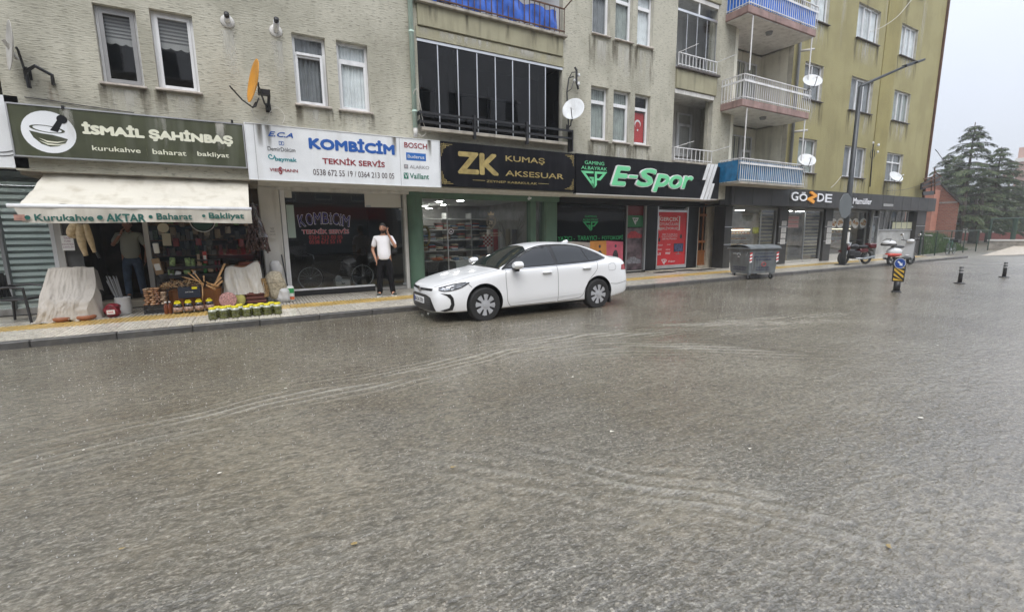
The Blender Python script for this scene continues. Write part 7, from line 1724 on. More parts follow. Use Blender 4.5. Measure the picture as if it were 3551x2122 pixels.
def person(lab,loc,rz,A,skin,hair,shirt,trou,H=1.76,belly=1.0,polo=False):
    """figure facing local -Y; A holds arm joints: dict side -> (elbow, wrist, hand_dir, curl)"""
    p = thing('person',lab,'person',loc,rz,world=False); k = H/1.76
    S = lambda x,y,z,*r:(x*k,y*k,z*k)+tuple(v*k for v in r)
    # one continuous body: legs, trunk, arms, neck, head core and fingers
    J = [S(0,0,.95,.15,.10),S(0,.01,1.12,.135*belly,.095*belly),S(0,.015,1.30,.15,.095),S(0,.02,1.42,.10,.075),S(0,.01,1.50,.052),S(0,-.01,1.56,.055)]
    E = [(0,1),(1,2),(2,3),(3,4),(4,5)]
    for s,(kx,fx,ky,fy) in ((-1,A['legs'][0]),(1,A['legs'][1])):
        i = len(J); J+=[S(s*.095,0,.88,.092),S(kx,ky,.49,.062),S(fx,fy+.02,.10,.042),S(fx,fy-.10,.035,.035)]; E+=[(0,i),(i,i+1),(i+1,i+2),(i+2,i+3)]
    for s,key in ((-1,'L'),(1,'R')):
        el,wr,hd,cu = A[key]; i = len(J)
        J+=[S(s*.175,.02,1.41,.058),S(*el,.040),S(*wr,.027)]; E+=[(3,i),(i,i+1),(i+1,i+2)]
        w_ = Vector(wr); hd = Vector(hd).normalized(); side = Vector(A.get(key+'s',(0,1,0))).normalized(); pal = hd.cross(side).normalized()
        pc = w_+hd*.055; J.append(S(*pc,.036,.018)); E.append((i+2,i+3)); base = i+3
        for f in range(4):
            off = side*(.030-.020*f); L = (.072,.082,.076,.06)[f]; kn = pc+hd*.035+off; t1 = kn+hd*L*.5+pal*L*.25*cu; t2 = t1+(hd*(1-cu*.8)+pal*cu).normalized()*L*.5
            n = len(J); J+=[S(*kn,.0105),S(*t1,.009),S(*t2,.007)]; E+=[(base,n),(n,n+1),(n+1,n+2)]
        th = pc-hd*.02+side*.035; n = len(J); J+=[S(*th,.012),S(*(th+side*.02+hd*.04+pal*.012*cu),.009)]; E+=[(base,n),(n,n+1)]
    body = skin_mesh('body',J,E,p,skin)
    # head with a face
    hp = Vector(A.get('head',(0,-.015,1.645)))*k; hr = A.get('head_rot',(0,0)); HM = Matrix.Translation(hp)@Matrix.Rotation(hr[0],4,'Z')@Matrix.Rotation(hr[1],4,'X')@Matrix.Scale(k,4)
    vs = []; nu,nv = 28,20
    for j in range(nv+1):
        t = math.pi*j/nv; cz = math.cos(t); sz = max(.001,math.sin(t))
        for i in range(nu):
            a = 6.283*i/nu; x = math.cos(a)*sz; y = math.sin(a)*sz; z = cz
            jaw = 1-.30*max(0,-z)**1.3; X = x*.076*jaw; Y = y*.098*(1-.16*max(0,-z)); Z = z*.122
            if y<-.3 and abs(x)<.45: # face relief on the front side
                w_ = math.exp(-(x/.16)**2)
                Y-=.022*w_*math.exp(-((z+.10)/.20)**2) # nose
                Y+=.010*(math.exp(-((abs(x)-.34)/.14)**2))*math.exp(-((z-.10)/.12)**2) # eye sockets
                Y-=.006*math.exp(-(x/.3)**2)*math.exp(-((z+.50)/.10)**2) # lips
                Y-=.010*math.exp(-(x/.3)**2)*math.exp(-((z+.86)/.16)**2) # chin
                Y-=.005*math.exp(-((abs(x)-.3)/.2)**2)*math.exp(-((z-.26)/.07)**2) # brow
            vs.append(HM@Vector((X,Y,Z)))
    q = MB(); q.add(vs,[(j*nu+i,j*nu+(i+1)%nu,(j+1)*nu+(i+1)%nu,(j+1)*nu+i) for j in range(nv) for i in range(nu)],skin)
    for s in (-1,1):q.ball(tuple(HM@Vector((s*.078,.008,-.005))),.012*k,.022*k,.032*k,8,skin)
    hd_ = q.build('head',p, True)
    q = MB()
    for s in (-1,1):
        q.ball(tuple(HM@Vector((s*.030,-.079,.014))),.012*k,.008*k,.007*k,8,WHITE); q.ball(tuple(HM@Vector((s*.030,-.0855,.014))),.0055*k,.004*k,.0055*k,6,HAIRD)
    q.build('eyes',hd_, True)
    q = MB()
    for s in (-1,1):q.tube([HM@Vector((s*.014,-.096,.036)),HM@Vector((s*.033,-.093,.042)),HM@Vector((s*.050,-.082,.036))],.0055*k,6,hair)
    q.build('eyebrows',hd_)
    q = MB(); q.tube([HM@Vector((-.022,-.092,-.062)),HM@Vector((0,-.100,-.060)),HM@Vector((.022,-.092,-.062))],.005*k,6,mat('lips',(.3,.1,.08),.5)); q.build('mouth',hd_)
    # hair cap
    vs = []; nj = 9; th0 = A.get('hairline',1.25)
    for j in range(nj+1):
        for i in range(nu):
            a = 6.283*i/nu; front = max(0,-math.sin(a)); back = max(0,math.sin(a))
            T = (th0-.32*front+.72*back)*j/nj; z = math.cos(T); r = math.sin(T); g = 1.07 if j<nj else 1.0
            vs.append(HM@Vector((math.cos(a)*r*.078*g,math.sin(a)*r*.100*g+.002,z*.124*g)))
    q = MB(); q.add(vs,[(j*nu+i,j*nu+(i+1)%nu,(j+1)*nu+(i+1)%nu,(j+1)*nu+i) for j in range(nj) for i in range(nu)],hair); q.build('hair',p, True)
    if A.get('beard'):
        vs = []; nj,ni = 6,16
        for j in range(nj+1):
            for i in range(ni+1):
                a = math.pi+math.pi*i/ni; T = 1.92+(2.76-1.92)*j/nj
                if j==0:T+=.10*math.sin(math.pi*i/ni)-.35*(i in (0,ni))
                z = math.cos(T); r = math.sin(T); jaw = 1-.30*max(0,-z)**1.3
                vs.append(HM@Vector((math.cos(a)*r*.081*jaw,math.sin(a)*r*.106*(1-.16*max(0,-z))-.004,z*.128)))
        q = MB(); q.add(vs,[(j*(ni+1)+i,j*(ni+1)+i+1,(j+1)*(ni+1)+i+1,(j+1)*(ni+1)+i) for j in range(nj) for i in range(ni)],A['beard'])
        q.tube([HM@Vector((-.030,-.090,-.052)),HM@Vector((0,-.106,-.044)),HM@Vector((.030,-.090,-.052))],.008*k,6,A['beard']); q.build('beard',p, True)
    # clothes
    J = [S(0,0,.86,.150,.118*belly),S(0,-.005,.95,.168,.125*belly),S(0,-.012*belly,1.08,.158*belly,.118*belly),S(0,.01,1.28,.172,.118),S(0,.02,1.42,.125,.09),S(0,.012,1.475,.066)]
    E = [(0,1),(1,2),(2,3),(3,4),(4,5)]
    for s,key in ((-1,'L'),(1,'R')):
        el = Vector(A[key][0]); sh = Vector((s*.180,.02,1.405)); m_ = sh+(el-sh)*.80; i = len(J); J+=[S(*sh,.078),S(*m_,.068)]; E+=[(4,i),(i,i+1)]
    sh_ = skin_mesh('polo_shirt' if polo else 't_shirt',J,E,p,shirt,hem=.895*k)
    if polo:
        q = MB(); q.tube([(x*k,y*k,z*k) for x,y,z in ((-.055,-.035,1.50),(-.02,-.085,1.455),(0,-.10,1.44),(.02,-.085,1.455),(.055,-.035,1.50))],.012,6,shirt); q.build('collar',sh_)
    J = [S(0,0,1.02,.135,.10*belly),S(0,0,.90,.158,.11)]; E = [(0,1)]
    for s,(kx,fx,ky,fy) in ((-1,A['legs'][0]),(1,A['legs'][1])):
        i = len(J); J+=[S(s*.095,0,.82,.100),S(kx,ky,.49,.078),S(fx,fy+.02,.03,.070)]; E+=[(1,i),(i,i+1),(i+1,i+2)]
    skin_mesh('trousers',J,E,p,trou,hem=.035)
    for s,(kx,fx,ky,fy) in ((-1,A['legs'][0]),(1,A['legs'][1])):
        q = MB(); ft = A.get('toe',(.0,.0))[0 if s<0 else 1]; M = Matrix.Translation((fx*k,fy*k,0))@Matrix.Rotation(ft,4,'Z')
        sec = [(.10,.034,.075,.0),(.05,.042,.085,0),(-.02,.044,.08,0),(-.09,.047,.06,0),(-.15,.045,.045,0),(-.185,.026,.03,0)]
        vs = []; n = 12
        for (y,w_,h_,_) in sec:
            for j in range(n):a = 6.283*j/n; vs.append(M@Vector((math.cos(a)*w_,y,.018+max(0,h_*(.5+.5*math.sin(a))))))
        q.add(vs,[(i*n+j,i*n+(j+1)%n,(i+1)*n+(j+1)%n,(i+1)*n+j) for i in range(5) for j in range(n)]+[tuple(range(n)),tuple(5*n+j for j in range(n))],SHOE)
        so = q.build('shoe',p, True); q = MB(); q.prism([M@Vector((x,y,.001)) for x,y in ((-.036,.11),(-.046,0),(-.05,-.10),(-.03,-.19),(.03,-.19),(.05,-.10),(.046,0),(.036,.11))],(0,0,.026),SOLE if not polo else SHOE); q.build('sole',so)
    return p
mgx = 2.76
man = person('man in white t-shirt and black trousers phoning, hand in pocket, outside the glass front',(2.80,11.28,PAV),R_(-18),
       dict(legs=((-.13,-.155,.01,.0),(.12,.17,-.0,.0)),L=((-.27,.03,1.13),(-.20,-.07,.92),(.25,-.15,-1),.5),Ls=(0,-1,0),
            R=((.29,-.10,1.18),(.13,-.13,1.50),(-.25,.1,1),.75),Rs=(0,-1,.1),head=(0,-.02,1.645),head_rot=(R_(-14),R_(6)),beard=HAIRD,hairline=1.3,toe=(R_(-8),R_(20))),SKIN,HAIRD,TEE,PANT,H=1.77,belly=1.1)
q = MB(); q.bbox(-.008,.008,-.038,.038,-.075,.075,BLACKP,.005,M=man.matrix_basis@Matrix.Translation((.098,-.10,1.63))@Matrix.Rotation(R_(14),4,'Y')); o = q.build('mobile_phone'); tag(o,'black mobile phone held to the ear of the man in the white t-shirt','phone')
man2 = person('man in grey-green polo and blue jeans, hand at mouth, in the spice shop doorway',(-2.36,13.0,PAV+.16),R_(8),
       dict(legs=((-.12,-.13,.01,.0),(.11,.14,-.0,.0)),L=((-.30,-.02,1.18),(-.12,-.17,1.44),(.35,-.05,1),.8),Ls=(0,-1,0),
            R=((.29,.02,1.12),(.24,.02,.88),(-.1,0,-1),.4),Rs=(0,-1,0),head=(0,-.03,1.635),head_rot=(R_(-6),R_(-4)),hairline=1.1),SKIN2,HAIRG,POLO,JEAN,H=1.74,belly=1.25,polo=True)
q = MB(); q.tube([(x,y,z) for x,y,z in [tuple(man2.matrix_basis@(Vector((-.145,-.155,1.40))+Vector((.032*math.cos(a),.032*math.sin(a),0)))) for a in [R_(v) for v in range(0,361,40)]]],.008,6,STEEL); o = q.build('wristwatch'); tag(o,'wristwatch on the raised wrist of the man in the polo shirt','watch')
# ================================================================ SPICE SHOP GOODS
CLOTH = mat('grey_cotton_sheet',(.44,.41,.37),.9,var=.06,bump=.4,bs=40,dirt=.35,dcol=(.22,.19,.15)); CLOTHW = mat('white_cotton_sheet',(.60,.58,.54),.9,var=.05,bump=.3,bs=40,dirt=.3,dcol=(.4,.36,.28))
def drape_sheet(name,lab,x0,x1,y0,y1,ztop,m,zb_f,slope=0,seed=1,flare=.10,tilt_l=.1,cat='cloth'):
    """sheet thrown over a stall: flat top, hanging folds on the street side and ends"""
    rnd = random.Random(seed); ph = [rnd.uniform(0,6.28) for _ in range(6)]
    def fn(u,v):
        # v: 0 back edge of the top .. .35 front edge of top .. 1 hem
        x = x0+(x1-x0)*u
        e = max(0,abs(u-.5)*2-.86)/.14 # ends fall down
        if v<.3:
            t = v/.3; y = y1+(y0-y1)*t; z = ztop(u,t)+.006*math.sin(u*21+ph[0])*math.sin(t*5)
        else:
            t = (v-.3)/.7; fold = .09*noise.noise(Vector((u*5+(u-.5)*t*2,t*.9,seed)))+.05*abs(noise.noise(Vector((u*11-t*1.5,t*.8,seed+3))))+.015*noise.noise(Vector((u*22,t*6,seed)))
            y = y0-flare*t**.8-.02-fold*min(1,t*2.2); z = ztop(u,1)-(ztop(u,1)-zb_f(u))*t
            x+=(u-.5)*.22*t*tilt_l/.1
        if e>0:x+=(1 if u>.5 else -1)*-.02*e; z-=(.06+.25*(0 if v>=.3 else 1)*0)*e
        return (x,y,z)
    q = MB(); q.surf(fn,90,40,m)
    # side skirts
    for sgn,xx in ((-1,x0),(1,x1)):
        uu = 0 if sgn<0 else 1
        q.surf(lambda a,b:(fn(uu,.3*(1-a))[0]+sgn*(.02+.05*b+.02*math.sin(a*17+ph[5])*b),fn(uu,.3*(1-a))[1]*(1-b*0)+((y0-flare*b)-y0)*(1-a),fn(uu,.3*(1-a))[2]-(fn(uu,.3*(1-a))[2]-zb_f(uu))*b),20,16,m)
    o = q.build(name, None, True,fix=False); return tag(o,lab,cat)
# left covered stall: stepped sheet from the back rack down to the pavement
sx0,sx1 = -3.44,-2.74
def g_left():
    q = MB(); rnd = random.Random(4)
    def fn(u,v):
        # profile from the top back, over the top, sloping to a knee, then hanging
        prof = [(11.95,.98),(11.72,1.06),(11.60,1.05),(11.42,.78),(11.20,.52),(11.10,.43),(11.05,.30),(11.03,.14),(11.02,.115)]
        t = v*(len(prof)-1); i = min(int(t),len(prof)-2); f = t-i; y = prof[i][0]*(1-f)+prof[i+1][0]*f; z = prof[i][1]*(1-f)+prof[i+1][1]*f
        spread = .0+.15*v**1.2
        x = (sx0+.13-.17*v)+(sx1-sx0-.12+.06*v)*u+(.10*math.sin(v*3) if u>.97 else 0)
        w9 = math.sin(math.pi*min(1,v*1.2)); N_ = lambda a,b,c_:noise.noise(Vector((a,b,c_))); d = .075*N_(u*2.3+v*1.2,v*2.6,1)*w9+.055*abs(N_(u*3.5-v*2.5,v*3,5))*w9+.03*N_(u*7,v*6,3)+.012*N_(u*18,v*18,7)
        return (x+.02*math.sin(v*11+u*3),y-d*.9,z+d*.55+(.045*N_(u*5,3,2) if v>.93 else 0)-(.10*max(0,u-.8)*5*(v<.25))*.3)
    q.surf(fn,80,60,CLOTH)
    for sgn,uu in ((-1,0),(1,1)):
        def side(a,b):
            p = fn(uu,a); ztar = .50 if sgn>0 and a<.45 else .13
            return (p[0]+sgn*(.03*math.sin(a*16)*b+.05*b)*(1 if sgn>0 else .6),p[1]+.02*b,p[2]*(1-b)+min(p[2],ztar+.1*math.sin(a*7))*b)
        q.surf(side,40,14,CLOTH)
    o = q.build('sheet', None, True,fix=False); return tag(o,'grey cotton sheet thrown over a display stall left of the shop doorway','cloth')
g_left()
st_ = thing('display_stall','low wooden display stall with clay pots hidden under the grey sheet','stall',(-2.95,11.5,PAV))
CLAY = mat('terracotta',(.25,.09,.04),.7,var=.2,vs=6)
MB().bbox(sx0+.16,sx1-.06,11.62,11.92,PAV,.96,WOODD,.01).build('rack',st_); MB().bbox(sx0+.12,sx1-.1,11.25,11.6,PAV,.44,WOODD,.01).build('lower_shelf',st_)
for i,(x,y) in enumerate(((-3.12,11.12),(-2.80,11.12))):
    o = MB().lathe([(.10,0),(.14,.03),(.15,.07),(.12,.09),(.10,.085)],o=(x,y,PAV+.0),n=18,mat=CLAY).build('clay_dish', None, True); tag(o,['left','right'][i]+' terracotta dish peeping out under the hem of the grey sheet','clay dish','clay dishes under the grey sheet')
# chair
CH = thing('armchair','black plastic armchair beside the grey covered stall','chair',(-3.78,11.55,PAV),R_(78),world=False)
q = MB(); q.bbox(-.24,.24,-.22,.24,.40,.44,BLACKP,.015); q.build('seat',CH)
q = MB(); q.surf(lambda u,v:(-.25+.5*u,.24+.06*v+.04*math.sin(math.pi*u),.44+.44*v),12,10,BLACKP); q.surf(lambda u,v:(-.25+.5*u,.265+.06*v+.04*math.sin(math.pi*u),.44+.44*v),12,10,BLACKP)
for i in range(6):q.box(-.22+.083*i,-.20+.083*i,.25,.275,.45,.85,BLACKP)
q.build('backrest',CH)
for (x,y) in ((-.24,-.24),(.24,-.24),(-.24,.24),(.24,.24)):MB().tube([(x*.94,y*.92,.42),(x*1.05,y*1.08,0)],[.024,.02],8,BLACKP).build('leg',CH)
for s in (-1,1):MB().tube([(s*.25,-.23,.42),(s*.265,-.23,.63),(s*.27,-.05,.655),(s*.27,.27,.64)],.022,8,BLACKP).build('armrest',CH)
# right covered stall
WB = thing('display_stall','wooden display stall loaded with parcels under the white sheet','stall',(.0,11.5,PAV))
MB().bbox(-.52,.10,11.55,12.05,.45,.96,WOODD,.01).build('rack',WB)
for x in (-.5,.06):MB().box(x,x+.04,11.6,11.64,PAV,.45,WOODD).build('leg',WB)
REDC = mat('brick_red_box',(.22,.06,.035),.6,var=.2)
MB().bbox(-.30,.12,11.7,12.0,.962,1.03,REDC,.01).build('parcel',WB)
drape_sheet('sheet','white cotton sheet hanging over the right display stall beside the round column',-.60,.13,11.5,12.05, lambda u,t:.88+.14*u**.7+(.04*math.sin(u*9)),CLOTHW, lambda u:.37-.02*math.sin(u*3)-.0*u,seed=3,flare=.07,tilt_l=.05)
BURG = mat('burgundy_blanket',(.13,.045,.035),.85,var=.25,vs=9,stretch=(1,1,6))
for i in range(3):
    z = PAV+.03+i*.085; o = MB().bbox(-.22-.01*i,.18-.01*i,11.40,11.8,z,z+.078,BURG,.03).build('folded_rug', None, True); tag(o,['lowest','middle','topmost'][i]+' folded burgundy rug stacked under the white sheet','rug','folded burgundy rugs under the white sheet')
YELB = mat('yellow_bag',(.45,.42,.12),.6,var=.15)
o = MB().ball((-.34,11.45,.24),.12,.09,.16,12,YELB,.05).build('plastic_bag', None, True); tag(o,'pale yellow bag hanging below the white sheet','bag')
PEPP = mat('pink_speckled_lid',(.42,.22,.2),.6,var=.6,vs=40)
o = MB().lathe([(.16,0),(.165,.012),(.15,.02)],o=(-.55,11.28,.27),n=26,mat=PEPP,M=Matrix.Rotation(R_(78),4,'X')).build('round_tray', None, True); tag(o,'round pink speckled tray leaning behind the pickle jars','tray')
# sacks and patterned cloth by the column
LACE = mat('beige_lace_cloth',(.36,.32,.24),.9,var=.45,vs=22,bump=.6,bs=35); SILV = mat('white_plastic_sack',(.50,.50,.50),.5,bump=.5,bs=10,var=.1); LEOP = mat('brown_patterned_cloth',(.22,.14,.06),.9,var=.7,vs=28)
def lump(nm,lab,cat,c,r,m,seed=0,amp=.18,squash=1,top=0):
    rnd = random.Random(seed); p = [rnd.uniform(0,6.28) for _ in range(5)]; n,k = 26,16; vs = []
    for i in range(k+1):
        t = math.pi*i/k
        for j in range(n):
            a = 6.283*j/n; d = 1+amp*(math.sin(3*a+p[0]+t*2)*.4+math.sin(7*a+p[1]+t*3)*.3+math.sin(5*t+p[2]+a)*.3)
            s = max(.03,math.sin(t))**(.6 if squash else 1); vs.append((c[0]+r[0]*s*math.cos(a)*d,c[1]+r[1]*s*math.sin(a)*d,c[2]-r[2]*math.cos(t)*(1+.0*d)))
    q = MB(); q.add(vs,[(i*n+j,i*n+(j+1)%n,(i+1)*n+(j+1)%n,(i+1)*n+j) for i in range(k) for j in range(n)],m); o = q.build(nm, None, True); return tag(o,lab,cat)
lump('sack','beige lace-patterned cloth bundle right of the white sheet','cloth bundle',(.38,11.55,.50),(.20,.15,.32),LACE,2,.2)
lump('sack','white plastic sack leaning on the column above the lace bundle','sack',(.42,11.85,.78),(.14,.10,.26),SILV,5,.22)
lump('sack','crumpled grey plastic sack on the pavement at the foot of the round column','sack',(.52,11.5,.26),(.14,.12,.17),SILV,7,.25)
q = MB(); q.surf(lambda u,v:(.12+.10*u+.02*math.sin(v*5),11.38+.02*math.sin(u*9),.26+.42*v),6,12,LEOP); o = q.build('scarf', None, True,fix=False); tag(o,'narrow brown patterned cloth strip hanging beside the white sheet','scarf')
gb = thing('packaged_sack','white and green printed sack with red stripe at the column foot','sack',(.66,11.55,PAV),R_(-8),world=False)
q = MB(); q.bbox(-.08,.09,-.06,.06,0,.36,mat('printed_white_sack',(.6,.62,.6),.5,bump=.4,bs=12),.03); q.build('body',gb, True); MB().box(-.05,.092,-.064,-.060,.20,.31,mat('green_print',(.02,.25,.07),.5)).build('green_panel',gb); MB().box(-.03,.092,-.064,-.060,.05,.12,mat('orange_print',(.5,.12,.04),.5,var=.6,vs=30)).build('red_panel',gb)
# pickle jars on the kerb side
PICK = mat('pickle_brine',(.075,.08,.018),.12,var=.5,vs=22,coat=.6); YLID = mat('yellow_lid',(.72,.62,.02),.4); JARP = mat('jar_shoulder',(.36,.38,.30),.15,coat=.5)
def jar():
    j = thing('pickle_jar','','jar',(0,0,0),group='pickle jars with yellow lids on the pavement',world=False)
    MB().lathe([(.066,0),(.074,.012),(.075,.05),(.071,.058),(.075,.066),(.075,.12),(.071,.128),(.075,.136),(.073,.15)],n=18,mat=PICK).build('jar_body',j,'auto')
    MB().lathe([(.073,.15),(.066,.172),(.052,.185),(.05,.19)],n=18,mat=JARP).build('jar_shoulder',j,'auto')
    MB().lathe([(.056,.186),(.057,.212),(.052,.218),(.0,.219)],n=18,mat=YLID).build('lid',j,'auto'); return j
J0 = jar(); first = True; ordn = ['first','second','third','fourth','fifth','sixth','seventh']
for r in range(2):
    for i in range(7 if r==0 else 6):
        px = 745+i*(970-745)/6+(0 if r==0 else 18); y = 9.80+.015*random.random() if r==0 else 9.965+.01*random.random()
        X = U(px,1060,9.75)[0] if r==0 else U(px+2,1060,9.78)[0]+.0
        X = -.74+i*.178+(0 if r==0 else .075)
        lab = f'{ordn[i]} pickle jar from the left in the {"front" if r == 0 else "back"} row near the kerb'
        if first:J0.location = (X,y,PAV+.003); J0['label'] = lab; first = False
        else:c = copy_tree(J0,(X+random.uniform(-.012,.012),y+random.uniform(-.012,.012),PAV+.003),random.random()*6,lab); c.scale = (1,1,random.uniform(.95,1.04))
# black molasses jugs with yellow lids
BJ = mat('dark_syrup_jug',(.012,.008,.008),.15,coat=.6); LBL = mat('brown_label',(.3,.2,.16),.6,var=.7,vs=30)
def jug():
    j = thing('syrup_jug','','jug',(0,0,0),group='dark syrup jugs with yellow handled lids',world=False)
    MB().lathe([(.07,0),(.078,.015),(.078,.15),(.07,.185),(.052,.20)],n=16,mat=BJ).build('jug_body',j,'auto')
    MB().lathe([(.0795,.04),(.0795,.13)],n=16,mat=LBL).build('label_band',j, True); MB().lathe([(.058,.198),(.058,.222),(.03,.232)],n=16,mat=YLID).build('lid',j,'auto')
    MB().tube([(-.045,0,.225),(-.03,0,.25),(.03,0,.25),(.045,0,.225)],.007,6,YLID).build('handle',j); return j
K0 = jug(); zz = Zm(380,750,4.2395)
for i,px in enumerate((1000,1155,1310,1465)):
    gx = U(*zz(px,1330),10.95)[0]; lab = ['leftmost','second from left','third from left','rightmost'][i]+' dark syrup jug with yellow handled lid before the crates'
    if i==0:K0.location = (gx,10.98,PAV+.0+.0); K0['label'] = lab
    else:copy_tree(K0,(gx,10.98+.03*i,PAV+.0),.3*i,lab)
BRN = mat('amber_bottle',(.14,.035,.01),.15,coat=.5)
for i,px in enumerate((825,885)):
    gx = U(*zz(px,1330),11.05)[0]; b_ = thing('bottle',['left','right'][i]+' amber bottle beside the syrup jugs','bottle',(gx,11.08,PAV),group='amber bottles beside the syrup jugs',world=False)
    MB().lathe([(.036,0),(.04,.01),(.04,.15),(.016,.20),(.015,.225)],n=14,mat=BRN).build('glass',b_,'auto'); MB().lathe([(.018,.222),(.018,.245)],n=10,mat=PAPER).build('cap',b_)
# crate of packed bread-like packets
def crate(lab,x0,x1,y0,y1,z0,z1_,m):
    c = thing('crate',lab,'crate',((x0+x1)/2,(y0+y1)/2,z0))
    q = MB(); t = .012; q.box(x0,x1,y0,y1,z0,z0+t,m)
    for (a,b_,cc,d) in ((x0,x1,y0,y0+t),(x0,x1,y1-t,y1),(x0,x0+t,y0+t,y1-t),(x1-t,x1,y0+t,y1-t)):
        for k in range(4):h = (z1_-z0)/4; q.box(a,b_,cc,d,z0+k*h+.012,z0+(k+1)*h,m)
    for (x,y) in ((x0,y0),(x1,y0),(x0,y1),(x1,y1)):q.box(x-.008,x+.008,y-.008,y+.008,z0,z1_,m)
    q.build('crate_body',c); return c
P = lambda px,py,Y:U(*zz(px,py),Y)
x0 = P(500,1250,11.3)[0]; x1 = P(790,1250,11.3)[0]
crate('black plastic crate under the heap of brown packets beside the doorway',x0,x1,11.25,11.6,PAV,PAV+.17,BLACKP)
ORD = ['first','second','third','fourth','fifth','sixth','seventh','eighth','ninth','tenth','eleventh','twelfth','thirteenth']
PKT = [mat('brown_packet_%d'%i,c,.3,var=.35,vs=14,coat=.4) for i,c in enumerate([(.28,.14,.06),(.36,.2,.1),(.22,.1,.05),(.42,.3,.2)])]
n = 0
for lay in range(8):
    for col in range(4):
        if lay>5 and col in (3,): continue
        w_ = (x1-x0)/3.6; cx = x0+.02+w_*(col+.35)+(.5*w_ if lay%2 else 0)*.5; cz = PAV+.19+lay*.043; 
        M = Matrix.Translation((cx,11.33+random.uniform(-.02,.03),cz))@Matrix.Rotation(random.uniform(-.14,.14),4,'Y')@Matrix.Rotation(random.uniform(-.3,.3),4,'Z')
        q = MB(); q.bbox(-w_*.5,w_*.5,-.10,.10,-.019,.02,PKT[n%4],.016,M); o = q.build('packet', None, True); n+=1
        tag(o,f'shiny brown packet, {ORD[lay]} layer up, {ORD[col]} from the left, in the heap by the doorway','packet','brown packets heaped on the crate')
# rusks/dried goods bags behind (stack 2)
for lay in range(7):
    cx = P(745,1000,11.5)[0]; M = Matrix.Translation((cx+random.uniform(-.01,.01),11.5,PAV+.22+lay*.04))@Matrix.Rotation(random.uniform(-.1,.1),4,'Y')
    o = MB().bbox(-.085,.085,-.08,.08,-.018,.018,PKT[(lay+1)%4],.014,M).build('packet', None, True); tag(o,f'small pinkish packet, {ORD[lay]} up in the narrow stack right of the packet heap','packet','small packets in the narrow stack')
# navy crate with dried peppers and wooden spoons
NAVC = mat('navy_crate',(.012,.018,.035),.45)
cx0,cx1 = P(1000,1100,11.2)[0],P(1335,1100,11.2)[0]; cz0,cz1 = P(1100,1205,11.2)[1],P(1100,1045,11.2)[1]
c = thing('crate','navy blue crate with a small yellow price tag between the packets and spoons','crate',((cx0+cx1)/2,11.3,cz0)); MB().bbox(cx0,cx1,11.2,11.5,cz0,cz1,NAVC,.008).build('crate_body',c)
MB().box(cx1-.14,cx1-.05,11.19,11.197,cz1-.045,cz1-.0,YLID).build('price_tag',c); text(c,'AKTAR',(cx0+cx1)/2-.07,(cx0+cx1)/2+.07,(cz0+cz1)/2,(cz0+cz1)/2+.02,11.197,PAPER)
MB().bbox(cx0-.2,cx1+.5,11.52,12.1,PAV,.50,WOODD,.01).build('back_bench'); tag(bpy.data.objects['back_bench'],'low wooden bench behind the crates carrying the small goods','bench')
DRY = [mat('dried_stuff_%d'%i,c_,.8,var=.3,vs=20) for i,c_ in enumerate([(.36,.24,.12),(.25,.15,.07),(.45,.33,.2),(.16,.08,.04)])]
q = MB(); rnd = random.Random(5)
for i in range(230):
    x = rnd.uniform(cx0-.28,cx1-.02); y = rnd.uniform(11.22,11.5); z = cz1+rnd.uniform(.0,.13)*(1-abs((x-(cx0+cx1)/2))*.8)
    a = Vector((x,y,z)); d_ = Vector((rnd.uniform(-1,1),rnd.uniform(-1,.4),rnd.uniform(-.5,.6))).normalized()*rnd.uniform(.03,.08)
    q.tube([a,a+d_*.5+Vector((0,0,.008)),a+d_],[.004,.011,.003],5,DRY[i%4])
o = q.build('dried_herbs', None); tag(o,'heap of dried peppers and herbs on the navy crate','dried herbs',kind='stuff')
# wooden spoons, rolling pins and mallets fanned out
WOODL = mat('beech_wood',(.46,.27,.12),.55,var=.2,vs=5,stretch=(1,1,5),rnd=.15)
def spoon(p0,p1,r,lab,w0=.011):
    s = thing('wooden_spoon',lab,'wooden spoon',p0,group='wooden spoons and pins in the fan')
    p0,p1 = Vector(p0),Vector(p1); MB().tube([p0,(p0+p1)/2,p1],[w0*.8,w0,w0*1.1],8,WOODL).build('handle',s, True)
    d = (p1-p0).normalized(); Q = d.to_track_quat('Z','Y').to_matrix().to_4x4(); M = Matrix.Translation(p1+d*r*1.1)@Q
    vs = MB(); vs.lathe([(.01,-r*1.3),(r*.55,-r),(r*.9,-r*.2),(r*.8,r*.6),(.01,r*1.1)],n=12,mat=WOODL,M=M@Matrix.Diagonal((1,.35,1,1))); vs.build('bowl',s, True)
fan = [((1370,1240),(1365,1030),.036,'large wooden spoon standing upright in front of the fan'),((1370,1010),(1190,860),.03,'wooden spoon of the fan pointing up to the left, lower one'),((1360,980),(1235,820),.026,'wooden spoon of the fan pointing steeply up to the left'),((1420,960),(1480,1000),.03,'short wooden spoon of the fan lying to the right'),((1390,960),(1385,900),.02,'small wooden spoon at the centre of the fan'),((1330,960),(1100,900),.02,'thin wooden spoon of the fan lying almost level to the left')]
for (a,b_,r,lab) in fan:
    A_ = P(*a,11.15); B_ = P(*b_,11.2); spoon((A_[0],11.14,A_[1]),(B_[0],11.20,B_[1]),r,lab)
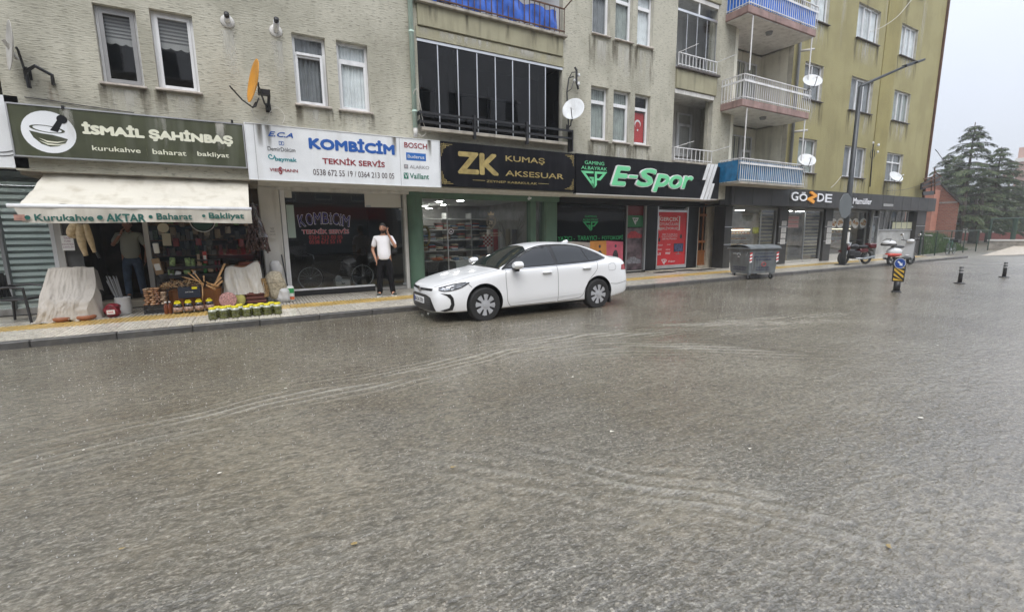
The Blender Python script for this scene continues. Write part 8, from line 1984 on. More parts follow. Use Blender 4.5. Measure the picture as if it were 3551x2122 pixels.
for i,(a,b_) in enumerate((((1420,1010),(1560,1075)),((1430,985),(1600,1030)),((1500,1050),(1640,900)),((1520,1070),(1660,950)),((1550,1000),(1690,700)))):
    A_ = P(*a,11.2); B_ = P(*b_,11.25); o = MB().tube([(A_[0],11.2+.02*i,A_[1]),(B_[0],11.25+.02*i,B_[1])],[.018,.022],8,WOODL).build('rolling_pin', None, True); tag(o,['wooden rolling pin lying low to the right of the upright spoon','second wooden pin just above the lowest one right of the spoon','wooden pin slanting up to the right under the white sheet','lower slanting wooden pin beside the white sheet','long wooden pin rising steeply left of the white sheet'][i],'rolling pin','wooden spoons and pins in the fan')
# packs on the bench and inside the window
def pack(lab,px0,py0,px1,py1,Y,m,nm='packet',d=.06,cat='packet',grp=None,tilt=0,lab_m=None):
    a = P(px0,py0,Y); b_ = P(px1,py1,Y); cx,cz = (a[0]+b_[0])/2,(a[1]+b_[1])/2; hw,hh = (b_[0]-a[0])/2,(a[1]-b_[1])/2
    M = Matrix.Translation((cx,Y,cz))@Matrix.Rotation(tilt,4,'Y')
    t = thing(nm,lab,cat,(cx,Y,cz-hh),group=grp); MB().bbox(-hw,hw,0,d,-hh,hh,m,min(.012,hw*.3),M).build('body',t, True)
    if lab_m:MB().box(-hw*.7,hw*.7,-.003,-.001,-hh*.45,hh*.35,lab_m,M).build('label_patch',t)
GRP = mat('green_patterned_packet',(.22,.32,.13),.35,var=.7,vs=24); KRAFT = mat('kraft_paper',(.36,.24,.13),.7,var=.12); RCH = mat('red_packet',(.45,.06,.05),.4,var=.3,vs=20); GRN2 = mat('green_packet',(.03,.20,.05),.4); BLP = mat('black_patterned_packet',(.03,.03,.03),.35,var=.9,vs=25)
rows_ = [('green patterned packet at the left of the shelf beside the tray',870,610,970,735,GRP,.1),('second green patterned packet on the upper shelf',1100,615,1200,745,GRP,-.05),('third green patterned packet, half hidden, on the upper shelf',1190,625,1265,740,GRP,.1),
         ('green patterned packet on the lower shelf left',850,775,950,860,GRP,.05),('green patterned packet on the lower shelf right',1085,785,1190,860,GRP,-.1),('tall red packet above the small green one in the shop window',1360,520,1440,690,RCH,0),('small green packet under the tall red one',1370,700,1435,835,GRN2,0),
         ('tall kraft paper sack leaning at the white door post',625,620,780,860,KRAFT,-.15),('kraft packet standing above the black packet',870,790,945,960,KRAFT,.0),('black patterned packet in front of the kraft sack',715,850,870,980,BLP,.0),('white labelled box stack beside the white door post',630,395,735,545,PAPER,-.05),
         ('dark red tin at the right of the window display',1540,640,1590,815,mat('dark_red_tin',(.16,.02,.03),.4),0),('second dark red tin next to the first in the window display',1592,640,1640,820,MATS['dark_red_tin'],0),('pale brown packet left of the tall red one',1275,560,1335,680,PKT[3],.05),('pink printed packet low in the window display',1440,740,1530,820,PKT[3],0),('kraft bag beside the spoons on the bench',1210,765,1280,880,KRAFT,.1),('white boxed packet right of the kraft bag',955,810,1050,900,PAPER,.3)]
for (lab,a,b_,c_,d_,m_,tl) in rows_:pack(lab,a,b_,c_,d_,11.9,m_,tilt=tl,lab_m=(PAPER if m_ in (RCH,KRAFT) else None))
for k in range(4):
    a = P(1285,680+k*26,11.9); b_ = P(1360,704+k*26,11.9); o = MB().bbox(a[0],b_[0],11.9,11.99,b_[1],a[1],PKT[3],.01).build('bread_roll_packet', None, True); tag(o,['topmost','second','third','lowest'][k]+' cream packet of the small stack left of the green packet','packet','cream packets in a small stack')
a = P(900,745,11.9); b_ = P(1150,760,11.9); sh = thing('display_rack','dark display shelves inside the spice shop window','shelf',(a[0],12,PAV))
for (p,r) in (((850,745),(1640,758)),((850,865),(1640,880)),((1250,640),(1640,650))):a = P(*p,11.9); b_ = P(*r,11.9); MB().box(a[0],b_[0],11.85,12.2,b_[1],a[1],BLACKP).build('shelf',sh)
# goods deep inside: shelves of small packets
rs = thing('wall_shelves','crowded dark shelves on the back wall of the spice shop','shelves',(-1,14.9,PAV))
for z in (.7,1.1,1.5,1.9,2.3):MB().box(-2.3,.1,14.6,14.9,z,z+.03,WOODD).build('shelf',rs)
q = MB(); rnd = random.Random(9)
for z in (.73,1.13,1.53,1.93):
    x = -2.25
    while x<.05:
        w_ = rnd.uniform(.05,.13); h_ = rnd.uniform(.1,.28); q.box(x,x+w_,14.5,14.7,z,z+h_,rnd.choice(PKT+[GRP,RCH,PAPER,BLP,KRAFT])); x+=w_+.01
o = q.build('shelf_goods',rs); tag(o,kind='stuff')
# packets strung in rows behind the window
HC = [('brown',PKT[0]),('red',RCH),('pale',PKT[3]),('green',GRP),('black',BLP),('kraft',KRAFT)]
for r_i in range(3):
    for i in range(9):
        if (i+r_i*2)%5==4: continue
        x_ = -1.72+i*.205+.03*r_i; z_ = 1.98-.25*r_i+.03*math.sin(i*2.3); nm_,m_ = HC[(i*3+r_i*2)%6]
        o = MB().bbox(x_-.055,x_+.055,12.40,12.46,z_-.09-.02*(i%3),z_+.07,m_,.012).build('hanging_packet', None, True); tag(o,f'{nm_} packet, {ORD[i]} from the left in the {["top", "middle", "lowest"][r_i]} hanging row behind the spice shop glass','packet','packets hanging in rows behind the spice shop glass')
# shop doorway: step, posts, window
o = MB().bbox(-2.95,-2.15,12.55,13.1,PAV,PAV+.14,MARB,.01).build('threshold',grey)
PST = mat('grey_white_post',(.42,.41,.39),.6,dirt=.3)
xpA = U(*z2(1050,500),12.3)[0]; MB().bbox(xpA-.0,xpA+.09,12.25,12.33,PAV+.3,SOF-.1,PST,.005).build('door_post',grey)
xpB = U(*z2(410,500),12.3)[0]; MB().bbox(xpB-.03,xpB+.08,12.25,12.33,PAV,SOF-.1,PST,.005).build('door_post',grey)
MB().box(xpB+.08,-3.0,12.32,12.36,PAV,2.3,mat('grey_side_panel',(.1,.1,.1),.7,var=.3)).build('side_panel',grey)
MB().box(xpA+.09,.2,12.28,12.29,.5,2.35,GLASS_SHOP).build('shop_pane',grey)
MB().bbox(xpA+.09,.2,12.22,12.34,PAV,.5,mat('shop_base',(.12,.1,.08),.7),.01).build('shop_base',grey)
# round window sign, half under the valance
x,z = U(*z2(1488,460),12.27); rsg = thing('round_sign','round dark green and white shop emblem half hidden under the awning valance','sign',(x,12.27,z))
MB().lathe([(.24,0),(.24,.006)],o=(x,12.27,z),n=36,mat=PAPER,M=RX).lathe([(.225,0),(.225,.009)],o=(x,12.27,z),n=36,mat=BLACKC,M=RX).lathe([(.20,0),(.20,.012)],o=(x,12.27,z),n=36,mat=mat('dark_green_disc',(.01,.06,.04),.5),M=RX).build('disc',rsg)
# hanging loofahs
LOOF = mat('loofah_fibre',(.48,.38,.24),.95,bump=.9,bs=60,var=.2,vs=20)
def loofah(lab,pts,r):
    pp = [U(*z2(*p),11.55) for p in pts]; o = MB().tube(catmull([(a,11.55+.02*i,b_) for i,(a,b_) in enumerate(pp)],4),[r*(.6+.5*math.sin(math.pi*min(1,.15+t/((len(pp)-1)*4)*.95))) for t in range((len(pp)-1)*4+1)],12,LOOF).build('loofah', None, True); tag(o,lab,'loofah','loofah sponges hanging under the awning')
loofah('short bent loofah hanging leftmost under the awning',[(560,470),(530,520),(520,560),(560,575)],.07)
loofah('long loofah hanging straight down, middle one of the three',[(580,480),(590,560),(602,640),(625,715)],.065)
loofah('thin loofah hanging at the right of the three',[(630,480),(650,560),(670,630),(688,690)],.05)
# handwritten paper signs
def paper(lab,tl,br,Y,lines,m=PAPER,ink=None,zf=z2,tilt=0,nm='paper_sign'):
    a = U(*zf(*tl),Y); b_ = U(*zf(*br),Y); t = thing(nm,lab,'paper sign',((a[0]+b_[0])/2,Y,b_[1])); MB().box(a[0],b_[0],Y,Y+.003,b_[1],a[1],m).build('sheet',t)
    n = len(lines); h = (a[1]-b_[1])*.8/max(3,n)
    for i,s in enumerate(lines):
        w_ = (b_[0]-a[0])*min(.9,.14*len(s)); cx = (a[0]+b_[0])/2; text(t,s,cx-w_/2,cx+w_/2,a[1]-(i+1)*h-.01,a[1]-i*h-.02-h*.15,Y-.001,ink or INK,ext=.0008)
    return t
PURP = mat('purple_marker',(.22,.04,.14),.6)
paper('handwritten purple coffee notice on white paper left of the loofahs',(443,567),(553,675),12.2,['TAZE','TÜRK','KAHVESİ','ÇEKİLİR'],ink=PURP)
paper('small handwritten note taped to the white round column',(1975,500),(2030,578),12.24,['TAZE','KAHVE','ÇEKİLİR'],m=mat('white_note',(.6,.58,.54),.7))
paper('blank cream board hanging on the glass of the spice shop',(1187,550),(1262,640),12.2,[],m=mat('cream_board',(.42,.38,.28),.7))
x,z = U(*z2(1200,510),12.2); o = MB().lathe([(.1,0),(.1,.01)],o=(x,12.2,z),n=22,mat=MATS['cream_board'],M=RX).build('round_card'); tag(o,'round cream card above the blank board in the spice shop window','card')
# big net bag of dried vegetables hanging at the awning's right end
NETB = mat('dried_eggplant_strings',(.05,.025,.022),.6,var=.8,vs=18,bump=.6,bs=30); FILM = mat('clear_bag_film',(.35,.32,.33),.2,var=.3,vs=6)
hb = thing('hanging_bag','strings of dark dried vegetables in clear plastic hanging at the right end of the awning','bag',(.1,11.4,1.05))
q = MB(); rnd = random.Random(12)
pt_ = lambda px,py,Y=11.35:U(*z2(px,py),Y)
top_ = pt_(1860,330); 
for k in range(34):
    bx,bz = pt_(rnd.uniform(1805,1985),rnd.uniform(640,695)); y = 11.3+rnd.uniform(-.06,.22); P0 = Vector((top_[0]+rnd.uniform(-.02,.02),11.4,top_[1])); P1 = Vector((bx,y,bz))
    pts = [P0.lerp(P1,t)+Vector((.05*math.sin(math.pi*t)*rnd.uniform(-1,1.2),.03*math.sin(math.pi*t)*rnd.uniform(-1,1),0)) for t in [i/9 for i in range(10)]]
    q.tube(pts,[.006+.016*abs(math.sin(i*2.2+k))*(i/9)**.5 for i in range(10)],6,NETB)
for k in range(140):
    t = rnd.uniform(.35,1); bx,bz = pt_(1860+(rnd.uniform(-62,118))*t,330+345*t); q.ball((bx,11.28+rnd.uniform(-.05,.2),bz),.022,.02,.03,6,NETB,.2)
q.build('dried_strings',hb, True)
q = MB(); q.surf(lambda u,v:(top_[0]+(pt_(1990,690)[0]-top_[0]+.0)*v*(.25+.6*u)+.02*math.sin(v*12+u*8),11.24-.05*math.sin(u*3.1),top_[1]+(pt_(1900,600)[1]-top_[1])*v*(.92)),8,16,glass_mat('plastic_film',(.8,.8,.8),1.6,.25,2.2)); q.build('plastic_film',hb, True,fix=False)
o = MB().tube([(top_[0],11.4,top_[1]),(.05,11.42,2.7)],.008,6,BLACKM).build('hanging_cord',hb)
# bucket with sticks, red bag
bk = thing('bucket','white plastic tub holding a bundle of thin sticks right of the grey sheet','tub',(-2.33,11.55,PAV),world=False)
MB().lathe([(.11,0),(.135,.14),(.125,.30),(.13,.33),(.12,.34),(.11,.32)],n=22,mat=SILV).build('tub_body',bk,'auto')
q = MB()
for k in range(16):a = k*.4; q.tube([(.04*math.cos(a),.04*math.sin(a),.1),(-.12+.08*math.cos(a),.06*math.sin(a),.72+.05*math.sin(k*3))],.006,5,GREYP)
o = q.build('stick_bundle'); o.location = bk.location; tag(o,'bundle of thin grey sticks standing in the white tub','sticks')
RB = mat('red_net_bag',(.16,.008,.015),.35,var=.6,vs=18,bump=.6,bs=12)
lump('plastic_bag','red bag with a white label on the pavement beside the white tub','bag',(-2.43,11.22,PAV+.13),(.12,.10,.13),RB,3,.3)
o = MB().box(-2.50,-2.38,11.105,11.108,.17,.25,PAPER).build('bag_label'); tag(o,'white printed label on the red bag','label'); text(o,'NAR',-2.48,-2.40,.19,.23,11.104,REDS)
o = MB().tube([(xpB+.3,12.2,2.2),(xpB+.62,12.15,1.2)],.03,8,BLACKM).build('umbrella_pole', None); tag(o,'dark pole leaning behind the loofahs','pole')
# street stick leaning by column
o = MB().tube([(.68,12.1,PAV),(.60,12.4,1.15)],.016,7,BLACKM).build('leaning_rod'); tag(o,'thin dark rod leaning on the door frame behind the green printed sack','rod')

# ================================================================ INSIDE THE OTHER SHOPS
# bicycle behind the glass
def bicycle(lab,loc,rz,col,r=.33,basket=False,wb=1.04):
    b_ = thing('bicycle',lab,'bicycle',loc,rz,world=False)
    for x in (0,wb):
        q = MB(); wheel2(q,x,r,.032); w_o = q.build('wheel',b_, True)
        q = MB(); q.tube([(x+(r-.035)*math.cos(a),0,r+(r-.035)*math.sin(a)) for a in [6.283*i/28 for i in range(29)]],.009,5,STEEL,caps=False)
        for i in range(16):a = 6.283*i/16; q.tube([(x,0,r),(x+(r-.03)*math.cos(a),0,r+(r-.03)*math.sin(a))],.0022,3,STEEL)
        q.cyl((x,-.04,r),(x,.04,r),.02,n=8,mat=STEEL); q.build('rim',w_o)
    F = [(wb,0,r),(wb*.40,0,.28),(wb*.30,0,.75),(wb,0,r)]
    q = MB(); q.tube([(0,0,r),(.10,0,.72),(.12,0,.84)],.016,7,col).tube([(.10,0,.74),(wb*.62,0,.78)],.016,7,col).tube([(.09,0,.66),(wb*.52,0,.28)],.018,7,col).tube([(wb*.52,0,.28),(wb*.64,0,.86)],.016,7,col).tube([(wb*.52,0,.28),(wb,0,r)],.012,6,col).tube([(wb*.62,0,.76),(wb,0,r)],.01,6,col); q.build('frame',b_, True)
    q = MB(); q.tube([(.12,0,.84),(.10,0,.95),(.0,-.25,.98)],.012,6,STEEL).tube([(.10,0,.95),(.0,.25,.98)],.012,6,STEEL); q.build('handlebar',b_)
    q = MB(); q.ball((wb*.66,0,.89),.13,.07,.03,10,BLACKP); q.build('saddle',b_, True)
    q = MB(); q.cyl((wb*.52,-.02,.28),(wb*.52,.02,.28),.09,n=18,mat=STEEL); q.tube([(wb*.52,-.05,.28),(wb*.52+.1,-.05,.15)],.01,5,STEEL).box(wb*.52+.06,wb*.52+.15,-.12,-.05,.14,.16,BLACKP); q.build('crank',b_)
    if basket:MB().bbox(wb-.15,wb+.25,-.17,.17,.70,.86,BLACKP,.01).build('rear_crate',b_)
    return b_
bicycle('bicycle with thin wheels standing inside behind the heating shop glass',(1.28,13.15,PAV+.04),0,BLACKP,wb=1.35)
o = MB().bbox(1.95,2.35,13.5,13.9,PAV+.04,.35,PAPER,.01).build('cardboard_box'); tag(o,'pale low box on the floor behind the bicycle','box')
# textile shop shelving with folded cloth
FAB = [mat('fabric_%d'%i,c_,.9,rnd=.3) for i,c_ in enumerate([(.38,.42,.48),(.75,.72,.68),(.3,.15,.12),(.5,.1,.08),(.1,.18,.3),(.6,.5,.36),(.12,.12,.12),(.35,.42,.35)])]
sh = thing('shelving','shelves stacked with folded fabrics at the back of the textile shop','shelves',(6.3,16.6,PAV))
for z in (.55,.95,1.35,1.75,2.15):MB().box(4.5,8.6,16.4,16.9,z,z+.03,PAPER).build('shelf',sh)
for x in (4.5,5.5,6.5,7.5,8.55):MB().box(x,x+.04,16.4,16.9,PAV,2.4,PAPER).build('upright',sh)
fold = [MB().bbox(-.13,.13,-.15,.15,0,.045,f,.015).mesh('folded_fabric', True) for f in FAB]; cnt = 0; rnd = random.Random(3)
for zi,z in enumerate((.58,.98,1.38,1.78)):
    for i in range(13):
        x = 4.68+i*.305
        for k in range(rnd.randint(2,5)):
            if cnt<210:
                ci = rnd.randrange(8); o = bpy.data.objects.new('folded_fabric',fold[ci]); link(o); o.location = (x+rnd.uniform(-.015,.015),16.55,z+.002+k*.047)
                tag(o,f'{["slate", "ivory", "maroon", "red", "navy", "tan", "black", "sage"][ci]} folded fabric, {ORD[k]} up in the {ORD[i]} pile of the {["lowest", "second", "third", "top"][zi]} textile shelf','folded fabric','folded fabrics on the textile shop shelves'); cnt+=1
tb_ = thing('display_table','low white table with fabric remnants near the textile shop window','table',(6.0,13.6,PAV)); MB().bbox(5.5,6.8,13.3,13.9,.72,.76,PAPER,.01).build('tabletop',tb_); MB().box(5.55,6.75,13.33,13.36,.2,.72,PAPER).build('front_panel',tb_)
for x in (5.55,6.7):MB().box(x,x+.04,13.35,13.85,PAV,.72,PAPER).build('leg',tb_)
for i in range(7):lump('fabric_remnant',['pale blue','white','grey','cream','blue','beige','pale grey'][i]+' crumpled fabric remnant on the low white table','fabric',(5.6+i*.17,13.45+.05*(i%2),.82),(.10,.09,.05),FAB[[4,1,0,5,4,5,0][i]],i,.3)
lump('fabric_remnant','orange crumpled fabric on the counter at the left of the textile shop','fabric',(4.95,13.4,.83),(.18,.12,.05),mat('orange_fabric',(.55,.13,.03),.9),31,.3)
o = MB().bbox(4.55,5.3,13.2,13.7,PAV+.04,.78,BLACKP,.02).build('counter'); tag(o,'black counter at the left of the textile shop window','counter')
rl = [(7.2,(.45,.42,.4)),(7.45,(.3,.05,.05)),(7.7,(.5,.5,.5)),(7.95,(.35,.3,.22)),(8.2,(.15,.15,.17))]
for i,(x,c_) in enumerate(rl):o = MB().cyl((x,14.2,PAV+.04),(x+.03,14.3,1.75),.085,n=14,mat=mat('roll_%d'%i,c_,.9)).build('fabric_roll', None, True); tag(o,['white','dark red','pale grey','beige','charcoal'][i]+' upright fabric roll in the textile shop','fabric roll','upright fabric rolls')
# chequered cloth
q = MB(); CHK = [mat('red_check',(.3,.02,.03),.9),mat('white_check',(.5,.48,.46),.9)]; a = U(*z6(690,640),13.2); b_ = U(*z6(775,740),13.2)
for i in range(5):
    for j in range(6):
        x0 = a[0]+(b_[0]-a[0])*i/5; z0 = b_[1]+(a[1]-b_[1])*j/6; q.quad((x0,13.2,z0),(x0+(b_[0]-a[0])/5,13.2,z0),(x0+(b_[0]-a[0])/5,13.2,z0+(a[1]-b_[1])/6),(x0,13.2,z0+(a[1]-b_[1])/6),CHK[(i+j)%2])
o = q.build('chequered_cloth'); tag(o,'red and white chequered cloth hanging in the textile shop window','cloth')
# bare branches decoration
q = MB(); rnd = random.Random(8)
def twig(p,d,L,r,k):
    e = p+d*L; q.tube([p,(p+e)/2+Vector((rnd.uniform(-.03,.03),0,rnd.uniform(-.02,.02))),e],[r,r*.8,r*.5],5,mat('pale_branch',(.16,.14,.12),.8))
    if k:
        for _ in range(3):twig(p.lerp(e,rnd.uniform(.4,1)),(d+Vector((rnd.uniform(-.7,.7),rnd.uniform(-.2,.2),rnd.uniform(-.2,.5)))).normalized(),L*.62,r*.6,k-1)
bx = U(*z6(900,700),13.1)[0]; twig(Vector((bx,13.1,PAV)),Vector((0,0,1)),1.1,.022,3); o = q.build('branch_decoration'); tag(o,'bare branching decoration in the textile shop window','decoration')
for i,(px,py) in enumerate(((180,384),(222,405),(310,349),(347,376),(494,340))):
    d = ray(*z6(px,py)); t = (SOF-.08-EYE)/d.z; x,y = d.x*t,d.y*t; y = min(y,16.5); x = d.x/d.y*y
    ceiling_light(x,y,SOF-.07 if y<16.4 else EYE+d.z/d.y*y,['leftmost lit lamp in the textile shop ceiling','lowest lit lamp of the four at the left of the textile shop ceiling','large lit lamp nearest the glass bar in the textile shop ceiling','lit lamp below and right of the large one in the textile shop','rightmost lit lamp in the textile shop ceiling'][i],'ceiling lamps of the textile shop',r=.12,st=24)
o = MB().tube([(U(*z6(185,600),13.0)[0]+.13*math.cos(a),13.0,1.55+.28*math.sin(a)) for a in [R_(v) for v in range(0,361,24)]],.04,7,mat('straw_wreath',(.3,.24,.1),.9)).build('wreath'); tag(o,'oval straw wreath at the left inside the textile shop','wreath')
# shutters in kombi room: dim rear shelf
o = MB().box(1.2,3.4,16.5,16.9,.9,.95,DARK2).box(1.2,3.4,16.85,16.9,PAV,2.2,MATS['kombi_wall']).build('rear_counter'); tag(o,'dim counter at the back of the heating shop','counter')
# ================================================================ BEYOND THE BLOCK
BRK = bpy.data.materials.new('red_brick'); BRK.use_nodes = True; n_ = BRK.node_tree; b_ = n_.nodes['Principled BSDF']; MATS['red_brick'] = BRK
tcn = n_.nodes.new('ShaderNodeTexCoord'); mp_ = n_.nodes.new('ShaderNodeMapping'); mp_.inputs['Rotation'].default_value = (R_(90),0,0)
br = n_.nodes.new('ShaderNodeTexBrick'); br.inputs['Scale'].default_value = 2.2; br.inputs['Color1'].default_value = (.24,.09,.06,1); br.inputs['Color2'].default_value = (.32,.13,.085,1); br.inputs['Mortar'].default_value = (.25,.2,.17,1); br.inputs['Mortar Size'].default_value = .03
sxyz = n_.nodes.new('ShaderNodeSeparateXYZ'); cxyz = n_.nodes.new('ShaderNodeCombineXYZ'); ad = n_.nodes.new('ShaderNodeMath'); ad.operation = 'ADD'
n_.links.new(tcn.outputs['Object'],sxyz.inputs[0]); n_.links.new(sxyz.outputs['X'],ad.inputs[0]); n_.links.new(sxyz.outputs['Y'],ad.inputs[1]); n_.links.new(ad.outputs[0],cxyz.inputs['X']); n_.links.new(sxyz.outputs['Z'],cxyz.inputs['Y']); n_.links.new(cxyz.outputs[0],br.inputs['Vector']); n_.links.new(br.outputs['Color'],b_.inputs['Base Color']); b_.inputs['Roughness'].default_value = .85
ROOFD = mat('dark_roof_edge',(.05,.045,.04),.8)
# brick gable house: side wall facing -X direction (towards the camera), gable sloping to the right
bh = thing('brick_house','red brick house with a sloping gable behind the chain-link fence','house',(50,17,0))
BX = 48.0
def at_x(p,X):d = ray(*p); t = X/d.x; return (X,d.y*t,EYE+d.z*t)
pL = at_x(zt(335,700),BX); pA = at_x(zt(482,655),BX); pR = at_x(zt(632,812),BX); pB = at_x(zt(608,1060),BX); pBL = at_x(zt(320,1060),BX)
yA,yR = pA[1],pR[1]
MB().prism([(BX,yR,-.2),(BX,yR,pR[2]),(BX,yA,pA[2]),(BX,yA+3,pA[2]-1.2),(BX,yA+3,-.2)],(10,6,0),BRK).build('wall',bh)
MB().prism([(BX-.15,yR-.15,pR[2]-.1),(BX-.15,yA,pA[2]),(BX-.15,yA,pA[2]+.12),(BX-.15,yR-.25,pR[2]+.0)],(10,6.3,0),ROOFD).build('roof_edge',bh)
yq = at_x(zt(425,800),BX-1.2)[1]
MB().box(BX-1.2,BX-.05,yq,yq+5,-.2,at_x(zt(425,705),BX-1.2)[2],mat('lit_red_brick',(.38,.17,.12),.85,var=.15,vs=2)).build('lower_wing',bh)  # left wing painted in a paler brick, as if lit
MB().box(BX-.03,BX-.005,yR+.1,yA+.9,at_x(zt(540,805),BX)[2]-.06,at_x(zt(540,805),BX)[2]+.06,CONC).build('concrete_band',bh)
# rubble and bank
RUB = mat('rubble_tile',(.42,.2,.12),.85,var=.3)
q = MB(); rnd = random.Random(2)
for i in range(60):
    y = rnd.uniform(11.8,15.2); M = Matrix.Translation((rnd.uniform(38,40),y+1.2,1.05+rnd.uniform(-.25,.3)))@Matrix.Rotation(rnd.random()*3,4,'Z')@Matrix.Rotation(rnd.uniform(-.5,.5),4,'X'); q.box(-.22,.22,-.12,.12,-.03,.03,rnd.choice([RUB,CONC,BRK]),M)
o = q.build('rubble'); tag(o,'heap of broken roof tiles on the bank behind the fence','rubble',kind='stuff')
SOIL = mat('earth_bank',(.13,.11,.08),.9,var=.3,bump=.5,bs=6)
q = MB(); q.surf(lambda u,v:(34.5+9*u+1.2*math.sin(v*3),11.9+9*v,-.1+min(1.1,v*9*1.1*(1.1-.45*u))+.08*math.sin(u*17+v*9)),24,14,SOIL); bank = q.build('earth_bank', None, True,fix=False); tag(bank,kind='structure')
GRASS = [mat('grass_%d'%i,c_,.8) for i,c_ in enumerate([(.05,.10,.025),(.07,.13,.03),(.04,.075,.02)])]
q = MB(); rnd = random.Random(6)
for i in range(9000):
    u,v = rnd.random()**.8,rnd.random()**1.3*.7; x = 34.5+9*u+1.2*math.sin(v*3); y = 11.9+9*v; z = -.1+min(1.1,v*9*1.1*(1.1-.45*u))
    h = rnd.uniform(.12,.4)*(1.3 if rnd.random()<.1 else 1); a = rnd.random()*6.28; dx,dy = math.cos(a)*.03,math.sin(a)*.03; lx_,ly_ = rnd.uniform(-.1,.1),rnd.uniform(-.1,.1)
    q.add([(x-dx,y-dy,z),(x+dx,y+dy,z),(x+lx_,y+ly_,z+h)],[(0,1,2)],GRASS[i%3])
g_ = q.build('grass', None,fix=False); tag(g_,'long green grass on the bank behind the fence','grass',kind='stuff')
# chain-link fence
FG = mat('green_fence_paint',(.02,.045,.03),.45); 
WM = bpy.data.materials.new('wire_mesh'); WM.use_nodes = True; n_ = WM.node_tree; b_ = n_.nodes['Principled BSDF']; b_.inputs['Base Color'].default_value = (.10,.13,.12,1)
tcn = n_.nodes.new('ShaderNodeTexCoord'); 
def wmesh(parent,p0,p1,z0a,z1a,z0b,z1b,n):
    """real wires: two slanted families"""
    q = MB(); p0,p1 = Vector(p0),Vector(p1); L = (p1-p0).length; s = .10; k = int(L/s)
    def pt(u,v):p = p0.lerp(p1,u); lo = z0a+(z0b-z0a)*u; hi = z1a+(z1b-z1a)*u; return Vector((p.x,p.y,lo+(hi-lo)*v))
    H = ((z1a-z0a)+(z1b-z0b))/2; sh_ = H/L
    for i in range(-int(H/s),k+1):
        for sg in (1,-1):
            u0 = i*s/L; u1 = u0+sh_
            a0,a1,v0,v1 = u0,u1,(0 if sg>0 else 1),(1 if sg>0 else 0)
            if a0<0:v0 = v0+(v1-v0)*(0-a0)/(a1-a0); a0 = 0
            if a1>1:v1 = v0+(v1-v0)*(1-a0)/(a1-a0); a1 = 1
            if a1<=a0: continue
            A_,B_ = pt(a0,v0),pt(a1,v1); w_ = Vector((0,0,.0045)); q.add([A_-w_,A_+w_,B_+w_,B_-w_],[(0,1,2,3)],FG)
    return q.build('wire_mesh',parent,fix=False)
fe = thing('fence','low dark green chain-link fence along the bank right of the bakery','fence',(38,11.2,0))
P0,P1 = (33.3,11.15),(43.6,10.95)
for i in range(6):
    u = i/5; x,y = P0[0]+(P1[0]-P0[0])*u,P0[1]+(P1[1]-P0[1])*u; z = .05+.1*u; MB().cyl((x,y,z-.1),(x,y,1.46),.03,n=8,mat=FG).build('post',fe)
MB().tube([(P0[0],P0[1],1.46),(P1[0],P1[1],1.46)],.024,7,FG).build('top_rail',fe)
wmesh(fe,P0,P1,.1,1.45,.2,1.45,0)
MB().tube([(33.4,11.0,PAV),(33.15,11.0,1.2)],.02,6,BLACKM).build('brace',fe)
bicycle('bicycle with a rear crate leaning on the chain-link fence',(35.9,10.72,.07),R_(2),mat('green_bike_paint',(.04,.12,.10),.4),basket=True,wb=1.15)
# pink wall and pale building behind the trunks
PKW = mat('red_painted_wall',(.32,.10,.09),.8,var=.15)
o = thing('boundary_wall','low red painted wall with a white band behind the cedar trunks','wall',(64,16,0))
w0 = at_x(zt(590,1060),66); w1_ = at_x(zt(850,1060),66); zt0 = at_x(zt(700,1045),66)[2]; zt1 = at_x(zt(700,965),66)[2]
MB().box(66,66.3,w1_[1]-14,w0[1]+2,-.3,zt0,PKW).build('red_wall',o); MB().box(66.05,66.35,w1_[1]-1,w0[1]+1,zt0+.005,zt1,mat('pale_hoarding',(.62,.60,.56),.8)).build('white_band',o)
# stone wall with fence at the far right
STW = mat('rubble_stone',(.26,.24,.21),.85,var=.45,vs=2.5,bump=.8,bs=5); CAP = mat('white_coping',(.52,.51,.49),.7)
sw = thing('retaining_wall','rubble stone retaining wall with a pale coping at the far right edge','wall',(48,9,0))
A0 = G(*zt(862,1200)); XA = 44.0
a0 = at_x(zt(862,1110),XA); B0x = 46.5
b0_ = at_x(zt(1160,1090),B0x)
MB().prism([(a0[0],a0[1],-.3),(b0_[0],b0_[1],-.3),(b0_[0],b0_[1]-9,-.3),(b0_[0]+.5,b0_[1]-9,-.3),(b0_[0]+.5,b0_[1]+.1,-.3),(a0[0]+.5,a0[1]+.1,-.3)][0:0] or [(a0[0],a0[1],-.3),(b0_[0],b0_[1]-5,-.3),(b0_[0]+.5,b0_[1]-5,-.3),(a0[0]+.5,a0[1]+.1,-.3)],(0,0,a0[2]+.3),STW).build('stone_face',sw)
MB().prism([(a0[0]-.06,a0[1]+.05,a0[2]+.003),(b0_[0]-.06,b0_[1]-5,a0[2]+.003),(b0_[0]+.56,b0_[1]-5,a0[2]+.003),(a0[0]+.56,a0[1]+.15,a0[2]+.003)],(0,0,.1),CAP).build('coping',sw)
f2 = thing('fence','tall dark green mesh fence on top of the stone wall at the right','fence',(46,8,a0[2]+.1)); zt_ = at_x(zt(890,935),XA+.2)[2]
Q0,Q1 = Vector((a0[0]+.2,a0[1]+.05)),Vector((b0_[0]+.2,b0_[1]-5)); L_ = (Q1-Q0).length
k = 6
for i in range(k+1):
    p = Q0.lerp(Q1,i/k); MB().cyl((p.x,p.y,a0[2]+.1),(p.x,p.y,zt_),.13 if i%2 else .07,n=8,mat=FG).build('post',f2)
MB().tube([(Q0.x,Q0.y,zt_),(Q1.x,Q1.y,zt_)],.05,7,FG).build('top_rail',f2); wmesh(f2,Q0,Q1,a0[2]+.1,zt_,a0[2]+.1,zt_,0)
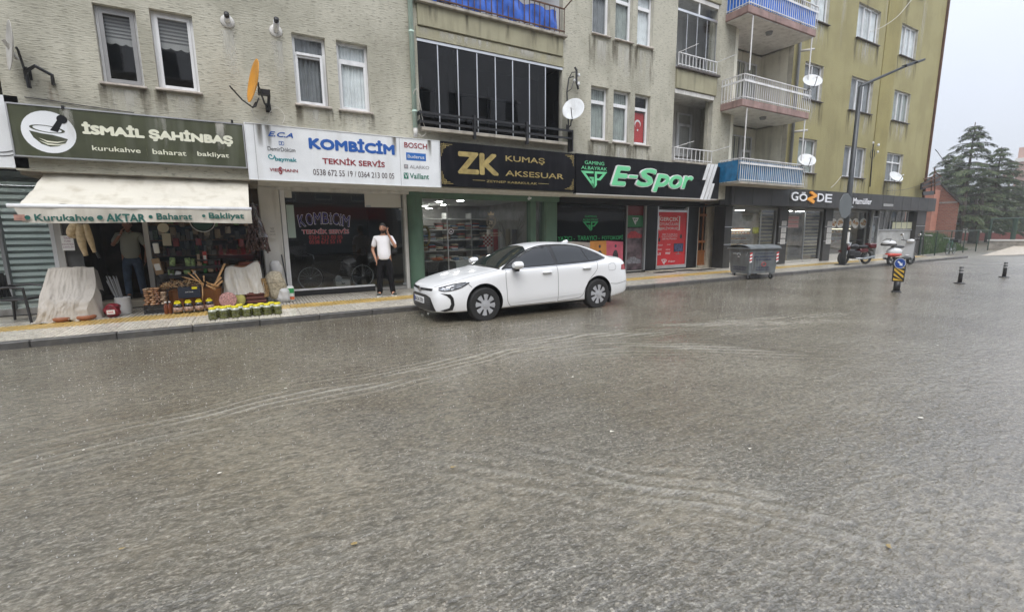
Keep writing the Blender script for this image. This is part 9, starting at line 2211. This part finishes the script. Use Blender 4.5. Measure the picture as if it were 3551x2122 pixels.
# beige ramp pavement
RMP = mat('beige_paving',(.46,.40,.32),.4,var=.12,vs=2,dirt=.3)
r0 = G(*zt(720,1240),.12); r1 = G(*zt(860,1195),.12); r2 = G(*zt(1144,1175),.3); r3 = G(*zt(1144,1210),.25)
q = MB(); q.add([(36.5,9.4,.03),(44.2,10.1,.10),(44.4,9.9,.4),(47.0,3.0,.55),(49,-6,.55),(45,-6,.22),(42.0,3.0,.2),(39.5,7.0,.12)],[(0,1,2,7),(7,2,3,6),(6,3,4,5)],RMP); rp = q.build('ramp_pavement', None,fix=False); tag(rp,kind='structure')
# cedars
NEED = [mat('cedar_needles_%d'%i,c_,.8) for i,c_ in enumerate([(.055,.085,.035),(.08,.11,.045),(.036,.058,.025),(.11,.135,.055)])]
BARK = mat('cedar_bark',(.07,.055,.045),.9,var=.3)
def cedar(lab,x,y,H,R,seed,trunk=.2,clear=.22,droop=.25,dens=1.0):
    rnd = random.Random(seed); t = thing('cedar_tree',lab,'tree',(x,y,.2),group=None)
    q = MB(); q.tube([(x,y,.0),(x+.05,y,H*.5),(x,y,H*.99)],[trunk,trunk*.6,.03],8,BARK); br_ = MB(); cr = MB()
    q.build('trunk',t, True)
    z = H*clear; vs = {i:([],[]) for i in range(4)}
    while z<H*.985:
        f = (z-H*clear)/(H*(1-clear)); r = R*(1-f)**.85*rnd.uniform(.72,1.12)+.35; n = rnd.randint(4,6); a0 = rnd.random()*6.28
        for i in range(n):
            a = a0+6.283*i/n+rnd.uniform(-.25,.25); rr = r*rnd.uniform(.7,1.12); up = .12*rr if f>.6 else .02*rr
            pts = [Vector((x,y,z))]; m_ = 6
            for s in range(1,m_+1):
                u = s/m_; pts.append(Vector((x+math.cos(a)*rr*u,y+math.sin(a)*rr*u,z+up*math.sin(u*2.2)-droop*rr*u*u)))
            br_.tube(pts,[.05*(1-f)+.015]+[.03*(1-s/m_)+.008 for s in range(1,m_+1)],4,BARK)
            k = int((40+110*rr)*dens*(.5 if f>.62 else 1))
            for _ in range(k):
                u = rnd.random()**.65; i0 = min(int(u*m_),m_-1); p = pts[i0].lerp(pts[i0+1],u*m_-i0)
                sp = (.10+.30*rr*.35*math.sin(math.pi*min(1,u+.12))); side = rnd.gauss(0,1)*sp*.8
                c = p+Vector((-math.sin(a)*side,math.cos(a)*side,-abs(rnd.gauss(0,.10))-.3*abs(side)))
                d = Vector((math.cos(a)+rnd.uniform(-.5,.5),math.sin(a)+rnd.uniform(-.5,.5),-.55+rnd.uniform(-.4,.35))).normalized(); L = rnd.uniform(.14,.30); w_ = Vector((-d.y,d.x,rnd.uniform(-.5,.5))).normalized()*rnd.uniform(.03,.06)
                g = rnd.randrange(4); V,F = vs[g]; o_ = len(V); V+=[c-w_*.6,c+w_*.6,c+d*L+w_*.1,c+d*L-w_*.1,c+d*L*.5+Vector((0,0,-.10))]; F+=[(o_,o_+1,o_+2,o_+3),(o_,o_+1,o_+4)]
        z+=(.42+.38*(1-f))*rnd.uniform(.7,1.3)
    br_.build('branches',t)
    for g in range(4):cr.add(vs[g][0],vs[g][1],NEED[g])
    cr.build('crown',t,fix=False)
def tree_at(px,Xd):d = ray(px,880); return d.y/d.x*Xd
T = lambda zx,X:(X,at_x(zt(zx,1000),X)[1])
zz_top = lambda p,X:at_x(zt(*p),X)[2]
x,y = T(640,56); cedar('tallest cedar with drooping tiers behind the brick house',x,y,zz_top((618,182),x),4.3,3,.22,.20)
x,y = T(870,60); cedar('second cedar, shorter with a narrow tip, right of the tallest one',x,y,zz_top((882,368),x),3.3,8,.24,.24)
x,y = T(470,64); cedar('cedar with a broad top seen above the brick house roof',x,y,zz_top((440,420),x),3.6,15,.2,.25)
x,y = T(970,70); cedar('cedar behind the second one, pale in the rain',x,y,zz_top((960,480),x),3.3,21,.2,.25)
x,y = T(1080,82); cedar('rounded dark conifer at the right behind the mesh fence',x,y,zz_top((1100,640),x),4.2,33,.2,.08,dens=1.2)
x,y = T(1180,86); cedar('rightmost dark conifer cut by the frame edge',x,y,zz_top((1180,600),x),4.6,41,.2,.08,dens=1.2)
x,y = T(760,62); cedar('short cedar filling the gap between the two tall ones',x,y,zz_top((760,560),x),3.0,52,.2,.28)
x,y = T(560,78); cedar('tall cedar behind the tallest one, faint in the rain',x,y,zz_top((560,470),x),4.6,61,.2,.12,dens=.8)
x,y = T(830,84); cedar('broad conifer behind the two tall cedars, faint in the rain',x,y,zz_top((820,560),x),5.2,67,.2,.08,dens=.8)
for i,(zx,X) in enumerate(((648,55),(735,57),(780,56),(618,58))):
    x,y = T(zx,X); o = MB().tube([(x,y,0),(x+.05,y,3.2),(x+.1,y+.05,4.6)],[.2 if i else .12,.16,.1],8,BARK).build('tree_trunk', None, True); tag(o,['slim bare trunk left of the thick ones under the cedars','bare trunk in front of the red wall, left of the darkest','thick dark trunk in front of the red wall','bare trunk at the edge of the brick house'][i],'tree')
# far apartment tower
PKB = mat('salmon_render',(.48,.30,.24),.8); CRB = mat('cream_render',(.62,.60,.56),.8); WG = mat('far_window_glass',(.12,.15,.18),.2)
ft = thing('apartment_building','distant salmon and white apartment tower fading in the rain at the far right','building',(150,25,0)); XF = 150
ya = at_x(zt(1070,600),XF)[1]; ztop = at_x(zt(1100,372),XF)[2]
MB().box(XF,XF+14,ya-22,ya,-1,ztop,PKB).build('wall',ft)
fl = int(ztop/3)
for k in range(fl):
    z = ztop-3*(k+1)+.35
    s = MB().box(XF-1.4,XF,ya-14,ya+(1.6 if k else 0),z-.55,z+.25,CRB if k%2==0 else PKB).build('balcony_band',ft)
    for j in range(5):
        y = ya-1.6-j*2.9; w_ = MB().box(XF-.08,XF-.01,y-1.9,y,z+.45,z+2.2,WHITE).build('window',ft)
        MB().box(XF-.12,XF-.085,y-1.75,y-1.0,z+.6,z+2.05,WG).box(XF-.12,XF-.085,y-.9,y-.15,z+.6,z+2.05,WG).build('pane',w_)
# low distant blocks closing the horizon
for i,(X,y0,y1,h,c_,lab) in enumerate(((110,24,40,7.0,(.45,.42,.38),'pale low apartment block far behind the cedars'),(130,-60,8,6.0,(.42,.40,.38),'long pale block far down the street outside the right edge'),(120,42,70,10,(.4,.36,.33),'grey block far behind the brick house'))):
    t = thing('apartment_building',lab,'building',(X,y0,0)); MB().box(X,X+12,y0,y1,-1,h,mat('far_render_%d'%i,c_,.8)).build('wall',t)
    k = 0
    while y0+2+k*4<y1:
        for z in range(1,int(h/3)+1):MB().box(X-.05,X-.01,y0+1+k*4,y0+2.6+k*4,z*3-1.8,z*3-.4,WG).build('window',t)
        k+=1
# advertising boards on the corner, seen from the back
ab = thing('billboard_frame','dark steel frame of slanted advertising boards on the corner of the mustard building','billboard',(33.8,11,3.6))
def pz(p,Y=10.6): return Vector((*[U(*zt(*p),Y)[0]],Y,U(*zt(*p),Y)[1]))
for (a,b_,c_,d_,Y) in (((335,655),(475,590),(485,665),(330,705),10.9),((345,722),(432,712),(430,745),(350,748),10.8)):
    P = [pz(p,Y) for p in (a,b_,c_,d_)]; MB().prism(P,(0,.06,0),BLACKP).build('board',ab)
for (a,b_) in (((345,660),(480,600)),((340,690),(480,640)),((437,530),(437,740)),((400,640),(445,560)),((410,740),(412,600)),((445,570),(488,600)),((350,620),(430,600))):
    MB().tube([pz(a,10.85),pz(b_,10.85)],.03,6,RUST).build('strut',ab)
MB().tube([Vector((32.9,11.15,3.9)),pz((345,690),10.85)],.035,6,RUST).build('strut',ab)

# ================================================================ THE OTHER SIDE OF THE STREET (seen only as reflections)
OPP = [mat('opposite_render_%d'%i,c_,.8,var=.1) for i,c_ in enumerate([(.30,.27,.24),(.36,.33,.27),(.20,.17,.16),(.33,.31,.30)])]
FR = mat('red_shop_fascia',(.30,.02,.02),.5)
for i,(x0,x1,h) in enumerate(((-26,-12,13),(-11.8,-2,10),(-1.8,9,12.5),(9.2,21,9.5),(21.2,38,8.5))):
    t = thing('apartment_building',['beige building across the street, far left in the reflections','pale building across the street with small windows','dark building across the street with a red shop fascia','light building across the street, fourth of the row','grey building across the street, rightmost of the row'][i],'building',((x0+x1)/2,-9,0))
    MB().box(x0,x1,-20,-9,0,h,OPP[i%4]).build('wall',t)
    for k in range(int((h-3.4)/3)+1):
        x = x0+1.2
        while x<x1-1.6:
            w_ = MB().box(x,x+1.1,-8.98,-8.9,3.9+3*k,5.4+3*k,WHITE).build('window',t); MB().box(x+.08,x+1.02,-8.9,-8.88,4.0+3*k,5.3+3*k,WG).build('pane',w_); x+=2.3
    MB().box(x0+.3,x1-.3,-8.95,-8.8,2.7,3.5,FR if i in (0,2) else WSIGN).build('fascia',t); MB().box(x0+.5,x1-.5,-8.98,-8.93,.3,2.6,WG).build('shop_window',t)
RCAR = mat('red_car_paint',(.38,.02,.025),.25,coat=.6); SCAR = mat('silver_car_paint',(.38,.39,.40),.3,.4,coat=.5); GCAR = mat('grey_car_paint',(.10,.11,.12),.3,coat=.5)
c1_ = make_car('red car parked across the street, mirrored in the heating shop glass',(-.9,-3.8,0),R_(-84),RCAR)
c2_ = make_car('silver car parked across the street, mirrored in the shop glass',(1.6,-4.6,0),R_(-80),SCAR); c3_ = make_car('dark grey car parked across the street, mirrored near the man',(6.4,-4.4,0),R_(-75),GCAR)

# ================================================================ RAIN ON THE WATER
DROP = mat('rain_splash_water',(.42,.41,.38),.12,spec=.6)
q = MB(); rnd = random.Random(77); N = 9000; V = []; F = []
for i in range(N):
    # denser near the camera in number, spread over the flooded road
    y = .9+8.2*rnd.random()**.8; x = rnd.uniform(-5-.0*y,6+3.0*y)
    if 2.6<x<7.5 and y>7.3: continue
    h = rnd.uniform(.003,.010) if rnd.random()<.9 else rnd.uniform(.01,.02); r = rnd.uniform(.002,.005)*(1+.12*y); o_ = len(V); z = .002
    lx_,ly_ = rnd.uniform(-.35,.35)*h,rnd.uniform(-.35,.35)*h
    V+=[(x-r,y,z),(x+r*.5,y-r*.86,z),(x+r*.5,y+r*.86,z),(x+lx_,y+ly_,z+h)]; F+=[(o_,o_+1,o_+3),(o_+1,o_+2,o_+3),(o_+2,o_,o_+3)]
q.add(V,F,DROP); o = q.build('rain_splashes', None,fix=False); tag(o,'tiny splashes where rain hits the flooded road','rain splashes',kind='stuff')

# leaves and scraps of litter carried by the water, and the dark seam of an old road patch
q = MB(); rnd = random.Random(19); LIT = [mat('wet_leaf',(.30,.22,.09),.5),mat('pale_scrap',(.66,.63,.54),.5),mat('dark_clot',(.10,.094,.08),.7)]
for (px,py,k,s_) in ((3190,1452,1,.028),(1570,1625,0,.02),(420,1910,0,.014),(3250,1200,1,.02),(1230,1890,0,.02),(1985,1310,1,.02),(760,1645,1,.015),(2600,1560,1,.015),(2120,1500,1,.02),(290,1565,1,.012),(3080,1900,0,.02),(990,1350,1,.02)):
    x,y = G(px,py); a = rnd.random()*6.28; P_ = []
    for i in range(7):r = s_*rnd.uniform(.45,1.1)*(1 if i%2 else .7); P_.append((x+r*math.cos(a+i*.9)*1.4,y+r*math.sin(a+i*.9),.012+rnd.uniform(0,.004)))
    q.poly(P_,LIT[k])
o = q.build('litter', None,fix=False); tag(o,'scattered wet leaves and scraps floating on the road','litter',kind='stuff')

# ================================================================ HAZE
hz_ = MB().box(-30,185,-40,75,-2,23,mat('haze_air',(.8,.8,.8))).build('haze'); tag(hz_,kind='stuff')
hm = bpy.data.materials.new('haze_volume'); hm.use_nodes = True; n_ = hm.node_tree; n_.nodes.clear(); oo = n_.nodes.new('ShaderNodeOutputMaterial'); pv = n_.nodes.new('ShaderNodeVolumePrincipled')
pv.inputs['Color'].default_value = (.90,.93,.97,1); pv.inputs['Density'].default_value = HAZE_D; pv.inputs['Anisotropy'].default_value = .2
n_.links.new(pv.outputs[0],oo.inputs['Volume']); hz_.data.materials.clear(); hz_.data.materials.append(hm)
